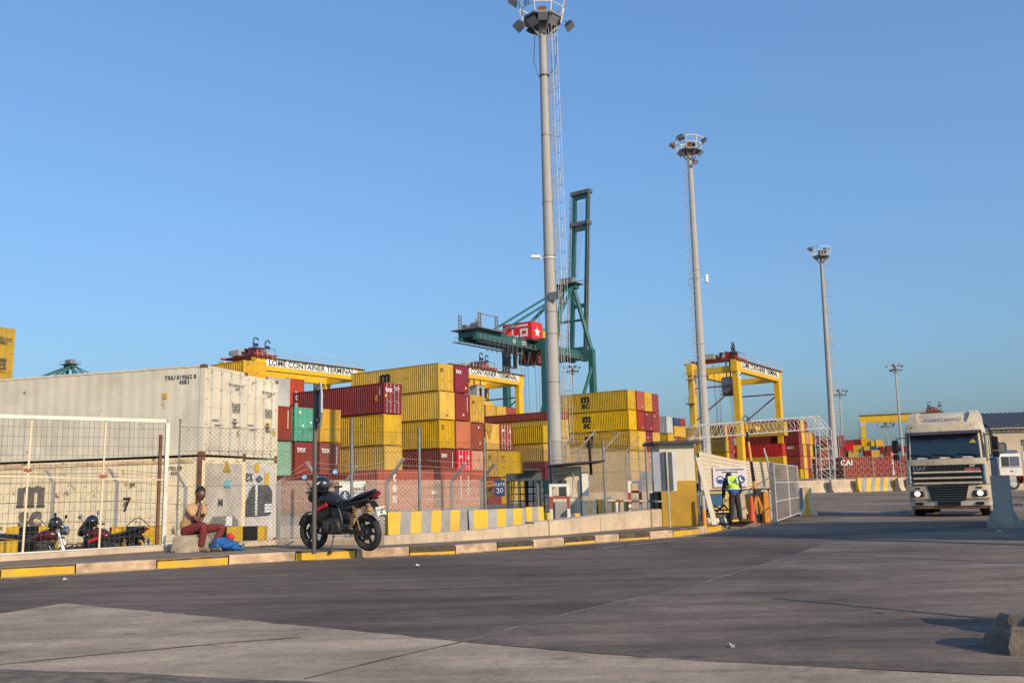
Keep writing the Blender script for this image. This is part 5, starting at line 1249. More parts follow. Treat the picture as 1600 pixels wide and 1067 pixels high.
# ---------------------------------------------------------------- white lattice gantry
Y0 = 66.0
pL = at(1084, 663, Y0); pR = at(1279, 650, Y0)
zb_ = zr(pR.x, Y0)
t = thing('lattice_gantry', 'white lattice gantry spanning the exit road, its leg on the right', 'gantry', (pL.x, pL.y, 0)); o = V((pL.x, pL.y, 0))
def TP(px, py, dy): return at(px, py, Y0 + dy) - o
r_ = .035
top = [(TP(1084, 664, 0), TP(1279, 650, 0)), (TP(1084, 664, 0) + V((.0, 1.0, 0)), TP(1279, 650, 0) + V((0, 1.0, 0)))]
bot = [(TP(1077, 685, 0), TP(1293, 668.5, 0)), (TP(1077, 685, 0) + V((0, 1.0, 0)), TP(1293, 668.5, 0) + V((0, 1.0, 0)))]
q = MB()
for a_, b_ in top + bot: q.tube(a_, b_, r_, n=6)
q.build('chord', M['galvw'], t)
q = MB(); n = 15
for j in range(2):
    for i in range(n):
        a0, a1 = top[j][0].lerp(top[j][1], i / n), top[j][0].lerp(top[j][1], (i + 1) / n); c0 = bot[j][0].lerp(bot[j][1], (i + .5) / n)
        q.tube(a0, c0, .018, n=5); q.tube(c0, a1, .018, n=5)
for i in range(n + 1): q.tube(top[0][0].lerp(top[0][1], i / n), top[1][0].lerp(top[1][1], i / n), .014, n=5); q.tube(bot[0][0].lerp(bot[0][1], i / n), bot[1][0].lerp(bot[1][1], i / n), .014, n=5)
q.build('lacing', M['galvw'], t)
q = MB(); lg = [(1279, 650), (1297, 672)]
zf = zb_
c = [TP(1283, 744, 0), TP(1305, 744, .0)]
feet = [V((c[0].x, c[0].y, zf)), V((c[1].x, c[1].y, zf))]; heads = [TP(1279, 650, 0), TP(1298, 671, 0)]
mid = [TP(1279.5, 662, 0), heads[1]]
ch = []
for dy in (0, 1.0):
    d = V((0, dy, 0)); q.tube(feet[0] + d, heads[0] + d, r_, n=6); q.tube(feet[1] + d, heads[1] + d, r_, n=6); q.tube(heads[0] + d, heads[1] + d, r_, n=6); q.tube(TP(1277, 653, 0) + d, TP(1295, 675, 0) + d, .03, n=5)
n = 6
for i in range(n):
    f0, f1 = i / n, (i + 1) / n; A0, A1 = feet[0].lerp(TP(1279.5, 668, 0), f0), feet[0].lerp(TP(1279.5, 668, 0), f1); B0, B1 = feet[1].lerp(heads[1], f0), feet[1].lerp(heads[1], f1)
    for d in (V((0, 0, 0)), V((0, 1, 0))): q.tube(A1 + d, B0 + d, .02, n=5); q.tube(A1 + d, B1 + d, .016, n=5)
    q.tube(A0, A1 + V((0, 1, 0)), .014, n=5); q.tube(B0, B1 + V((0, 1, 0)), .014, n=5)
q.build('leg', M['galvw'], t)
q = MB(); fl_ = TP(1081, 690, 0)
for dx in (0, 1.1):
    for dy in (0, 1.0): q.tube((fl_.x + dx, fl_.y + dy, .1), (fl_.x + dx, fl_.y + dy, bot[0][0].z + .2), r_, n=6)
for i in range(5): z = .3 + i * .9; q.tube((fl_.x, fl_.y, z), (fl_.x + 1.1, fl_.y, z + .8), .03, n=5); q.tube((fl_.x, fl_.y, z), (fl_.x, fl_.y + 1, z + .8), .03, n=5)
q.build('leg', M['galvw'], t)

# ---------------------------------------------------------------- warehouse on the right
p0 = at(1528, 668, 78); zE = p0.z; zR = at(1560, 644, 82).z
wh = thing('warehouse', 'beige warehouse with a dark corrugated roof behind the trucks', 'warehouse', (p0.x + 1.2, p0.y, 0), R_(-3))
Lw = 30
q = MB(); q.box(0, Lw, 0, 12, -.3, zE); q.build('wall', mat('warehouse_wall', (.5, .4, .28), .85, var=.08, scale=.6, dirt=(.3, .22, .14), damt=.4, dscale=.5, streak=.25), wh)
xr = None
q = MB(); vs = []; xe = 2.9 + at(1592, 700, 78).x - at(1545, 700, 78).x
nn = int(xe / .2)
for i in range(nn + 1):
    x = -.4 + i * .2; dz = .07 if i % 2 else 0; vs += [(x, -.5, zE - .05 + dz), (x + .9, 5.5, zR + dz)]
q.add(vs, [(2 * i, 2 * i + 2, 2 * i + 3, 2 * i + 1) for i in range(nn)]); q.hexa([(-.4, -.55, zE - .2), (xe, -.55, zE - .2), (xe, -.45, zE - .2), (-.4, -.45, zE - .2), (-.4, -.55, zE - .07), (xe, -.55, zE - .07), (xe, -.45, zE - .07), (-.4, -.45, zE - .07)], 1)
vs = [(-.4, 5.51, zR - .05), (xe, 5.51, zR - .05), (xe, 12.3, zE - .1), (-.4, 12.3, zE - .1)]; q.add(vs, [(0, 1, 2, 3)])
q.build('roof', [mat('roof_sheet', (.045, .046, .05), .6, .1, var=.25, scale=.8, dirt=(.12, .1, .09), damt=.4), M['galvd']], wh)
q = MB(); q.box(xe + .3, Lw, -.5, 12, zE - .02, zE + .1); vs = []
q.build('roof', mat('pale_roof', (.4, .43, .46), .5, .2), wh)
q = MB(); q.box(-.42, -.36, -.1, 12, -.3, zE); q.build('gable', M['cream'], wh)
wx = lambda px: (at(px, 700, 78).x - p0.x - 1.2)
for x0, x1, py0, py1 in ((1553, 1565, 667, 672), (1551, 1570, 693, 716), (1596, 1606, 690, 714), (1590, 1597, 666, 671)):
    q = MB(); q.box(wx(x0), wx(x1), -.06 - .0, -.003, at(1560, py1, 78).z, at(1560, py0, 78).z); w_ = q.build('window', mat('opening', (.12, .1, .08), .7) if py1 > 700 else M['concg'], wh)
    q = MB(); z0_, z1_ = at(1560, py1, 78).z, at(1560, py0, 78).z; q.beam((wx(x0), -.05, z1_ + .06), (wx(x1), -.05, z1_ + .06), .1, .1); q.beam((wx(x1) + .05, -.05, z0_), (wx(x1) + .05, -.05, z1_), .1, .1, up=(0, 1, 0)); q.build('frame', M['dark'], w_)
# mesh fence before the far red containers
far_fence('tall welded fence before the long red containers on the far side of the road', [(1268, 716, .9, 104), (1317, 714, 1.1, 104), (1363, 713, 1.2, 104), (1406, 712, 1.2, 104), (1432, 711, 1.2, 104)], .7, .011, 0, arms=False)
# ---------------------------------------------------------------- container stacks
AW = R_(-16)
EW, RW = axes(AW)
# white refrigerated containers at the left
pc = at(320.5, 568.5, 28.2); H = 2.88
def reefer_end(t, lower):
    q = MB(); W_ = 2.438
    m = M['whites']
    q.box(-.018, -.004, .2, W_ - .2, .14, H - .2)
    t_ = q.build('unit_housing', mat('reefer_unit' + str(lower), (.5, .44, .36) if lower == 0 else (.6, .56, .5), .6, dirt=(.25, .17, .1), damt=.5), t)
    g = MB()
    if lower == 0:
        pts = [(-.82, 0)] + [(-.82, .62), (-.6, .86), (.55, .86), (.82, .6), (.82, 0)]
        g.prism(pts, (.0, W_ / 2, .14), (0, 1, 0), (0, 0, 1), (.03, 0, 0)); [g.box(.03, .045, W_ / 2 - .78 + k * .1, W_ / 2 - .75 + k * .1, .16, .86) for k in range(16)]; g.build('grille', mat('grille_grey', (.2, .195, .18), .6, var=.35, scale=7), t_)
        b = MB(); b.box(.03, .05, W_ / 2 + .1, W_ / 2 + .42, .68, .98); b.box(.03, .06, W_ / 2 + .1, W_ / 2 + .6, .32, .58); b.build('control_panel', m, t_)
        text(t, 'M', .34, (.03, 1.0, 1.42), (0, 1, 0), (0, 0, 1), M['dgrey'], .01)
        b = MB(); b.rbox((.03, 1.35, 2.02), (.02, .36, .2), .04); b.build('sticker', mat('sticker_blue', (.2, .42, .5), .6), t)
        b = MB(); b.prism([(-.2, 0), (.2, 0), (0, .36)], (.03, 1.3, 2.42), (0, 1, 0), (0, 0, 1), (.01, 0, 0)); b.build('sticker', mat('sticker_ochre', (.4, .27, .02), .6), t)
    else:
        pts = [(-.8, 0), (-.8, .5), (-.45, .98), (-.3, 1.02), (.55, 1.02), (.8, .8), (.8, .15), (.7, 0)]
        g.prism(pts, (.03, W_ / 2, .95), (0, 1, 0), (0, 0, 1), (.05, 0, 0)); [g.box(.08, .1, W_ / 2 - .7, W_ / 2 + .7, 1.0 + k * .11, 1.03 + k * .11) for k in range(8)]; g.build('grille', mat('grille_dark', (.1, .1, .1), .6, var=.5, scale=8), t_)
        b = MB(); b.box(.08, .1, W_ / 2 - .32, W_ / 2 - .2, .95, 2.0); b.box(.08, .1, W_ / 2 + .3, W_ / 2 + .75, 1.02, 1.32); b.build('control_panel', m, t_)
        text(t, 'tex', .62, (.03, .5, 2.3), (0, 1, 0), (0, 0, 1), M['dgrey'], .0, sx=.8)
        b = MB(); b.box(.02, .035, .95, 1.2, 2.45, 2.72); b.box(.02, .035, 1.6, 1.85, 1.95, 2.4); b.build('sticker', M['yel'], t)
        b = MB(); b.prism([(-.25, 0), (0, -.13), (.25, 0), (0, .13)], (.03, 1.22, 2.2), (0, 1, 0), (0, 0, 1), (.01, 0, 0)); b.build('sticker', M['bluegrey'], t)
def wcont(label, pos, c, end, **k): return container(label, pos, AW, c, 12.19, H, end, flat=True, group='white refrigerated containers', name='refrigerated_container', **k)
c1 = wcont('long white refrigerated container on top at the left, its whole ribbed side in view', pc - V((0, 0, H)), 'W', 'w', marks=[('side', 'TRIU 819562 8\n      45R1', .19, .075, .84, 'dgrey')])
c2 = wcont('white refrigerated container behind the long one, only its closed doors in view', pc + RW * 2.5 - EW * .3 - V((0, 0, H + .0)), 'W', 'w')
c3 = wcont('beige lower container with a big grey logo and number, under the long white one', pc - V((0, 0, 2 * H + .03)), 'BG', 'u')
c4 = wcont('white lower container with a dark cooling unit end, beside the green containers', pc + RW * 2.5 - EW * .3 - V((0, 0, 2 * H + .03)), 'W', 'u')
M['refl_'] = mat('brown_sticker', (.22, .16, .13), .6)
for t in (c1, c2):
    q = MB(); q.box(.0, .012, 1.62, 1.8, .95, 1.25); q.build('sticker', M['refl_'] if t is c1 else M['bluegrey'], t)
    text(t, 'TRIU 819 562 8\n     45R1', .13, (.03, 1.72, 2.3), (0, 1, 0), (0, 0, 1), M['dgrey'], 0); text(t, 'MAX GROSS\n34 000 KGS\n4 600 KGS\n67 CU M', .1, (.03, 1.75, 1.6), (0, 1, 0), (0, 0, 1), M['dgrey'], 0)
q = MB(); q.box(.0, .012, 1.62, 1.9, .95, 1.3); q.prism([(-.15, 0), (.15, 0), (0, .28)], (.0, 2.15, .85), (0, 1, 0), (0, 0, 1), (.012, 0, 0)); q.build('sticker', M['yel'], c2)
q = MB(); q.box(-1.55, -1.38, -.004, .004, 1.85, 2.02); q.build('sticker', M['yel'], c1)
msc_logo(c3, (-6.5, .004, 1.42), 1.4, mat('faded_logo', (.16, .13, .1), .7, var=.3, scale=3)); text(c3, '7', .62, (-2.75, .012, 1.42), (1, 0, 0), (0, 0, 1), M['blackl'], .01).name = 'lettering'
text(c3, 'TRIU 8\n 45R1', .18, (-1.0, .012, 2.45), (1, 0, 0), (0, 0, 1), M['dgrey'], 0)
q = MB(); q.box(-11.9, -.3, -.006, .0, 2.70, 2.8); q.build('rusty_rail', mat('rust_band', (.74, .52, .28), .8, var=.2, scale=1.5, dirt=(.42, .13, .03), damt=.95, dscale=1.6), c3)
q = MB(); q.box(-.17, .004, -.008, .0, 1.2, 2.76); q.build('rusty_post', M['rusty'], c3)
reefer_end(c3, 0); reefer_end(c4, 1)
# yellow stack behind them at the far left
py_ = at(24.5, 514, 38)
for i, (lb, m_) in enumerate((('tall yellow container showing its doors at the left edge, above the white container', [('endt', 'MSCU 512\n  45G1', .19, 1.8, 2.3, 'dgrey'), ('endt', '30480\n 2240\n28240', .2, 1.8, 1.3, 'dgrey')]),)):
    container(lb, py_ + axes(AW)[1] * -2.44 - V((0, 0, 2.9)), AW, 'Y', end='d', marks=m_)
for i in range(2): container('yellow container underneath, hidden behind the long white container' if i else 'yellow container directly under the one at the left edge', py_ + axes(AW)[1] * -2.44 - V((0, 0, 2.9 * (i + 2) + .02)), AW, 'Y', end='c')

# yellow ribbed container in front of the left gantry crane, and its neighbours
stack(381, 562, 74, [[('yellow ribbed container rising behind the white containers, before the left gantry crane', 'Y', dict(L=6.06))]])
stack(419, 588, 76, [[('pale grey container end peeping between the white containers and the orange one', 'GW')]])
stack(448, 590, 92, [[('orange red container end under the LOME CONTAINER TERMINAL girder', 'OR', dict(marks=[('tag', 1.2, 1.3)], end='c')), ('orange container beneath, hidden by the long red one', 'OR')]], H=2.9)
stack(422, 632, 72.5, [
    [('plain red container end touching the right edge of the white containers', 'R', dict(marks=['vline'])), ('pale green container end below the plain red one', 'LG'), ('yellow container end at the bottom below the pale green one', 'Y')],
    [('teal green container with closed doors left of the octagonal sign', 'G', dict(end='d', marks=[('tag', .45, 2.3), ('tag', .8, 1.2), ('tag', 1.7, 1.5)])), ('red container end with white letters below the teal one', 'R', dict(marks=['tex', ('lab', 1.75, .35)])), ('dusky red container end with white letters near the ground, behind the fence', 'R', dict(marks=['tex']))],
    [('yellow container end right of the octagonal sign', 'Y'), ('red container end with white letters and a white stripe, right of the octagonal sign', 'R', dict(marks=['tex', 'vline'])), ('dark red container below the white striped one', 'R')]], pitch=2.72)
stack(600.5, 597, 82, [[('long dark red container with a warning label, top of the left block', 'DR', dict(end='d', marks=['warn', 'tex', 'code', ('lab', .1, 1.5), ('sidev', 'tex', .9, .955)])), ('yellow container directly under the long dark red one', 'Y'), ('yellow container third down under the long dark red one', 'Y'), ('lowest yellow container under the long dark red one', 'YD')]], H=2.88)
# the red container standing across, near the fence
pr2 = at(590, 733, 60)
c = container('long faded red container with white letters, standing low behind the striped barriers', pr2 + V((.562, .827, 0)) * 12.19 - V((0, 0, 2.75)), AR, 'OR', H=2.75, end='d', marks=[('sidev', 'tex', .92, .862)])
q = MB(); q.box(-3.2, -3.13, -.004, .01, .6, 2.3); q.box(-2.3, -2.23, -.004, .01, .9, 2.3); q.box(-6.6, -6.0, -.004, .01, 1.0, 1.25); q.build('stripe', M['whitel'], c)
pr3 = at(586, 736, 62)
container('red container with deep ribs behind the pedestrian sign', pr3 - V((0, 0, 2.75)), AX, 'R', H=2.75, marks=[('sidev', 'tex', .7, .42)])

# middle stack, five high
mm = [
    [('top yellow container of the tall middle stack with a big black logo letter', 'Y', dict(end='d', marks=[('msc', .6), ('blk', 'O')])), ('second yellow container down the corner of the tall middle stack', 'Y', dict(marks=[('endt', 'MSC', .22, 1.2, .45, 'rustred')])),
     ('third yellow container down the middle stack corner, with doors', 'Y', dict(end='d', marks=[('blk', 'Z')])), ('dark red container with white letters low on the middle stack corner', 'DR', dict(marks=['tex', 'vline'])), ('lowest dark container of the middle stack corner', 'DR')],
    [('plum red container end with white letters and yellow label, top right of the middle stack', 'PU', dict(marks=['tex', ('lab', 1.7, .4)])), ('red container end with a white stripe, second down in the middle stack', 'R', dict(marks=['vline', ('tag', 1.2, .5)])), ('orange rust streaked container end in the middle stack', 'OS', dict()),
     ('bright red container with white door rods low in the middle stack', 'BR', dict(end='w', marks=[('endt', 'w', .6, .5, 2.1), ('endt', '45\nG1', .3, 1.9, 2.0)])), ('lowest red container of the second column in the middle stack', 'R')],
    [None, ('weathered yellow container with doors, second tier right of the red column', 'Y', dict(end='d', marks=[('blk', 'A')], H=2.9)), ('red container end with a yellow label, right of the orange one', 'R', dict(marks=[('lab', 1.5, .6), ('tag', 1.3, 2.3)])), ('salmon pink container with doors low beside the grey fence post', 'P', dict(end='d')), ('lowest salmon container in the third column', 'P')],
    [None, None, ('yellow container end with a black smear on its upper left', 'Y', dict(marks=['smear'])), ('pale yellow container with doors above the GATE 20 sign', 'Y', dict(end='d', marks=[('blk', 'O')])), ('red container with white letters just above the GATE 20 sign', 'R', dict(marks=['tex']))],
    [None, None, ('dusty red container with white door rods right of the smeared yellow one', 'R', dict(end='w', marks=[('endt', 'w', .6, .6, 2.2), ('endt', '22\nG1', .3, 1.9, 2.1)])), ('second pale yellow container with doors above the turnstile', 'Y', dict(end='d', marks=[('blk', 'C')])), ('lowest yellow container in the fifth column', 'Y')],
    [None, None, None, ('plain yellow container end low beside the leaning fence posts', 'Y', dict(off=-.5)), ('lowest plain yellow container', 'Y')]]
sm_ = mm[3][2][2].pop('marks')
stack(686, 566, 90, mm, H=2.88)
smo = [o for o in bpy.data.objects if o.get('label', '').startswith('yellow container end with a black smear')][0]
q = MB(); q.prism([(.14, 2.74), (1.0, 2.74), (1.15, 2.5), (1.0, 2.15), (1.12, 1.9), (.85, 1.75), (.8, 1.3), (.66, 1.45), (.55, 1.0), (.45, 1.6), (.3, 1.5), (.2, 2.1)], (.001, 0, 0), (0, 1, 0), (0, 0, 1), (.003, 0, 0)); q.build('smear', mat('smear', (.22, .14, .02), .8, var=.6, scale=3, dirt=(.5, .3, .02), damt=.9, dscale=2), smo)
# block further back
stack(760, 632, 128, [[('far yellow container end above the smeared one', 'Y')], [('far yellow container end in the middle of a row of three', 'Y')], [('far red container end at the right of a row of three', 'R', dict(marks=[('tag', 1.5, .8)]))]], H=2.75, pitch=2.6)
stack(757, 626, 133, [[('far yellow container peeping right of the weathered yellow one', 'Y')]], H=2.9)
stack(873, 641, 112, [[('far bright red container lying long behind the nearest light mast', 'R', dict(H=1.0)), ('far yellow container with a black logo left of the nearest mast, top of three', 'Y', dict(marks=[('msc', .78)])), ('far yellow container with a dark logo left of the nearest mast, middle', 'Y', dict(marks=[('msc', .85)])), ('far yellow container left of the nearest mast, lowest', 'YD')]], H=2.35)
stack(849, 664, 104, [[('short yellow container beside the nearest light mast, upper one', 'Y', dict(L=6.06)), ('short yellow container beside the nearest light mast, lower one', 'YD', dict(L=6.06)), ('dark red container under the short yellow ones', 'DR', dict(L=6.06))]], H=2.1)
# right hand stack
rs = [
    [('top yellow container with a big black logo, right of the nearest mast', 'Y', dict(marks=[('msc', .57)])), ('middle yellow container with a big black logo, right of the nearest mast', 'Y', dict(marks=[('msc', .56), ('tag', .8, 1.6)])), ('third yellow container with a dark logo, partly behind the tall sunlit fence', 'Y', dict(marks=[('msc', .54)])), ('fourth yellow container down, behind the tall sunlit fence', 'Y'), ('lowest yellow container behind the tall sunlit fence', 'Y')],
    [('orange red container end at the top beside the yellow logo container', 'OR', dict(marks=[('tag', 1.6, .5)])), ('red container end second down beside the yellow logo container', 'R', dict(marks=[('lab', 1.4, .3)])), ('yellow container end third down in the second column of the right stack', 'Y'), ('yellow container end fourth down in the second column of the right stack', 'Y')],
    [('yellow container end with two dark dots, top of the right stack', 'Y', dict(marks=[('endt', 'ii', .4, 1.2, 1.3, 'boothy')])), ('plum container end with a white mark in the right stack', 'PU', dict(marks=[('tag', .5, 2.3), ('lab', 1.8, .3)])), ('plum container end with a white disc, third down in the right stack', 'PU', dict(marks=[('tag', .7, 1.8)])), ('dark red container end with two small tags, fourth down in the right stack', 'R', dict(marks=[('tag', 1.2, 2.2), ('tag', 1.3, 1.4)]))],
    [('dull red container end, top right corner of the right stack', 'R'), ('dull red container end, second down at the right edge of the right stack', 'R', dict(marks=[('tag', .6, 2.2)])), ('yellow container end third down at the right edge of the right stack', 'Y'), ('yellow container end fourth down at the right edge of the right stack', 'Y')]]
stack(981, 608, 127, rs, H=2.87, pitch=2.56)
stack(1042, 650, 150, [[('pale grey container end with a dark striped side behind the right stack', 'GW'), ('yellow container end under the pale grey one', 'Y')], None, ], H=2.85)
stack(1053, 652, 153, [[('dark blue container end right of the pale grey one', 'BL', dict(H=1.3, L=6)), ('yellow container end right of the pale grey one, lower', 'Y', dict(H=1.9)), ('red container end low right of the pale grey one', 'R')], [('small red container end right of the dark blue one', 'R', dict(H=1.3, L=6)), ('yellow container end furthest right beside the booth roof', 'Y', dict(H=1.9))]], H=2.6, pitch=2.3)
stack(1092, 668, 160, [[('yellow ribbed container behind the left end of the lattice gantry', 'Y'), ('yellow ribbed container above the booth roof, under the lattice gantry', 'Y')]], H=2.9)
# stack under the right gantry crane
hc = at(1224, 658, 186)
container('yellow container with a black mark hanging from the right gantry crane', hc - V((0, 0, 2.9)), AX, 'Y', H=2.9, marks=[('msc', .55)])
stack(1130, 664, 175, [[('yellow container end left of the hoisted one, behind the second mast', 'Y', dict(L=6)), ('yellow container with a dark side behind the second mast', 'Y', dict(L=6)), ('yellow container end beside the crane leg, lower', 'Y')], [('dark red container end beside the crane leg', 'R'), ('brown red container end beside the crane leg, second down', 'R'), ('red container end beside the crane leg, third down', 'R')]], H=2.6)
kk = [
    [('long bright red container with a white mark under the hoisted yellow one', 'BR', dict(marks=[('side', 'LO', 1.6, .9, .5)])), ('long yellow container under the bright red one, above the hoarding', 'Y')]]
stack(1222, 692, 184, kk, H=2.59)
ks = [
    [('dark red container, top of the right column block', 'DR'), ('dark red ribbed container second down in the right column block', 'DR'), ('dark red container with white code, third down in the right column block', 'DR', dict(marks=[('side', '45G1', .7, .15, .7)])), ('brown striped container fourth down in the right column block', 'R', dict(marks=[('lab', .3, .5)])), ('yellow container fifth down in the right column block', 'YD'), ('red container lowest in the right column block', 'R')],
    [('yellow container end, top of the second column in the right column block', 'Y', dict(H=2.59)), ('yellow container end, second tier of the second column in the right block', 'Y'), ('yellow container end, third tier of the second column in the right block', 'Y'), ('yellow container end, fourth tier of the second column in the right block', 'Y'), ('yellow container end, fifth tier of the second column in the right block', 'Y'), ('yellow container end, lowest tier of the second column in the right block', 'Y')],
    [('red container end topping the third column of the right block', 'R'), ('salmon container end in the third column of the right block', 'P'), ('red container end third down in the third column of the right block', 'R'), ('dusky red container end fourth down in the third column of the right block', 'R'), ('plum container end fifth down in the third column of the right block', 'PU'), ('red container end at the foot of the third column of the right block', 'R')],
    [None, ('yellow container end highest in the fourth column of the right block', 'Y'), ('large yellow container end third tier at the right edge of the block', 'Y'), ('large yellow container end fourth tier at the right edge of the block', 'Y'), ('pale yellow container end fifth tier at the right edge of the block', 'Y'), ('pale yellow container end at the foot of the right edge of the block', 'Y')],
    [None, ('brownish red container end at the far right edge of the block', 'R'), None, ('yellow container end at the far right edge of the block, fourth tier', 'Y'), ('yellow container end at the far right edge of the block, fifth tier', 'Y'), ('yellow container end at the far right edge of the block, lowest', 'Y')]]
stack(1245, 654.5, 190, ks, H=2.59)
# long red containers along the road and what shows above them
pL_ = at(1316, 713, 113); g_ = 'far containers beyond the exit road'
def front_on(label, px0, px1, py, Y, c, H=2.6, marks=(), depth=2.438, a=0.0, end='c'):
    a_, b_ = at(px0, py, Y), at(px1, py, Y); w = b_.x - a_.x
    return container(label, V((b_.x, b_.y, b_.z - H)), a, c, L=w, H=H, end=end, marks=marks, group=g_)
front_on('long red container with white letters on its upper left, across the exit road', 1316, 1363, 713, 113, 'R', 2.6, [('side', 'CAI', .95, .87, .72)])
front_on('long red container with a white vertical word, across the exit road', 1364, 1406, 713, 113, 'R', 2.6, [('sidev', 'TRITON', .42, .28)])
front_on('red container half hidden by the truck mirror, across the exit road', 1408, 1432, 711, 113, 'R', 2.75)
front_on('red container behind the lattice leg, across the exit road', 1278, 1300, 715, 116, 'R', 2.6)
front_on('tall red container column end right of the third mast, upper', 1311, 1318.5, 680, 230, 'R', 3.0); front_on('tall red container column end right of the third mast, lower', 1311, 1318.5, 699, 230, 'R', 2.9)
fr = [(1320, 1333, 687, 'dark red container left of the distant crane leg', 'DR'), (1333.5, 1345.5, 686, 'second dark red container left of the distant crane leg', 'DR'), (1346, 1357, 685, 'yellow container at the foot of the distant crane leg', 'Y'), (1361, 1366, 688, 'small yellow container right of the distant crane leg', 'Y'),
      (1369, 1380, 686.5, 'yellow container highest right of the distant crane leg', 'Y'), (1321, 1333, 692.5, 'bright red square container in the distance', 'BR'), (1333.5, 1345.5, 695, 'yellow container right of the bright red square one', 'Y'), (1350.5, 1358.5, 697, 'small brownish yellow container left of the blue one', 'YD'),
      (1360, 1369.5, 696.5, 'dark blue container among the distant yellow ones', 'BL'), (1369.8, 1375, 696.5, 'pale blue grey container beside the dark blue one', 'LB'), (1375.3, 1380, 697.5, 'dark red container right of the pale blue one', 'DR'), (1380.5, 1390, 696, 'yellow container left of the distant red pair', 'Y'),
      (1398, 1408, 693.5, 'red container in the distance under the slender light mast', 'R'), (1386, 1398, 695.5, 'dark red container behind the distant yellow one', 'DR'), (1411, 1424, 696, 'red container in the distance beside the truck mirror', 'R'), (1326, 1340.5, 706, 'yellow container just above the long red one', 'Y'),
      (1351.5, 1361, 703.5, 'maroon container just above the long red ones', 'DR'), (1362, 1374.5, 702.5, 'yellow container just above the long red ones at the right', 'Y'), (1384, 1391, 706.5, 'small red container low among the distant yellow ones', 'R'), (1392, 1399, 706, 'pale brown container low beside the small red one', 'P'),
      (1313, 1326, 704, 'dark brown container low right of the third mast', 'DK')]
for x0, x1, y, lb, c in fr:
    Y = 300; dep = 2.6
    front_on(lb, x0, x1, y, Y + random.uniform(-1, 1) + (y - 690) * -.6, c, 2.35, a=R_(-8), end='d' if c == 'Y' else 'c')
for x0, x1, y, lb, c in ((1264, 1276, 686, 'dark blackish container between the block and the lattice leg, upper', 'DK'), (1264, 1283, 697, 'dark blackish container between the block and the lattice leg, lower', 'DK'), (1266, 1284, 706, 'dark red container between the block and the lattice leg', 'DR'), (1284, 1297, 682, 'dark red container seen through the top of the lattice leg', 'DR'),
                         (1284, 1297, 693, 'yellow container seen through the lattice leg', 'YD'), (1284, 1298, 703, 'red container seen through the lattice leg', 'R'), (1268, 1282, 681, 'maroon container behind the blackish ones', 'DR')):
    front_on(lb, x0, x1, y, 255 + random.uniform(-2, 2), c, 2.3 if c != 'R' else 2.0, a=R_(-8))
# ---------------------------------------------------------------- motorcycles
M['bikeblack'] = mat('bike_black', (.012, .013, .017), .25, var=.2, dirt=(.09, .07, .05), damt=.4, dscale=4, coat=.3)
M['bikemaroon'] = mat('bike_maroon', (.1, .012, .014), .25, var=.2, dirt=(.12, .07, .05), damt=.4, dscale=4, coat=.3)
M['engine'] = mat('engine', (.07, .065, .06), .5, .5, var=.4, scale=12, dirt=(.18, .13, .08), damt=.5, dscale=8)
M['chrome'] = mat('chrome', (.6, .6, .6), .15, 1.0, var=.1)
M['brassy'] = mat('brass_spring', (.4, .22, .08), .4, .5, var=.2)
M['tail'] = mat('tail_red', (.4, .01, .01), .2, var=.1)
M['seatm'] = mat('seat_vinyl', (.014, .014, .02), .5, var=.3, bump=.1)
M['plate'] = mat('number_plate', (.6, .58, .52), .5, var=.15, scale=10)
M['helm'] = mat('helmet_shell', (.012, .012, .014), .12, var=.2, coat=.8)
def shell(q, secs, m=0):
    "loft of rounded sections: (x, z_centre, half width, half height)"
    rs = []
    for x, z, w, h in secs: rs.append([(x, w * math.cos(2 * math.pi * k / 12), z + h * math.sin(2 * math.pi * k / 12)) for k in range(12)])
    return q.loft(rs, m)
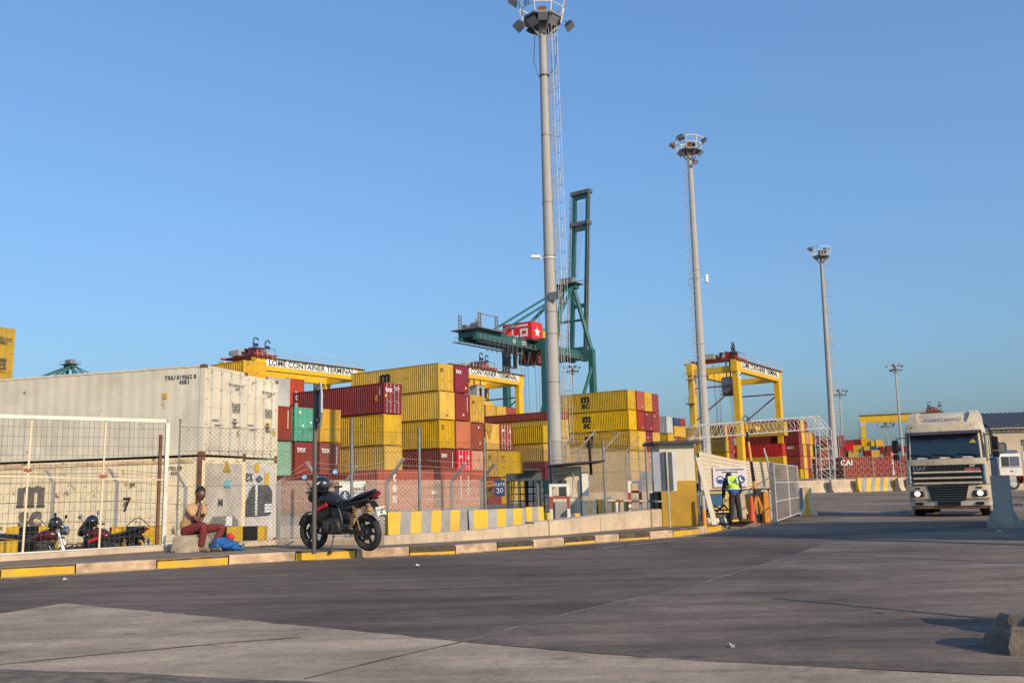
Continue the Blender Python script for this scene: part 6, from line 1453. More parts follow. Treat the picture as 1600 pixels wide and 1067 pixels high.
def moto(label, pos, rz, lean, paint, sporty=True, steer=0.0, decal=True, group='parked motorcycles', s=1.0):
    t = thing('motorcycle', label, 'motorcycle', pos, 0, group); t.rotation_euler = (lean, 0, rz); t.scale = (s, s, s)
    # x forward, z up; rear axle x=-.65, front axle x=.68
    R0 = .305
    def wheel(x, st):
        q = MB(); q.torus((0, 0, 0), R0 - .055, .058, 'y', 30, 10); w = q.build('wheel', M['rubber'], t, 50)
        r = MB(); r.torus((0, 0, 0), R0 - .105, .02, 'y', 30, 6); r.lathe([(.05, -.07), (.06, 0), (.05, .07)], (0, 0, 0), 14, axis='y')
        for k in range(6):
            a = 2 * math.pi * k / 6; r.beam((.04 * math.cos(a), 0, .04 * math.sin(a)), ((R0 - .105) * math.cos(a + .15), 0, (R0 - .105) * math.sin(a + .15)), .035, .03, up=(0, 1, 0))
        r.lathe([(.12, .03), (.12, .036)], (0, 0, 0), 20, axis='y'); r.build('rim', M['dark'], w, 40)
        w.location = (x, 0, R0); w.rotation_euler = (0, 0, st); return w
    wheel(-.64, 0); wheel(.68, steer)
    q = MB()
    for y in (-.085, .085): q.tube((.66, y, R0), (.40, y, .98), .021, n=8); q.tube((.63, y, R0 + .08), (.52, y, .62), .03, n=8)
    q.cbox((.42, 0, .93), (.08, .22, .05)); q.cbox((.475, 0, .8), (.08, .22, .04)); q.build('fork', M['chrome' if not sporty else 'dark'], t, 40)
    q = MB(); pts = []
    for k in range(9):
        a = R_(20 + 130 * k / 8); pts.append((.68 + (R0 + .035) * math.cos(a), R0 + (R0 + .035) * math.sin(a)))
    q.loft([[(x, -.06, z), (x, -.05, z + .02), (x, .05, z + .02), (x, .06, z)] for x, z in pts]); q.build('front_fender', M['bikeblack'] if sporty else paint, t, 50)
    q = MB(); q.tube((.37, 0, .93), (-.1, 0, .78), .03, n=8); q.tube((.4, 0, .85), (.22, 0, .35), .025, n=8); q.tube((-.1, .1, .78), (-.2, .1, .36), .025, n=8); q.tube((-.1, -.1, .78), (-.2, -.1, .36), .025, n=8)
    for y in (-.11, .11): q.tube((-.1, y, .76), (-.85, y, .86), .02, n=8); q.beam((-.2, y, .36), (-.64, y, R0), .03, .06)
    q.build('frame', M['dark'], t, 40)
    q = MB(); q.rbox((.08, 0, .42), (.5, .27, .28), .05); q.beam((.12, 0, .5), (.2, 0, .74), .17, .2)
    for k in range(6): q.beam((.125 + k * .012, 0, .53 + k * .032), (.127 + k * .012, 0, .545 + k * .032), .2, .26)
    q.lathe([(.1, -.16), (.12, -.14), (.12, .14), (.1, .16)], (-.02, 0, .42), 16, axis='y'); q.rbox((.02, 0, .6), (.4, .2, .26), .05); q.lathe([(.07, -.17), (.085, -.16), (.085, .16), (.07, .17)], (.2, 0, .4), 14, axis='y'); q.rbox((-.22, 0, .62), (.22, .2, .26), .05); q.build('engine', M['engine'], t, 40)
    q = MB(); q.path([(.26, -.1, .62), (.33, -.11, .5), (.25, -.13, .3), (-.1, -.15, .26)], .022, 8); q.tube((-.1, -.15, .27), (-.72, -.17, .42), .035, .055, n=12); q.build('exhaust', M['engine'] if sporty else M['chrome'], t, 40)
    q = MB(); shell(q, [(.42, .84, .05, .05), (.38, .86, .13, .1), (.25, .88, .16, .13), (.08, .86, .15, .12), (-.06, .81, .1, .08), (-.1, .8, .07, .05)]); tk = q.build('fuel_tank', paint, t, 60)
    if sporty:
        q = MB()
        for y in (-1, 1): q.loft([[(.44, y * .12, .86), (.36, y * .17, .66), (.5, y * .12, .58)], [(.24, y * .16, .82), (.2, y * .165, .6), (.3, y * .12, .46)], [(.1, y * .13, .8), (.1, y * .14, .62), (.16, y * .1, .5)]])
        q.build('side_cowl', M['bikeblack'], t)
        q = MB()
        for y in (-1, 1): q.beam((.34, y * .178, .71), (.1, y * .172, .8), .02, .06, up=(0, 0, 1))
        q.build('decal', M['craner'], t)
    q = MB(); shell(q, [(-.06, .82, .08, .04), (-.15, .8, .13, .05), (-.4, .83, .14, .05), (-.5, .88, .13, .05), (-.78, .95, .1, .045), (-.9, .99, .05, .03)] if sporty else [(-.06, .82, .08, .04), (-.15, .82, .13, .06), (-.45, .84, .14, .06), (-.8, .88, .12, .05), (-.88, .88, .06, .03)]); q.build('seat', M['seatm'], t, 60)
    q = MB(); shell(q, [(-.1, .74, .1, .05), (-.3, .72, .13, .08), (-.6, .8, .11, .07), (-.9, .93, .06, .04), (-.98, .97, .03, .02)] if sporty else [(-.1, .72, .1, .05), (-.3, .68, .13, .09), (-.55, .72, .11, .06), (-.9, .8, .06, .04)]); q.build('tail_cover', M['bikeblack'] if sporty else paint, t, 60)
    q = MB(); shell(q, [(-.86, .9, .06, .03), (-.96, .93, .055, .03), (-1.02, .95, .02, .015)]); q.build('tail_light', M['tail'], t, 60)
    q = MB(); q.beam((-.8, 0, .82), (-1.02, 0, .58), .14, .015, up=(0, 1, 0) if False else (0, 0, 1)); 
    fd = q.build('rear_fender', M['black'], t)
    q = MB(); q.hexa([(-1.02, -.1, .58), (-1.02, .1, .58), (-1.0, .1, .575), (-1.0, -.1, .575), (-.98, -.1, .73), (-.98, .1, .73), (-.96, .1, .725), (-.96, -.1, .725)]); pl = q.build('number_plate', M['plate'], t)
    text(pl, 'TG 8051\nBD', .055, (-1.003, 0, .655), (0, -1, 0), (.24, 0, 1), M['blackl'], .01, ext=.002)
    q = MB()
    for y in (-.2, .2): q.ball((-.9, y * .8, .7), (.05, .03, .03), 8, 6); q.tube((-.88, y * .3, .72), (-.9, y * .8, .7), .01, n=5)
    q.build('indicator', M['orange'], t, 60)
    q = MB()
    for y in (-.14, .14):
        for k in range(9): q.torus((-.36 - .14 + k * .018 - .04, y, .72 - k * .04), .032, .009, 'z', 10, 5)
        q.tube((-.5, y, .76), (-.62, y, .36), .014, n=6)
    q.build('shock_absorber', M['brassy'], t)
    hb = MB(); hb.path([(.33, -.36, 1.03), (.4, -.22, 1.06), (.42, -.05, 1.0), (.42, .05, 1.0), (.4, .22, 1.06), (.33, .36, 1.03)], .014, 8)
    for y in (-1, 1): hb.tube((.335, y * .27, 1.04), (.31, y * .4, 1.03), .021, n=8); hb.tube((.4, y * .2, 1.08), (.34, y * .36, 1.1), .008, n=5)
    h = hb.build('handlebar', M['dark'], t, 40)
    for y in (-1, 1):
        q = MB(); q.tube((.38, y * .22, 1.07), (.42, y * .33, 1.26), .007, n=6); q.ball((.42, y * .35, 1.29), (.018, .065, .045), 12, 8); q.build('mirror', M['black'], h, 50)
        q = MB(); q.ball((.402, y * .35, 1.29), (.006, .055, .037), 12, 8); q.build('mirror_glass', mat('mirror_glass', (.25, .42, .7), .1), h, 50)
    q = MB()
    if sporty: shell(q, [(.4, 1.0, .1, .07), (.5, .98, .15, .13), (.6, .92, .14, .12), (.68, .88, .07, .06)]); q.hexa([(.44, -.1, 1.05), (.62, -.12, .98), (.62, .12, .98), (.44, .1, 1.05), (.42, -.08, 1.2), (.48, -.08, 1.17), (.48, .08, 1.17), (.42, .08, 1.2)])
    else: q.lathe([(.06, -.1), (.1, 0), (.1, .05)], (.55, 0, .95), 16, axis='x'); q.ball((.47, 0, 1.04), (.06, .07, .05), 10, 8)
    hd = q.build('headlight_cowl', M['bikeblack'] if sporty else M['chrome'], t, 50)
    q = MB(); q.ball((.655 if sporty else .6, 0, .9 if sporty else .95), (.03, .09, .06), 12, 8); q.build('headlight', M['lampglass'], hd, 50)
    q = MB(); q.tube((.02, .12, .33), (.0, .26, .02), .014, n=6); q.cbox((0, .27, .015), (.06, .06, .02)); q.build('side_stand', M['dark'], t)
    q = MB(); q.tube((.02, -.24, .34), (.02, .24, .34), .014, n=6); q.tube((-.25, -.22, .4), (-.25, .22, .4), .013, n=6); q.path([(-.05, .13, .36), (-.28, .15, .3)], .01, 5); q.build('foot_peg', M['dark'], t)
    return t
def helmet(label, c, rz, m=None, s=1.0, tilt=0.0):
    t = thing('helmet', label, 'helmet', c, rz); t.rotation_euler = (tilt, 0, rz); t.scale = (s, s, s)
    q = MB(); rs = []
    for j in range(11):
        z = -.105 + .235 * j / 10; f = max(0.02, 1 - ((z - .0) / .132) ** 2) ** .5
        rs.append([(.15 * f * math.cos(2 * math.pi * k / 18), .125 * f * math.sin(2 * math.pi * k / 18), z) for k in range(18)])
    q.loft(rs); q.torus((.01, 0, -.1), .1, .014, 'z', 18, 6); q.build('shell', m or M['helm'], t, 50)
    q = MB(); rs = []
    for j in range(5):
        z = -.035 + .085 * j / 4; f = (1 - (z / .132) ** 2) ** .5; rs.append([(.154 * f * math.cos(R_(-62 + 124 * k / 10)), .129 * f * math.sin(R_(-62 + 124 * k / 10)), z) for k in range(11)])
    q.loft(rs, caps=False, closed=False); q.build('visor', mat('visor', (.05, .05, .055), .08, var=.1, coat=.5), t, 50)
    q = MB(); q.prism([(-.02, 0), (.05, .02), (.1, .07), (.02, .05)], (-.04, -.128, -.02), (1, 0, 0), (0, 0, 1), (0, .01, 0)); q.build('decal', M['whitep'], t)
    return t
pr_ = gp(577, 860.5, PAVE); pf_ = gp(493, 858, PAVE); dv = pf_ - pr_; rz = math.atan2(dv.y, dv.x); mid = pr_.lerp(pf_, .49); sB = dv.length / 1.32
b1 = moto('black and red motorcycle leaning on its stand on the sidewalk behind the octagonal sign post', mid, rz, R_(-7), M['bikeblack'], True, R_(6), s=min(sB, 1.16))
def on_bike(b, p): bpy.context.view_layer.update(); return b.matrix_world @ V(p)
helmet('black helmet with pale markings resting on the bars of the black motorcycle', on_bike(b1, (.33, .05, 1.12)), rz + R_(200), s=1.25)
p = at(82, 862, 19.9); b2_ = moto('maroon motorcycle with a chrome round headlamp behind the gate, facing right', V((p.x - .62, p.y + .55, YARD + .02)), R_(8), R_(-5), M['bikemaroon'], False, R_(-12))
helmet('glossy black helmet hanging on the maroon motorcycle with the round headlamp', on_bike(b2_, (.33, -.05, 1.12)), R_(-40), s=1.15)
p = at(160, 856, 20.5); b3_ = moto('dark maroon motorcycle behind the gate facing left, with a white number plate', V((p.x, p.y + .3, YARD + .02)), R_(172), R_(-6), M['bikemaroon'], True, R_(5))
helmet('glossy black helmet perched on the motorcycle with the white number plate', on_bike(b3_, (.36, 0, 1.14)), R_(120), s=1.15)

# ---------------------------------------------------------------- trucks
M['truck'] = mat('truck_cream', (.6, .485, .32), .4, var=.06, scale=1.2, dirt=(.3, .22, .14), damt=.45, dscale=1.4, streak=.25, coat=.2)
M['truckd'] = mat('truck_grime', (.4, .35, .28), .5, var=.15, scale=3, dirt=(.15, .1, .07), damt=.6, dscale=2)
M['wscreen'] = glass('windscreen', (.012, .028, .035), .06)
M['beam'] = mat('headlamp_beam', (.9, .9, .85), .2, emis=((1, .95, .85), 1.6))
def wheel_obj(parent, c, r, w, hub):
    q = MB(); q.lathe([(r * .62, -w / 2), (r * .95, -w / 2), (r, -w * .38), (r, w * .38), (r * .95, w / 2), (r * .62, w / 2)], c, 26, axis='x'); o = q.build('wheel', M['rubber'], parent, 40)
    q = MB(); q.lathe([(.02, -w * .3), (r * .25, -w * .42), (r * .3, -w * .2), (r * .6, -w * .2), (r * .62, -w * .45), (r * .62, w * .45), (r * .6, w * .2), (r * .3, w * .2), (r * .25, w * .42), (.02, w * .3)], c, 22, axis='x')
    q.build('rim', hub, o, 40); return o
def truck(label, pos, rz, s):
    t = thing('truck', label, 'truck', pos, rz); t.scale = (s * 1.07, s, s); W2 = 1.22; P = M['truck']
    def sec(z, yf, w, b=.16, yb=2.15):  # plan section of the cab, front at yf
        return [(-w + b * 1.5, yf, z), (w - b * 1.5, yf, z), (w - b * .4, yf + b * .45, z), (w, yf + b * 1.6, z), (w, yb, z), (-w, yb, z), (-w, yf + b * 1.6, z), (-w + b * .4, yf + b * .45, z)]
    q = MB(); q.loft([sec(1.02, .02, W2), sec(1.5, .0, W2), sec(1.86, .02, W2)]); cab = q.build('cab', P, t, 30)
    q = MB(); q.loft([sec(1.86, .06, W2 - .02), sec(2.72, .2, W2 - .05)]); q.build('cab_core', M['dark'], t, 30)
    # A pillars, doors, roof header
    q = MB()
    for sx in (-1, 1):
        q.hexa([(sx * (W2 - .16), .05, 1.86), (sx * (W2 - .02), .3, 1.86), (sx * (W2 - .12), .34, 1.86), (sx * (W2 - .22), .09, 1.86), (sx * (W2 - .19), .19, 2.72), (sx * (W2 - .05), .42, 2.72), (sx * (W2 - .14), .46, 2.72), (sx * (W2 - .25), .23, 2.72)])
        q.box(min(sx * (W2 - .04), sx * (W2 + .005)), max(sx * (W2 - .04), sx * (W2 + .005)), 1.3, 2.15, 1.86, 2.72)
    q.build('pillar', P, t)
    q = MB(); q.loft([sec(2.72, .17, W2 - .03), sec(2.95, .22, W2 - .04), sec(3.2, .34, W2 - .08), sec(3.24, .42, W2 - .14)]); q.build('roof', P, t, 30)
    q = MB(); q.hexa([(-W2 + .19, .055, 1.88), (W2 - .19, .055, 1.88), (W2 - .19, .09, 1.88), (-W2 + .19, .09, 1.88), (-W2 + .22, .19, 2.72), (W2 - .22, .19, 2.72), (W2 - .22, .22, 2.72), (-W2 + .22, .22, 2.72)]); ws = q.build('windscreen', M['wscreen'], t)
    q = MB()
    for i, (x, z) in enumerate(((-.45, 2.55),)): q.ball((x, .16, z), (.045, .01, .04), 10, 6)
    q.hexa([(.72, .085, 2.0), (1.0, .085, 2.0), (1.0, .09, 2.0), (.72, .09, 2.0), (.72, .115, 2.17), (1.0, .115, 2.17), (1.0, .12, 2.17), (.72, .12, 2.17)]); q.build('sticker', M['whites'], ws)
    q = MB(); q.prism([(-.11, 0), (.11, 0), (0, .13)], (.86, .12, 2.36), (1, 0, 0), (0, .16, 1), (0, -.01, 0)); q.build('pennant', M['yel'], ws)
    q = MB()
    n = 14
    for i in range(n):
        x0 = -W2 + .22 + (2 * W2 - .44) * i / n; x1 = -W2 + .22 + (2 * W2 - .44) * (i + 1) / n; d0 = 2.52 + .03 * math.sin(i * 1.3); d1 = 2.52 + .03 * math.sin((i + 1) * 1.3)
        q.hexa([(x0, .125, d0), (x1, .125, d1), (x1, .14, d1), (x0, .14, d0), (x0, .17, 2.72), (x1, .17, 2.72), (x1, .18, 2.72), (x0, .18, 2.72)])
    q.build('curtain', mat('curtain', (.05, .03, .045), .8, var=.5, scale=5), ws)
    q = MB(); q.hexa([(-W2 + .06, -.06, 2.66), (W2 - .06, -.06, 2.66), (W2 - .08, .2, 2.76), (-W2 + .08, .2, 2.76), (-W2 + .06, -.06, 2.69), (W2 - .06, -.06, 2.69), (W2 - .08, .18, 2.84), (-W2 + .08, .18, 2.84)]); q.build('sun_visor', mat('visor_smoke', (.03, .022, .03), .3, var=.3), t)
    q = MB()
    for x in (-.75, -.05, .65): q.beam((x + .35, .02, 1.92), (x - .25, .06, 2.02), .03, .03); q.beam((x - .3, .05, 2.03), (x + .3, .04, 1.96), .02, .02)
    q.build('wiper', M['black'], t)
    q = MB()
    for x in (-.68, 0, .68): q.cbox((x, .05, 1.9), (.32, .03, .05))
    q.build('washer', M['whitep'], t)
    # roof deflector
    def dsec(z, yf, w, yb, b): return [(-w + b, yf, z), (w - b, yf, z), (w, yf + b * 1.5, z), (w, yb, z), (-w, yb, z), (-w, yf + b * 1.5, z)]
    q = MB(); q.loft([dsec(3.22, .5, 1.02, 2.1, .12), dsec(3.45, .78, 1.0, 2.1, .1), dsec(3.62, 1.15, .9, 2.1, .1), dsec(3.66, 1.35, .8, 2.1, .1)]); df = q.build('roof_deflector', P, t, 30)
    q = MB()
    for sx in (-1, 1): q.loft([[(sx * .72, .42, 3.21), (sx * 1.12, .52, 3.21), (sx * 1.14, 2.1, 3.21), (sx * .74, 2.1, 3.21)], [(sx * .82, .62, 3.5), (sx * 1.1, .72, 3.5), (sx * 1.12, 2.1, 3.5), (sx * .82, 2.1, 3.5)], [(sx * .8, .98, 3.68), (sx * .98, 1.05, 3.68), (sx * 1.02, 2.1, 3.72), (sx * .8, 2.1, 3.74)]])
    q.build('fin', P, df, 30)
    text(df, 'FOWTHWO', .2, (0, .58, 3.36), (1, 0, 0), (0, .8, 1), mat('fleet_letter', (.12, .12, .22), .6), .01, sx=1.05)
    # grille
    q = MB(); q.hexa([(-1.02, -.02, 1.04), (1.02, -.02, 1.04), (1.02, .1, 1.04), (-1.02, .1, 1.04), (-1.06, -.02, 1.6), (1.06, -.02, 1.6), (1.06, .1, 1.6), (-1.06, .1, 1.6)]); gr = q.build('grille', M['black'], t)
    q = MB()
    for z in (1.38, 1.21, 1.06): q.rbox((0, -.04, z), (2.04, .07, .06), .02)
    q.build('grille_bar', M['truck'], gr)
    q = MB()
    for i in range(26): x = -.98 + i * .078; q.box(x, x + .012, -.03, -.02, 1.06, 1.58)
    q.build('grille_mesh', M['dgrey'], gr)
    text(gr, 'DAF', .17, (-.8, -.035, 1.5), (1, 0, 0), (0, 0, 1), M['steel'], .02, sx=1.3); text(gr, 'XF', .11, (.78, -.035, 1.55), (1, 0, 0), (0, 0, 1), M['whitel'], .015, sx=1.3); q = MB(); q.box(.55, 1.0, -.034, -.022, 1.42, 1.49); q.build('badge', mat('badge_red', (.5, .1, .1), .4), gr)
    q = MB()
    for sx in (-1, 1): q.rbox((sx * 1.12, .06, 1.33), (.11, .2, .58), .04)
    q.build('corner_panel', mat('corner_grey', (.26, .3, .33), .5), t)
    # bumper
    q = MB(); q.loft([sec(.55, .05, W2 - .02), sec(.62, -.03, W2 + .01), sec(.8, -.04, W2 + .01), sec(1.0, -.0, W2)]); bp_ = q.build('bumper', P, t, 30)
    q = MB(); q.hexa([(-.5, -.07, .57), (.5, -.07, .57), (.5, .02, .57), (-.5, .02, .57), (-.62, -.05, 1.0), (.62, -.05, 1.0), (.62, .02, 1.0), (-.62, .02, 1.0)]); lg = q.build('lower_grille', M['black'], bp_)
    q = MB()
    for i in range(6): z = .6 + i * .07; w_ = .5 + (z - .57) / .43 * .12; q.box(-w_ + .04, w_ - .04, -.085, -.065, z, z + .018)
    q.build('slat', M['dgrey'], lg)
    q = MB(); q.loft([sec(.36, .1, W2 - .06), sec(.4, .0, W2 - .01), sec(.545, -.02, W2)]); lb_ = q.build('lower_bumper', mat('bumper_pale', (.5, .47, .42), .5, var=.1, dirt=(.2, .13, .08), damt=.7, dscale=2), t, 30)
    q = MB(); q.box(-.34, .34, -.05, -.018, .41, .53)
    for sx in (-1, 1): q.box(min(sx * .78, sx * 1.02), max(sx * .78, sx * 1.02), -.045, -.015, .43, .51)
    q.build('opening', M['black'], lb_)
    q = MB(); q.rbox((0, .1, .33), (2.2, .2, .07), .02); q.build('underride', M['rusty'], t)
    for sx in (-1, 1):
        q = MB(); q.rbox((sx * .93, -.03, .76), (.42, .1, .17), .03); h_ = q.build('headlight', M['dark'], t)
        q = MB(); q.ball((sx * .93, -.09, .76), (.09, .03, .075), 14, 10); q.build('bulb', M['beam'], h_, 50)
        q = MB(); q.box(min(sx * .83, sx * 1.0), max(sx * .83, sx * 1.0), -.046, -.02, .9, .94); q.build('vent', M['black'], bp_)
        q = MB(); q.path([(sx * 1.2, .35, 2.62), (sx * 1.42, .2, 2.6), (sx * 1.5, .18, 2.5)], .018, 6); q.path([(sx * 1.22, .3, 1.78), (sx * 1.4, .18, 1.82), (sx * 1.5, .18, 1.98)], .018, 6); ar = q.build('mirror_arm', M['black'], t)
        q = MB(); q.rbox((sx * 1.5, .15, 2.32), (.2, .12, .44), .04); q.rbox((sx * 1.5, .15, 1.97), (.2, .12, .2), .04); q.build('mirror', M['black'], ar)
        for y in (1.15,): wheel_obj(t, (sx * 1.02, y, .5), .5, .32, M['truckd'])
        for y in (4.4,): wheel_obj(t, (sx * .95, y, .5), .5, .6, M['truckd'])
        q = MB(); q.box(min(sx * (W2 - .03), sx * (W2 + .02)), max(sx * (W2 - .03), sx * (W2 + .02)), .42, 1.28, 1.05, 1.84); q.build('door', P, t)
        q = MB(); q.box(min(sx * (W2 - .06), sx * (W2 - .01)), max(sx * (W2 - .06), sx * (W2 - .01)), .5, 1.26, 1.9, 2.66); q.build('side_window', M['wscreen'], t)
        q = MB(); q.rbox((sx * 1.03, 2.9, .62), (.42, 1.3, .55), .06); q.build('fuel_tank', M['truckd'], t)
        q = MB(); q.rbox((sx * 1.16, .75, .55), (.1, .55, .75), .03); q.build('step', M['truckd'], t)
        q = MB(); pts = [(1.15 + .6 * math.cos(R_(a_)), .5 + .6 * math.sin(R_(a_))) for a_ in range(0, 181, 15)]; q.loft([[(sx * .85, y, z), (sx * 1.2, y, z), (sx * 1.2, y, z + .03), (sx * .85, y, z + .03)] for y, z in pts]); q.build('fender', M['dark'], t, 40)
    q = MB()
    for sx in (-.4, .4): q.box(sx - .05, sx + .05, 1.0, 5.4, .75, 1.0)
    q.cbox((0, 4.3, 1.1), (.9, .9, .16)); q.cbox((0, .9, .6), (1.2, 1.0, .5)); q.build('chassis', M['dark'], t)
    q = MB()
    for x in (-.95, .85): q.ball((x, .3, 3.05), (.07, .04, .03), 10, 6)
    q.build('marker_light', M['dark'], t)
    # stretch the heights to this cab's proportions
    zt_ = ((-1, -1), (0, 0), (.36, .33), (.56, .56), (1.03, 1.12), (1.6, 1.79), (1.88, 2.02), (2.66, 2.85), (2.84, 2.98), (3.22, 3.28), (3.76, 3.8), (9, 9))
    def zm(z):
        for (a0, b0), (a1, b1) in zip(zt_, zt_[1:]):
            if a0 <= z <= a1: return b0 + (b1 - b0) * (z - a0) / (a1 - a0)
        return z
    def rec(o_):
        for k_ in kids(o_):
            nm_ = k_.name.split('.')[0]
            if nm_ in ('wheel', 'rim', 'fuel_tank', 'chassis', 'fender'): continue
            if nm_ == 'lettering': k_.location.z = zm(k_.location.z)
            else:
                for v_ in k_.data.vertices: v_.co.z = zm(v_.co.z)
            rec(k_)
    rec(t)
    return t
yaw = R_(-30)
tpos = at(1485, 800, 29.2); tpos = V((tpos.x, tpos.y, 0)); 
TS = (hor(1489) - 641) * 29.9 / 1418
sT = (TS + CAM_H) / 3.76
tr1 = truck('cream truck with lit headlamps coming out of the port gate', tpos, yaw, sT)
def tractor(label, pos, rz, s):
    "old cab-over tractor in side view, front towards -x"
    t = thing('tractor_truck', label, 'truck', pos, rz); t.scale = (s,) * 3; P = mat('tractor_white', (.66, .6, .52), .5, var=.08, dirt=(.35, .27, .18), damt=.4)
    def sc(z, f, b, w=1.2): return [(f, -w, z), (b, -w, z), (b, w, z), (f, w, z)]
    q = MB(); q.loft([sc(1.2, .05, 1.85), sc(1.9, 0, 1.85), sc(2.85, .12, 1.8), sc(3.0, .3, 1.8, 1.12)]); q.build('cab', P, t)
    q = MB(); q.loft([sc(3.0, .15, 1.75, 1.1), sc(3.18, .9, 1.75, 1.0), sc(3.3, 1.55, 1.75, .9)]); q.build('deflector', mat('tractor_visor', (.06, .07, .11), .5), t)
    q = MB(); q.box(.22, .85, -1.215, -1.19, 1.95, 2.75); q.build('side_window', M['wscreen'], t); q = MB(); q.box(.9, 1.7, -1.215, -1.19, 1.95, 2.75); q.build('sleeper_panel', mat('bluish', (.07, .07, .12), .4, var=.3), t)
    q = MB(); q.box(.1, 1.84, -1.22, -1.2, 1.86, 1.9); q.cbox((1.0, -1.22, 1.55), (.22, .04, .09)); q.build('trim', M['dgrey'], t)
    q = MB(); q.box(-.06, .05, -1.15, 1.15, .9, 2.7); q.build('front_panel', mat('tractor_shade', (.14, .18, .24), .5), t)
    q = MB(); q.box(-.12, 1.3, -1.22, 1.22, .75, 1.19); q.build('bumper', mat('tractor_bumper', (.35, .33, .3), .5), t)
    q = MB(); q.rbox((2.1, -1.1, 1.95), (.16, .18, 2.3), .05); q.tube((2.1, -1.1, 3.0), (2.1, -1.1, 3.6), .05, n=8); q.tube((2.2, -.9, 2.7), (3.3, -.9, 1.3), .05, n=6); q.build('exhaust', M['whitep'], t)
    for x in (1.05, 4.6):
        for y in (-1.0, 1.0):
            q = MB(); q.lathe([(.3, -.15), (.5, -.15), (.52, 0), (.5, .15), (.3, .15)], (x, y, .52), 22, axis='y'); w = q.build('wheel', M['rubber'], t, 40); q = MB(); q.lathe([(.04, -.17), (.3, -.155), (.3, .155), (.04, .17)], (x, y, .52), 18, axis='y'); q.build('rim', M['galv'], w, 40)
    q = MB(); q.box(1.4, 6.5, -.9, .9, .75, 1.05); q.box(1.9, 2.5, -1.2, 1.2, .55, 1.15); q.build('chassis', M['craner'], t)
    q = MB(); pts = [(1.05 + .66 * math.cos(R_(a_)), .52 + .66 * math.sin(R_(a_))) for a_ in range(0, 181, 15)]; q.loft([[(x, -1.22, z), (x, -.8, z), (x, -.8, z + .04), (x, -1.22, z + .04)] for x, z in pts]); q.build('fender', mat('tractor_fender', (.03, .03, .09), .5), t, 40)
    return t
p = at(1555, 775, 52); sc_ = 52 / 1418 * 36 / 1.85
tr2 = tractor('white cab tractor with a red chassis parked side on before the warehouse', V((p.x, p.y, 0)), R_(-2), sc_ * .95)
tr2.location.z = at(1555, 704, 52).z - 3.3 * sc_ * .95
# road shadows come from unseen objects added outside the frame on the right
# ---------------------------------------------------------------- rocks and bundle
def boulder(label, c, r, seed, m, name='boulder', rough=.16, flat=None, boxy=.0):
    import mathutils.noise as mn
    q = MB(); rs = []; n, k = 26, 16
    for j in range(k + 1):
        t = math.pi * j / k - math.pi / 2; ring = []
        for i in range(n):
            a = 2 * math.pi * i / n; d = V((math.cos(t) * math.cos(a), math.cos(t) * math.sin(a), math.sin(t)))
            e = boxy; sg = lambda x: math.copysign(abs(x) ** (1 - e), x); d2 = V((sg(d.x), sg(d.y), sg(d.z)))
            f = 1 + rough * mn.noise(d * 1.6 + V((seed, 0, 0))) + rough * .5 * mn.noise(d * 4 + V((0, seed, 0))) + rough * .2 * mn.noise(d * 11 + V((0, seed, 0)))
            p = V((d2.x * r[0], d2.y * r[1], d2.z * r[2])) * f; ring.append(p)
        rs.append(ring)
    q.loft(rs); o = q.build(name, m, None, 35); o.location = c; return o
M['rockshade'] = mat('shaded_rock', (.17, .135, .1), .9, var=.3, scale=6, dirt=(.07, .055, .04), damt=.7, dscale=4, bump=.7, bscale=18)  # darker copy of rock: the boulder's shade is put into its colour
M['rock'] = mat('rock', (.36, .29, .215), .9, var=.25, scale=6, dirt=(.14, .11, .08), damt=.5, dscale=4, bump=.6, bscale=18)
g_ = gp(289, 863, PAVE); k = g_.y / 1418; MAN = g_.y
rk = boulder('rough squared stone on the sidewalk serving as a seat for the man', g_ + V((.05, .2, .14)), (.34, .24, .19), 3.3, M['rock'], 'stone_block', .2, boxy=.55); tag(rk, 'rough squared stone on the sidewalk serving as a seat for the man', 'stone')
p = gp(1612, 1026, 0); o = boulder('', p + V((.18, .2, .07)), (.31, .25, .2), 8.1, M['rockshade'], 'boulder', .22, boxy=.4); tag(o, 'rough boulder cut by the right edge in the foreground', 'boulder')
M['blue'] = mat('blue_cloth', (.012, .1, .3), .7, var=.5, scale=7, bump=.5, bscale=8)
g2 = gp(350, 861, PAVE)
q = MB(); rs = []; rg = random.Random(5)
for i in range(31):
    f = i / 30; x = -.3 + .66 * f; w = .16 * math.sin(math.pi * min(max(f * .9 + .08, 0), 1)) ** .6; h = (.36 - .27 * f) * math.sin(math.pi * (f * .86 + .1)) ** .5
    rs.append([(x + rg.uniform(-.01, .01), w * 1.1 * math.cos(2 * math.pi * k2 / 28) * (1 + .16 * rg.uniform(-1, 1)), h * .5 + h * .5 * math.sin(2 * math.pi * k2 / 28) * (1 + .14 * rg.uniform(-1, 1))) for k2 in range(28)])
q.loft(rs); bd = thing('cloth_bundle', 'blue cloth bundle lying on the sidewalk beside the seated man', 'bundle', g2 + V((0, .15, 0)), .05)
import mathutils.noise as mn
q.v = [tuple(V(p) + V((mn.noise(V(p) * 9), mn.noise(V(p) * 9 + V((5, 0, 0))), mn.noise(V(p) * 9 + V((0, 7, 0))))) * .05) for p in q.v]; q.v = [(x, y, max(z, .004)) for x, y, z in q.v]
q.build('cloth', M['blue'], bd, 40)
q = MB(); q.torus((.33, 0, .07), .055, .02, 'x', 16, 6); q.build('opening', M['olive'], bd, 40)
q = MB(); q.ball((0, 0, 0), (.085, .06, .08), 12, 8); tag(place(q.build('red_pouch', mat('red_cloth', (.5, .02, .02), .6), None, 50), g2 + V((.03, .28, .26)), 0), 'small red pouch tucked behind the blue bundle', 'pouch')

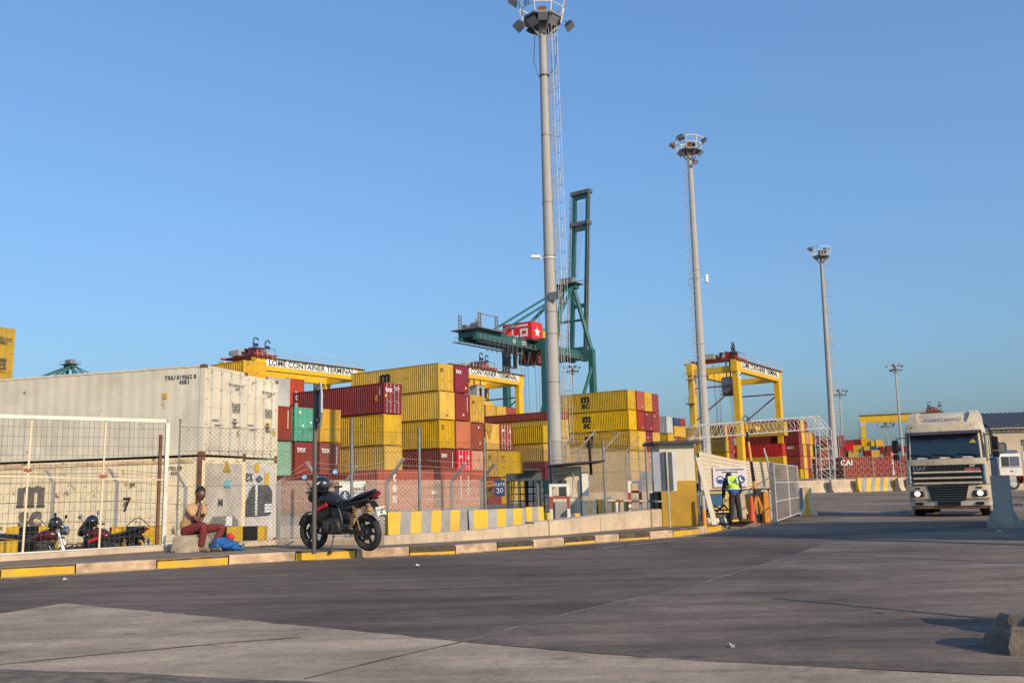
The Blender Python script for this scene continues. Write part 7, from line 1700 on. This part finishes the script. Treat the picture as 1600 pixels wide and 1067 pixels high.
# ---------------------------------------------------------------- people
def skin(name, chains, m, parent, sub=2, loc=None):
    "chains: list of (list of (pos, radius or (rx, ry)), branches) ; vertices with equal keys are shared"
    vs, rad, es, key, roots = [], [], [], {}, []
    for ch in chains:
        prev = None
        for it in ch:
            pos = V(it[0]); kx = tuple(round(c, 4) for c in pos)
            if kx in key: i = key[kx]
            else:
                i = len(vs); key[kx] = i; vs.append(pos); r = it[1]; rad.append((r, r) if not hasattr(r, '__len__') else r)
                if prev is None: roots.append(i)
            if prev is not None and prev != i: es.append((prev, i))
            prev = i
    me = bpy.data.meshes.new(name); me.from_pydata([tuple(v) for v in vs], es, [])
    o = bpy.data.objects.new(name, me); COL.objects.link(o)
    md = o.modifiers.new('s', 'SKIN'); md.use_smooth_shade = True; md.branch_smoothing = .4
    if not me.skin_vertices: me.attributes
    sv = me.skin_vertices[0].data
    for i, r in enumerate(rad): sv[i].radius = r; sv[i].use_root = i in roots
    sb = o.modifiers.new('u', 'SUBSURF'); sb.levels = sub; sb.render_levels = sub
    dg = bpy.context.evaluated_depsgraph_get(); dg.update()
    nm = bpy.data.meshes.new_from_object(o.evaluated_get(dg)); bpy.data.objects.remove(o)
    nm.materials.clear(); nm.materials.append(m); nm.polygons.foreach_set('use_smooth', [True] * len(nm.polygons)); nm.name = name
    return link(name, nm, parent)
def join_into(o, q, mats_m):
    "append the faces of builder q to mesh object o"
    import bmesh
    b = bmesh.new(); b.from_mesh(o.data); tmp = q.mesh('tmp', mats_m, 60); b.from_mesh(tmp); b.to_mesh(o.data); b.free(); bpy.data.meshes.remove(tmp)
    o.data.polygons.foreach_set('use_smooth', [True] * len(o.data.polygons))
M['skin'] = mat('skin_brown', (.115, .05, .028), .5, var=.12, scale=8)
M['hair'] = mat('hair_black', (.01, .008, .007), .8, var=.3, scale=30, bump=.4)
M['shirt'] = mat('tan_shirt', (.5, .29, .14), .8, var=.2, scale=4, bump=.3, bscale=9)
M['trousers'] = mat('maroon_trousers', (.16, .022, .018), .8, var=.25, scale=5, bump=.3, bscale=9)
M['shoe'] = mat('worn_shoe', (.2, .15, .09), .8, var=.35, scale=9)
M['eye'] = mat('eye_white', (.5, .45, .4), .3)
def head(c, f, up, r=.105):
    "continuous head with brow, nose, lips, chin and ears; f = facing"
    f, up = V(f).normalized(), V(up).normalized(); sd = up.cross(f).normalized(); f = sd.cross(up); q = MB(); rs = []; n, k = 20, 16
    for j in range(k + 1):
        t = math.pi * j / k - math.pi / 2; ring = []
        for i in range(n):
            a = 2 * math.pi * i / n; x, y, z = math.cos(t) * math.cos(a), math.cos(t) * math.sin(a), math.sin(t)
            wx = r * (1.0 + .06 * z); wy = r * (.8 - .16 * max(-z, 0)); wz = r * 1.22
            if x > 0:
                wx *= 1 - .08 * max(z, 0)
                if abs(y) < .35: wx *= 1 + .22 * max(0, 1 - abs(y) / .3) * max(0, 1 - abs(z + .08) / .28) + .07 * max(0, 1 - abs(y) / .3) * max(0, 1 - abs(z + .5) / .14) + .06 * max(0, 1 - abs(z + .85) / .2)
                if .12 < abs(y) < .6: wx *= 1 - .08 * max(0, 1 - abs(z - .1) / .12)
            ring.append(V(c) + f * x * wx + sd * y * wy + up * z * wz)
        rs.append(ring)
    q.loft(rs)
    for s_ in (-1, 1): q.ball(V(c) + sd * s_ * r * .82 - f * r * .05 - up * .01, (r * .16, r * .16, r * .26), 8, 6)
    return q, f, sd, up
def fingers(w, d, pn, ln=.085, curl=.5, thumb=1):
    "palm at w pointing along d, palm normal pn; five separate fingers as chains"
    d, pn = V(d).normalized(), V(pn).normalized(); s_ = d.cross(pn).normalized(); ch = []
    pc = V(w) + d * .045
    for i, (o_, L_) in enumerate(((-.03, .85), (-.01, 1.0), (.011, .95), (.03, .74))):
        a = pc + s_ * o_ + d * .03; b = a + (d * (1 - curl * .5) + pn * curl * .6).normalized() * ln * .5 * L_; e = b + (d * (1 - curl) + pn * curl * 1.1).normalized() * ln * .5 * L_
        ch.append([(a, .0095), (b, .0088), (e, .007)])
    a = V(w) + d * .02 - s_ * .03 * thumb; b = a + (d * .7 - s_ * .6 * thumb + pn * .3).normalized() * .04; ch.append([(a, .011), (b, .010), (b + (d * .9 + pn * .3).normalized() * .03, .008)])
    return ch

# seated man: local x to the right of the photo, y away, z up; origin on the pavement
mo = gp(300, 862.5, PAVE); kM = mo.y / 1418 / math.cos(PITCH) * 1.0; kM = mo.y / 1410
def mp(px, py, y=0): return V(((px - 300) * kM, y, (862.5 - py) * kM))
man = thing('person', 'man in a tan shirt and maroon trousers sitting on a stone, hand to his mouth', 'person', mo + V((0, .12, 0)))
pel = mp(287, 829, .05); ch_ = mp(297, 803, .03); nk = mp(303, 789, 0); hd_ = mp(307.5, 774.5, -.015)
shR, shL = mp(293, 795, -.15), mp(311, 794, .15)
elR, elL = mp(309, 816, -.18), mp(306, 817, .1); wrR, wrL = mp(311, 792, -.115), mp(300, 815, -.12)
hipR, hipL = mp(286, 831, -.07), mp(290, 831, .13); knR, knL = mp(319, 821, -.17), mp(341, 826, .12); anR, anL = mp(314, 857, -.15), mp(329, 855, .02)
body = skin('body', [
    [(pel, .11), (mp(291, 815, .04), .105), (ch_, .125), (nk, .055), (hd_ - V((.01, 0, .05)), .05)],
    [(ch_, .125), (shR, .062), (elR, .045), (wrR, .03), (wrR + V((0, .03, .05)), .032)], [(ch_, .125), (shL, .062), (elL, .045), (wrL, .03), (wrL + V((.05, -.01, .0)), .03)],
    [(pel, .11), (hipR, .085), (knR, .058), (anR, .04)], [(pel, .11), (hipL, .085), (knL, .058), (anL, .04)]] +
    fingers(wrR + V((0, .02, .02)), (.02, .25, 1), (-.4, .7, .1), .08, .55, 1) + fingers(wrL + V((.03, -.01, 0)), (1, -.1, -.1), (0, 0, -1), .08, .5, -1), M['skin'], man)
q, f_, sd_, up_ = head(hd_, (.75, -.55, -.12), (.08, 0, 1), .118); join_into(body, q, M['skin'])
q = MB()
for s_ in (-1, 1): q.ball(hd_ + f_ * .102 + sd_ * s_ * .041 + up_ * .014, .011, 8, 6)
q.build('eyes', M['eye'], man, 60)
q = MB(); q.beam(hd_ + f_ * .122 - up_ * .068 - sd_ * .028, hd_ + f_ * .122 - up_ * .068 + sd_ * .028, .01, .012); q.build('mouth', mat('lips', (.1, .03, .025), .5), man)
q = MB(); rs = []
for j in range(8):
    t = R_(8 + 82 * j / 7); rs.append([hd_ + f_ * (-.012 + .123 * math.cos(t) * math.cos(2 * math.pi * i / 20) * (1 if math.cos(2 * math.pi * i / 20) < .2 else .93)) + sd_ * .101 * math.cos(t) * math.sin(2 * math.pi * i / 20) + up_ * (.02 + .136 * math.sin(t) + (.03 * max(0, math.cos(2 * math.pi * i / 20)) - .035 * max(0, -math.cos(2 * math.pi * i / 20))) * (1 - j / 7)) for i in range(20)])
q.loft(rs); q.build('hair', M['hair'], man, 60)
skin('shirt', [[(mp(284, 832, .05), .15), (mp(287, 822, .04), .152), (mp(291, 812, .04), .156), (ch_ + V((-.01, 0, .01)), .165), (mp(300, 793, .0), .095)],
    [(ch_ + V((0, 0, .01)), .142), (shR + V((0, 0, .0)), .078), (shR.lerp(elR, .66), .078)], [(ch_ + V((0, 0, .01)), .142), (shL + V((0, 0, .0)), .078), (shL.lerp(elL, .62), .074)]], M['shirt'], man)
q = MB(); q.beam(mp(300, 790, -.09), mp(306, 796, -.075), .03, .05); q.beam(mp(306, 789, -.06), mp(310, 796, -.05), .03, .04); q.build('collar', M['shirt'], man)
skin('trousers', [[(mp(285, 833, .02), .135), (hipR + V((.02, 0, 0)), .112), (hipR.lerp(knR, .55), .102), (knR, .088), (knR.lerp(anR, .5), .076), (anR + V((0, 0, .01)), .072)],
    [(mp(287, 833, .07), .13), (hipL + V((.02, 0, 0)), .112), (hipL.lerp(knL, .55), .1), (knL, .086), (knL.lerp(anL, .5), .074), (anL + V((0, 0, .01)), .07)]], M['trousers'], man)
for a_, dx, dy in ((anR, .2, -.06), (anL, .2, -.1)):
    b_ = V((a_.x, a_.y, .045)); skin('shoe', [[(b_ - V((.04, 0, -.005)), .045), (b_ + V((.03, dy * .2, .01)), .05), (b_ + V((dx * .65, dy * .6, -.0)), .042), (b_ + V((dx, dy, -.008)), .032)]], M['shoe'], man)

# guard seen from behind, bending over the bench
M['hivis'] = mat('hi_vis', (.45, .72, .02), .7, var=.1, scale=5, bump=.3, bscale=9)
M['gblue'] = mat('guard_blue', (.01, .11, .36), .75, var=.2, scale=5)
M['gdark'] = mat('guard_trousers', (.035, .026, .024), .85, var=.3, scale=5, bump=.2, bscale=9)
M['refl'] = mat('reflective', (.5, .55, .52), .35)
M['navy'] = mat('navy_sleeve', (.02, .022, .035), .8, var=.2)
go = gp(1149, 817.5, PAVE); kG = go.y / 1412
def gq(px, py, y=0): return V(((px - 1149) * kG, y, (817.5 - py) * kG))
gd_ = thing('person', 'guard in a yellow green safety vest bending over, seen from behind', 'person', go)
pel = gq(1150, 772, .0); ch_ = gq(1149, 752, .1); nk = gq(1149, 746.5, .2); hd_ = gq(1148, 746.8, .34)
sh = {-1: gq(1140, 749.5, .12), 1: gq(1158, 749.5, .12)}; el = {-1: gq(1135.5, 765, .1), 1: gq(1162, 764, .1)}; wr = {-1: gq(1137, 777, .26), 1: gq(1160.5, 775, .26)}
hp_ = {-1: gq(1146.5, 774, 0), 1: gq(1154, 774, 0)}; kn = {-1: gq(1144.5, 795, -.02), 1: gq(1156, 795, .0)}; an = {-1: gq(1142.5, 813, .0), 1: gq(1158, 813, .02)}
ch = [[(pel, .11), (gq(1149.5, 763, .05), .115), (ch_, .13), (nk, .055), (hd_ - V((0, .05, .02)), .05)]]
for s_ in (-1, 1): ch += [[(ch_, .13), (sh[s_], .065), (el[s_], .046), (wr[s_], .032), (wr[s_] + V((0, .05, -.02)), .034)], [(pel, .11), (hp_[s_], .085), (kn[s_], .058), (an[s_], .042)]] + fingers(wr[s_] + V((0, .03, -.01)), (-s_ * .2, .6, -.7), (-s_ * .8, .2, .2), .08, .45, s_)
gb = skin('body', ch, M['skin'], gd_); q, f_, sd_, up_ = head(hd_, (-.05, .75, -.66), (0, .66, .75), .103); join_into(gb, q, M['skin'])
q = MB(); rs = []
for j in range(9):
    t = R_(-18 + 108 * j / 8); rs.append([hd_ + f_ * (-.014 + .106 * math.cos(t) * math.cos(2 * math.pi * i / 20)) + sd_ * .089 * math.cos(t) * math.sin(2 * math.pi * i / 20) + up_ * (.02 + .115 * math.sin(t) + .05 * max(0, math.cos(2 * math.pi * i / 20)) * (1 - j / 8)) for i in range(20)])
q.loft(rs); q.build('hair', M['hair'], gd_, 60)
skin('shirt', [[(gq(1150, 774.5, -.01), .13), (gq(1149.5, 768, .03), .135), (gq(1149, 760, .07), .13), (ch_ + V((0, .03, -.02)), .115), (nk - V((0, .0, .03)), .07)]], M['gblue'], gd_)
for o in kids(gd_):
    if o.name.startswith('shirt'):
        for v_ in o.data.vertices: v_.co.x = gq(1149.5, 760).x + (v_.co.x - gq(1149.5, 760).x) * 1.22
for s_ in (-1, 1): skin('sleeve', [[(sh[s_].lerp(ch_, .1), .072), (sh[s_], .075), (el[s_], .06), (wr[s_].lerp(el[s_], .12), .045)]], M['navy'], gd_)
def widen(o, cx, k):
    for v_ in o.data.vertices: v_.co.x = cx + (v_.co.x - cx) * k
vest = skin('vest', [[(gq(1149.7, 767.5, .03), .15), (gq(1149.3, 761, .05), .152), (gq(1149, 754.5, .08), .153), (ch_ + V((0, .0, .03)), .158), (nk - V((0, .02, .0)), .1)], [(ch_ + V((0, .0, .03)), .15), (sh[-1].lerp(ch_, .32), .09)], [(ch_ + V((0, .0, .03)), .15), (sh[1].lerp(ch_, .32), .09)]], M['hivis'], gd_); widen(vest, gq(1149, 760).x, 1.22)
def band(p, r, w, up=(0, .2, 1)):
    q = MB(); u = V(up).normalized(); a = V((1, 0, 0)); b = u.cross(a); rs = []
    for e in (-w / 2, w / 2): rs.append([V(p) + u * e + a * r * 1.22 * math.cos(2 * math.pi * i / 24) + b * r * .98 * math.sin(2 * math.pi * i / 24) for i in range(24)])
    q.loft(rs, caps=False); return q
band(gq(1149.6, 766, .035), .158, .045).build('reflective_band', M['refl'], gd_, 60); band(gq(1149, 757, .07), .161, .035).build('reflective_band', mat('dark_band', (.08, .1, .09), .5), gd_, 60)
q = MB()
for s_ in (-1, 1): q.beam(gq(1149 + s_ * 6.5, 757, -.09), gq(1149 + s_ * 6.5, 747.5, -.03), .05, .02, up=(0, -1, .4))
q.build('reflective_strap', M['refl'], gd_)
skin('trousers', sum([[[(gq(1150 + s_ * 1, 772.5, 0), .128), (hp_[s_], .1), (hp_[s_].lerp(kn[s_], .5), .09), (kn[s_], .078), (kn[s_].lerp(an[s_], .5), .07), (an[s_] + V((0, 0, .0)), .066)]] for s_ in (-1, 1)], []), M['gdark'], gd_)
for s_ in (-1, 1): b_ = V((an[s_].x, an[s_].y, .045)); skin('shoe', [[(b_ - V((0, .05, 0)), .05), (b_ + V((0, .06, .0)), .052), (b_ + V((s_ * .02, .19, -.01)), .035)]], M['black'], gd_)
# unseen objects added outside the frame on the right to cast long road shadows
SH = V((SUNV.x, SUNV.y, 0)) / SUNV.z       # ground offset towards the sun per metre of height
for px, py, h, lb in ((1210, 935, 2.9, 'unseen slim post added outside the right edge for its shadow'), (1205, 862, 4.3, 'second unseen slim post added for its shadow, further from the camera')):
    p = gp(px, py, 0) + SH * h; t = thing('shadow_post', lb, 'post', p); MB().tube((0, 0, 0), (0, 0, h), .055, .045, n=8).build('pole', M['galvd'], t); MB().cbox((0, 0, -.02), (.3, .3, .06)).build('base_plate', M['galvd'], t)  # added posts, placed by where their shadow tips land
hc_ = 5.4; cs = [gp(x, y, 0) + SH * hc_ for x, y in ((1105, 838), (1240, 818), (1640, 812), (1640, 845))]  # added slab, outlined so that its shadow lands on the road
ct = thing('shadow_slab', 'unseen flat slab on columns added to cast the road shadow', 'canopy', (cs[0].x, cs[0].y, 0)); o_ = V((cs[0].x, cs[0].y, 0))
q = MB(); q.loft([[c - o_ + V((0, 0, hc_)) for c in cs], [c - o_ + V((0, 0, hc_ + .25)) for c in cs]]); q.build('roof_slab', M['conc'], ct)
mid_ = sum(cs, V((0, 0, 0))) / 4
for c in cs: c2_ = c.lerp(mid_, .12) - o_; q = MB(); q.beam((c2_.x, c2_.y, 0), (c2_.x, c2_.y, hc_), .3, .3); q.build('column', M['concg'], ct)

p = gp(1720, 1000, 0); o = boulder('', p + V((.15, .2, .1)), (.5, .34, .46), 5.2, M['rockshade'], 'boulder', .25, boxy=.3); tag(o, 'unseen larger boulder added outside the edge to cast a bigger shadow', 'boulder')  # unseen boulder added for the shadow it throws
# litter on the road
rg = random.Random(21); M['litter'] = mat('litter', (.6, .56, .5), .8, var=.2)
for px, py, lb in ((1142, 1012, 'small white scrap of litter on the near road'), (98, 906, 'pale scrap of litter in the gutter by the yellow kerb'), (650, 884, 'tiny pale paper scrap on the road below the motorcycle'), (1560, 830, 'white scrap of litter beside the tall plain barrier')):
    p = gp(px, py, 0); q = MB(); k = p.y / 1418 * 5; q.hexa([(0, 0, .006), (k, -.02, .006), (k * 1.2, .05, .006), (k * .2, .06, .006), (0, 0, .02), (k, -.02, .03), (k * 1.2, .05, .012), (k * .2, .06, .035)]); tag(place(q.build('paper_scrap', M['litter']), p, rg.uniform(0, .4)), lb, 'litter')
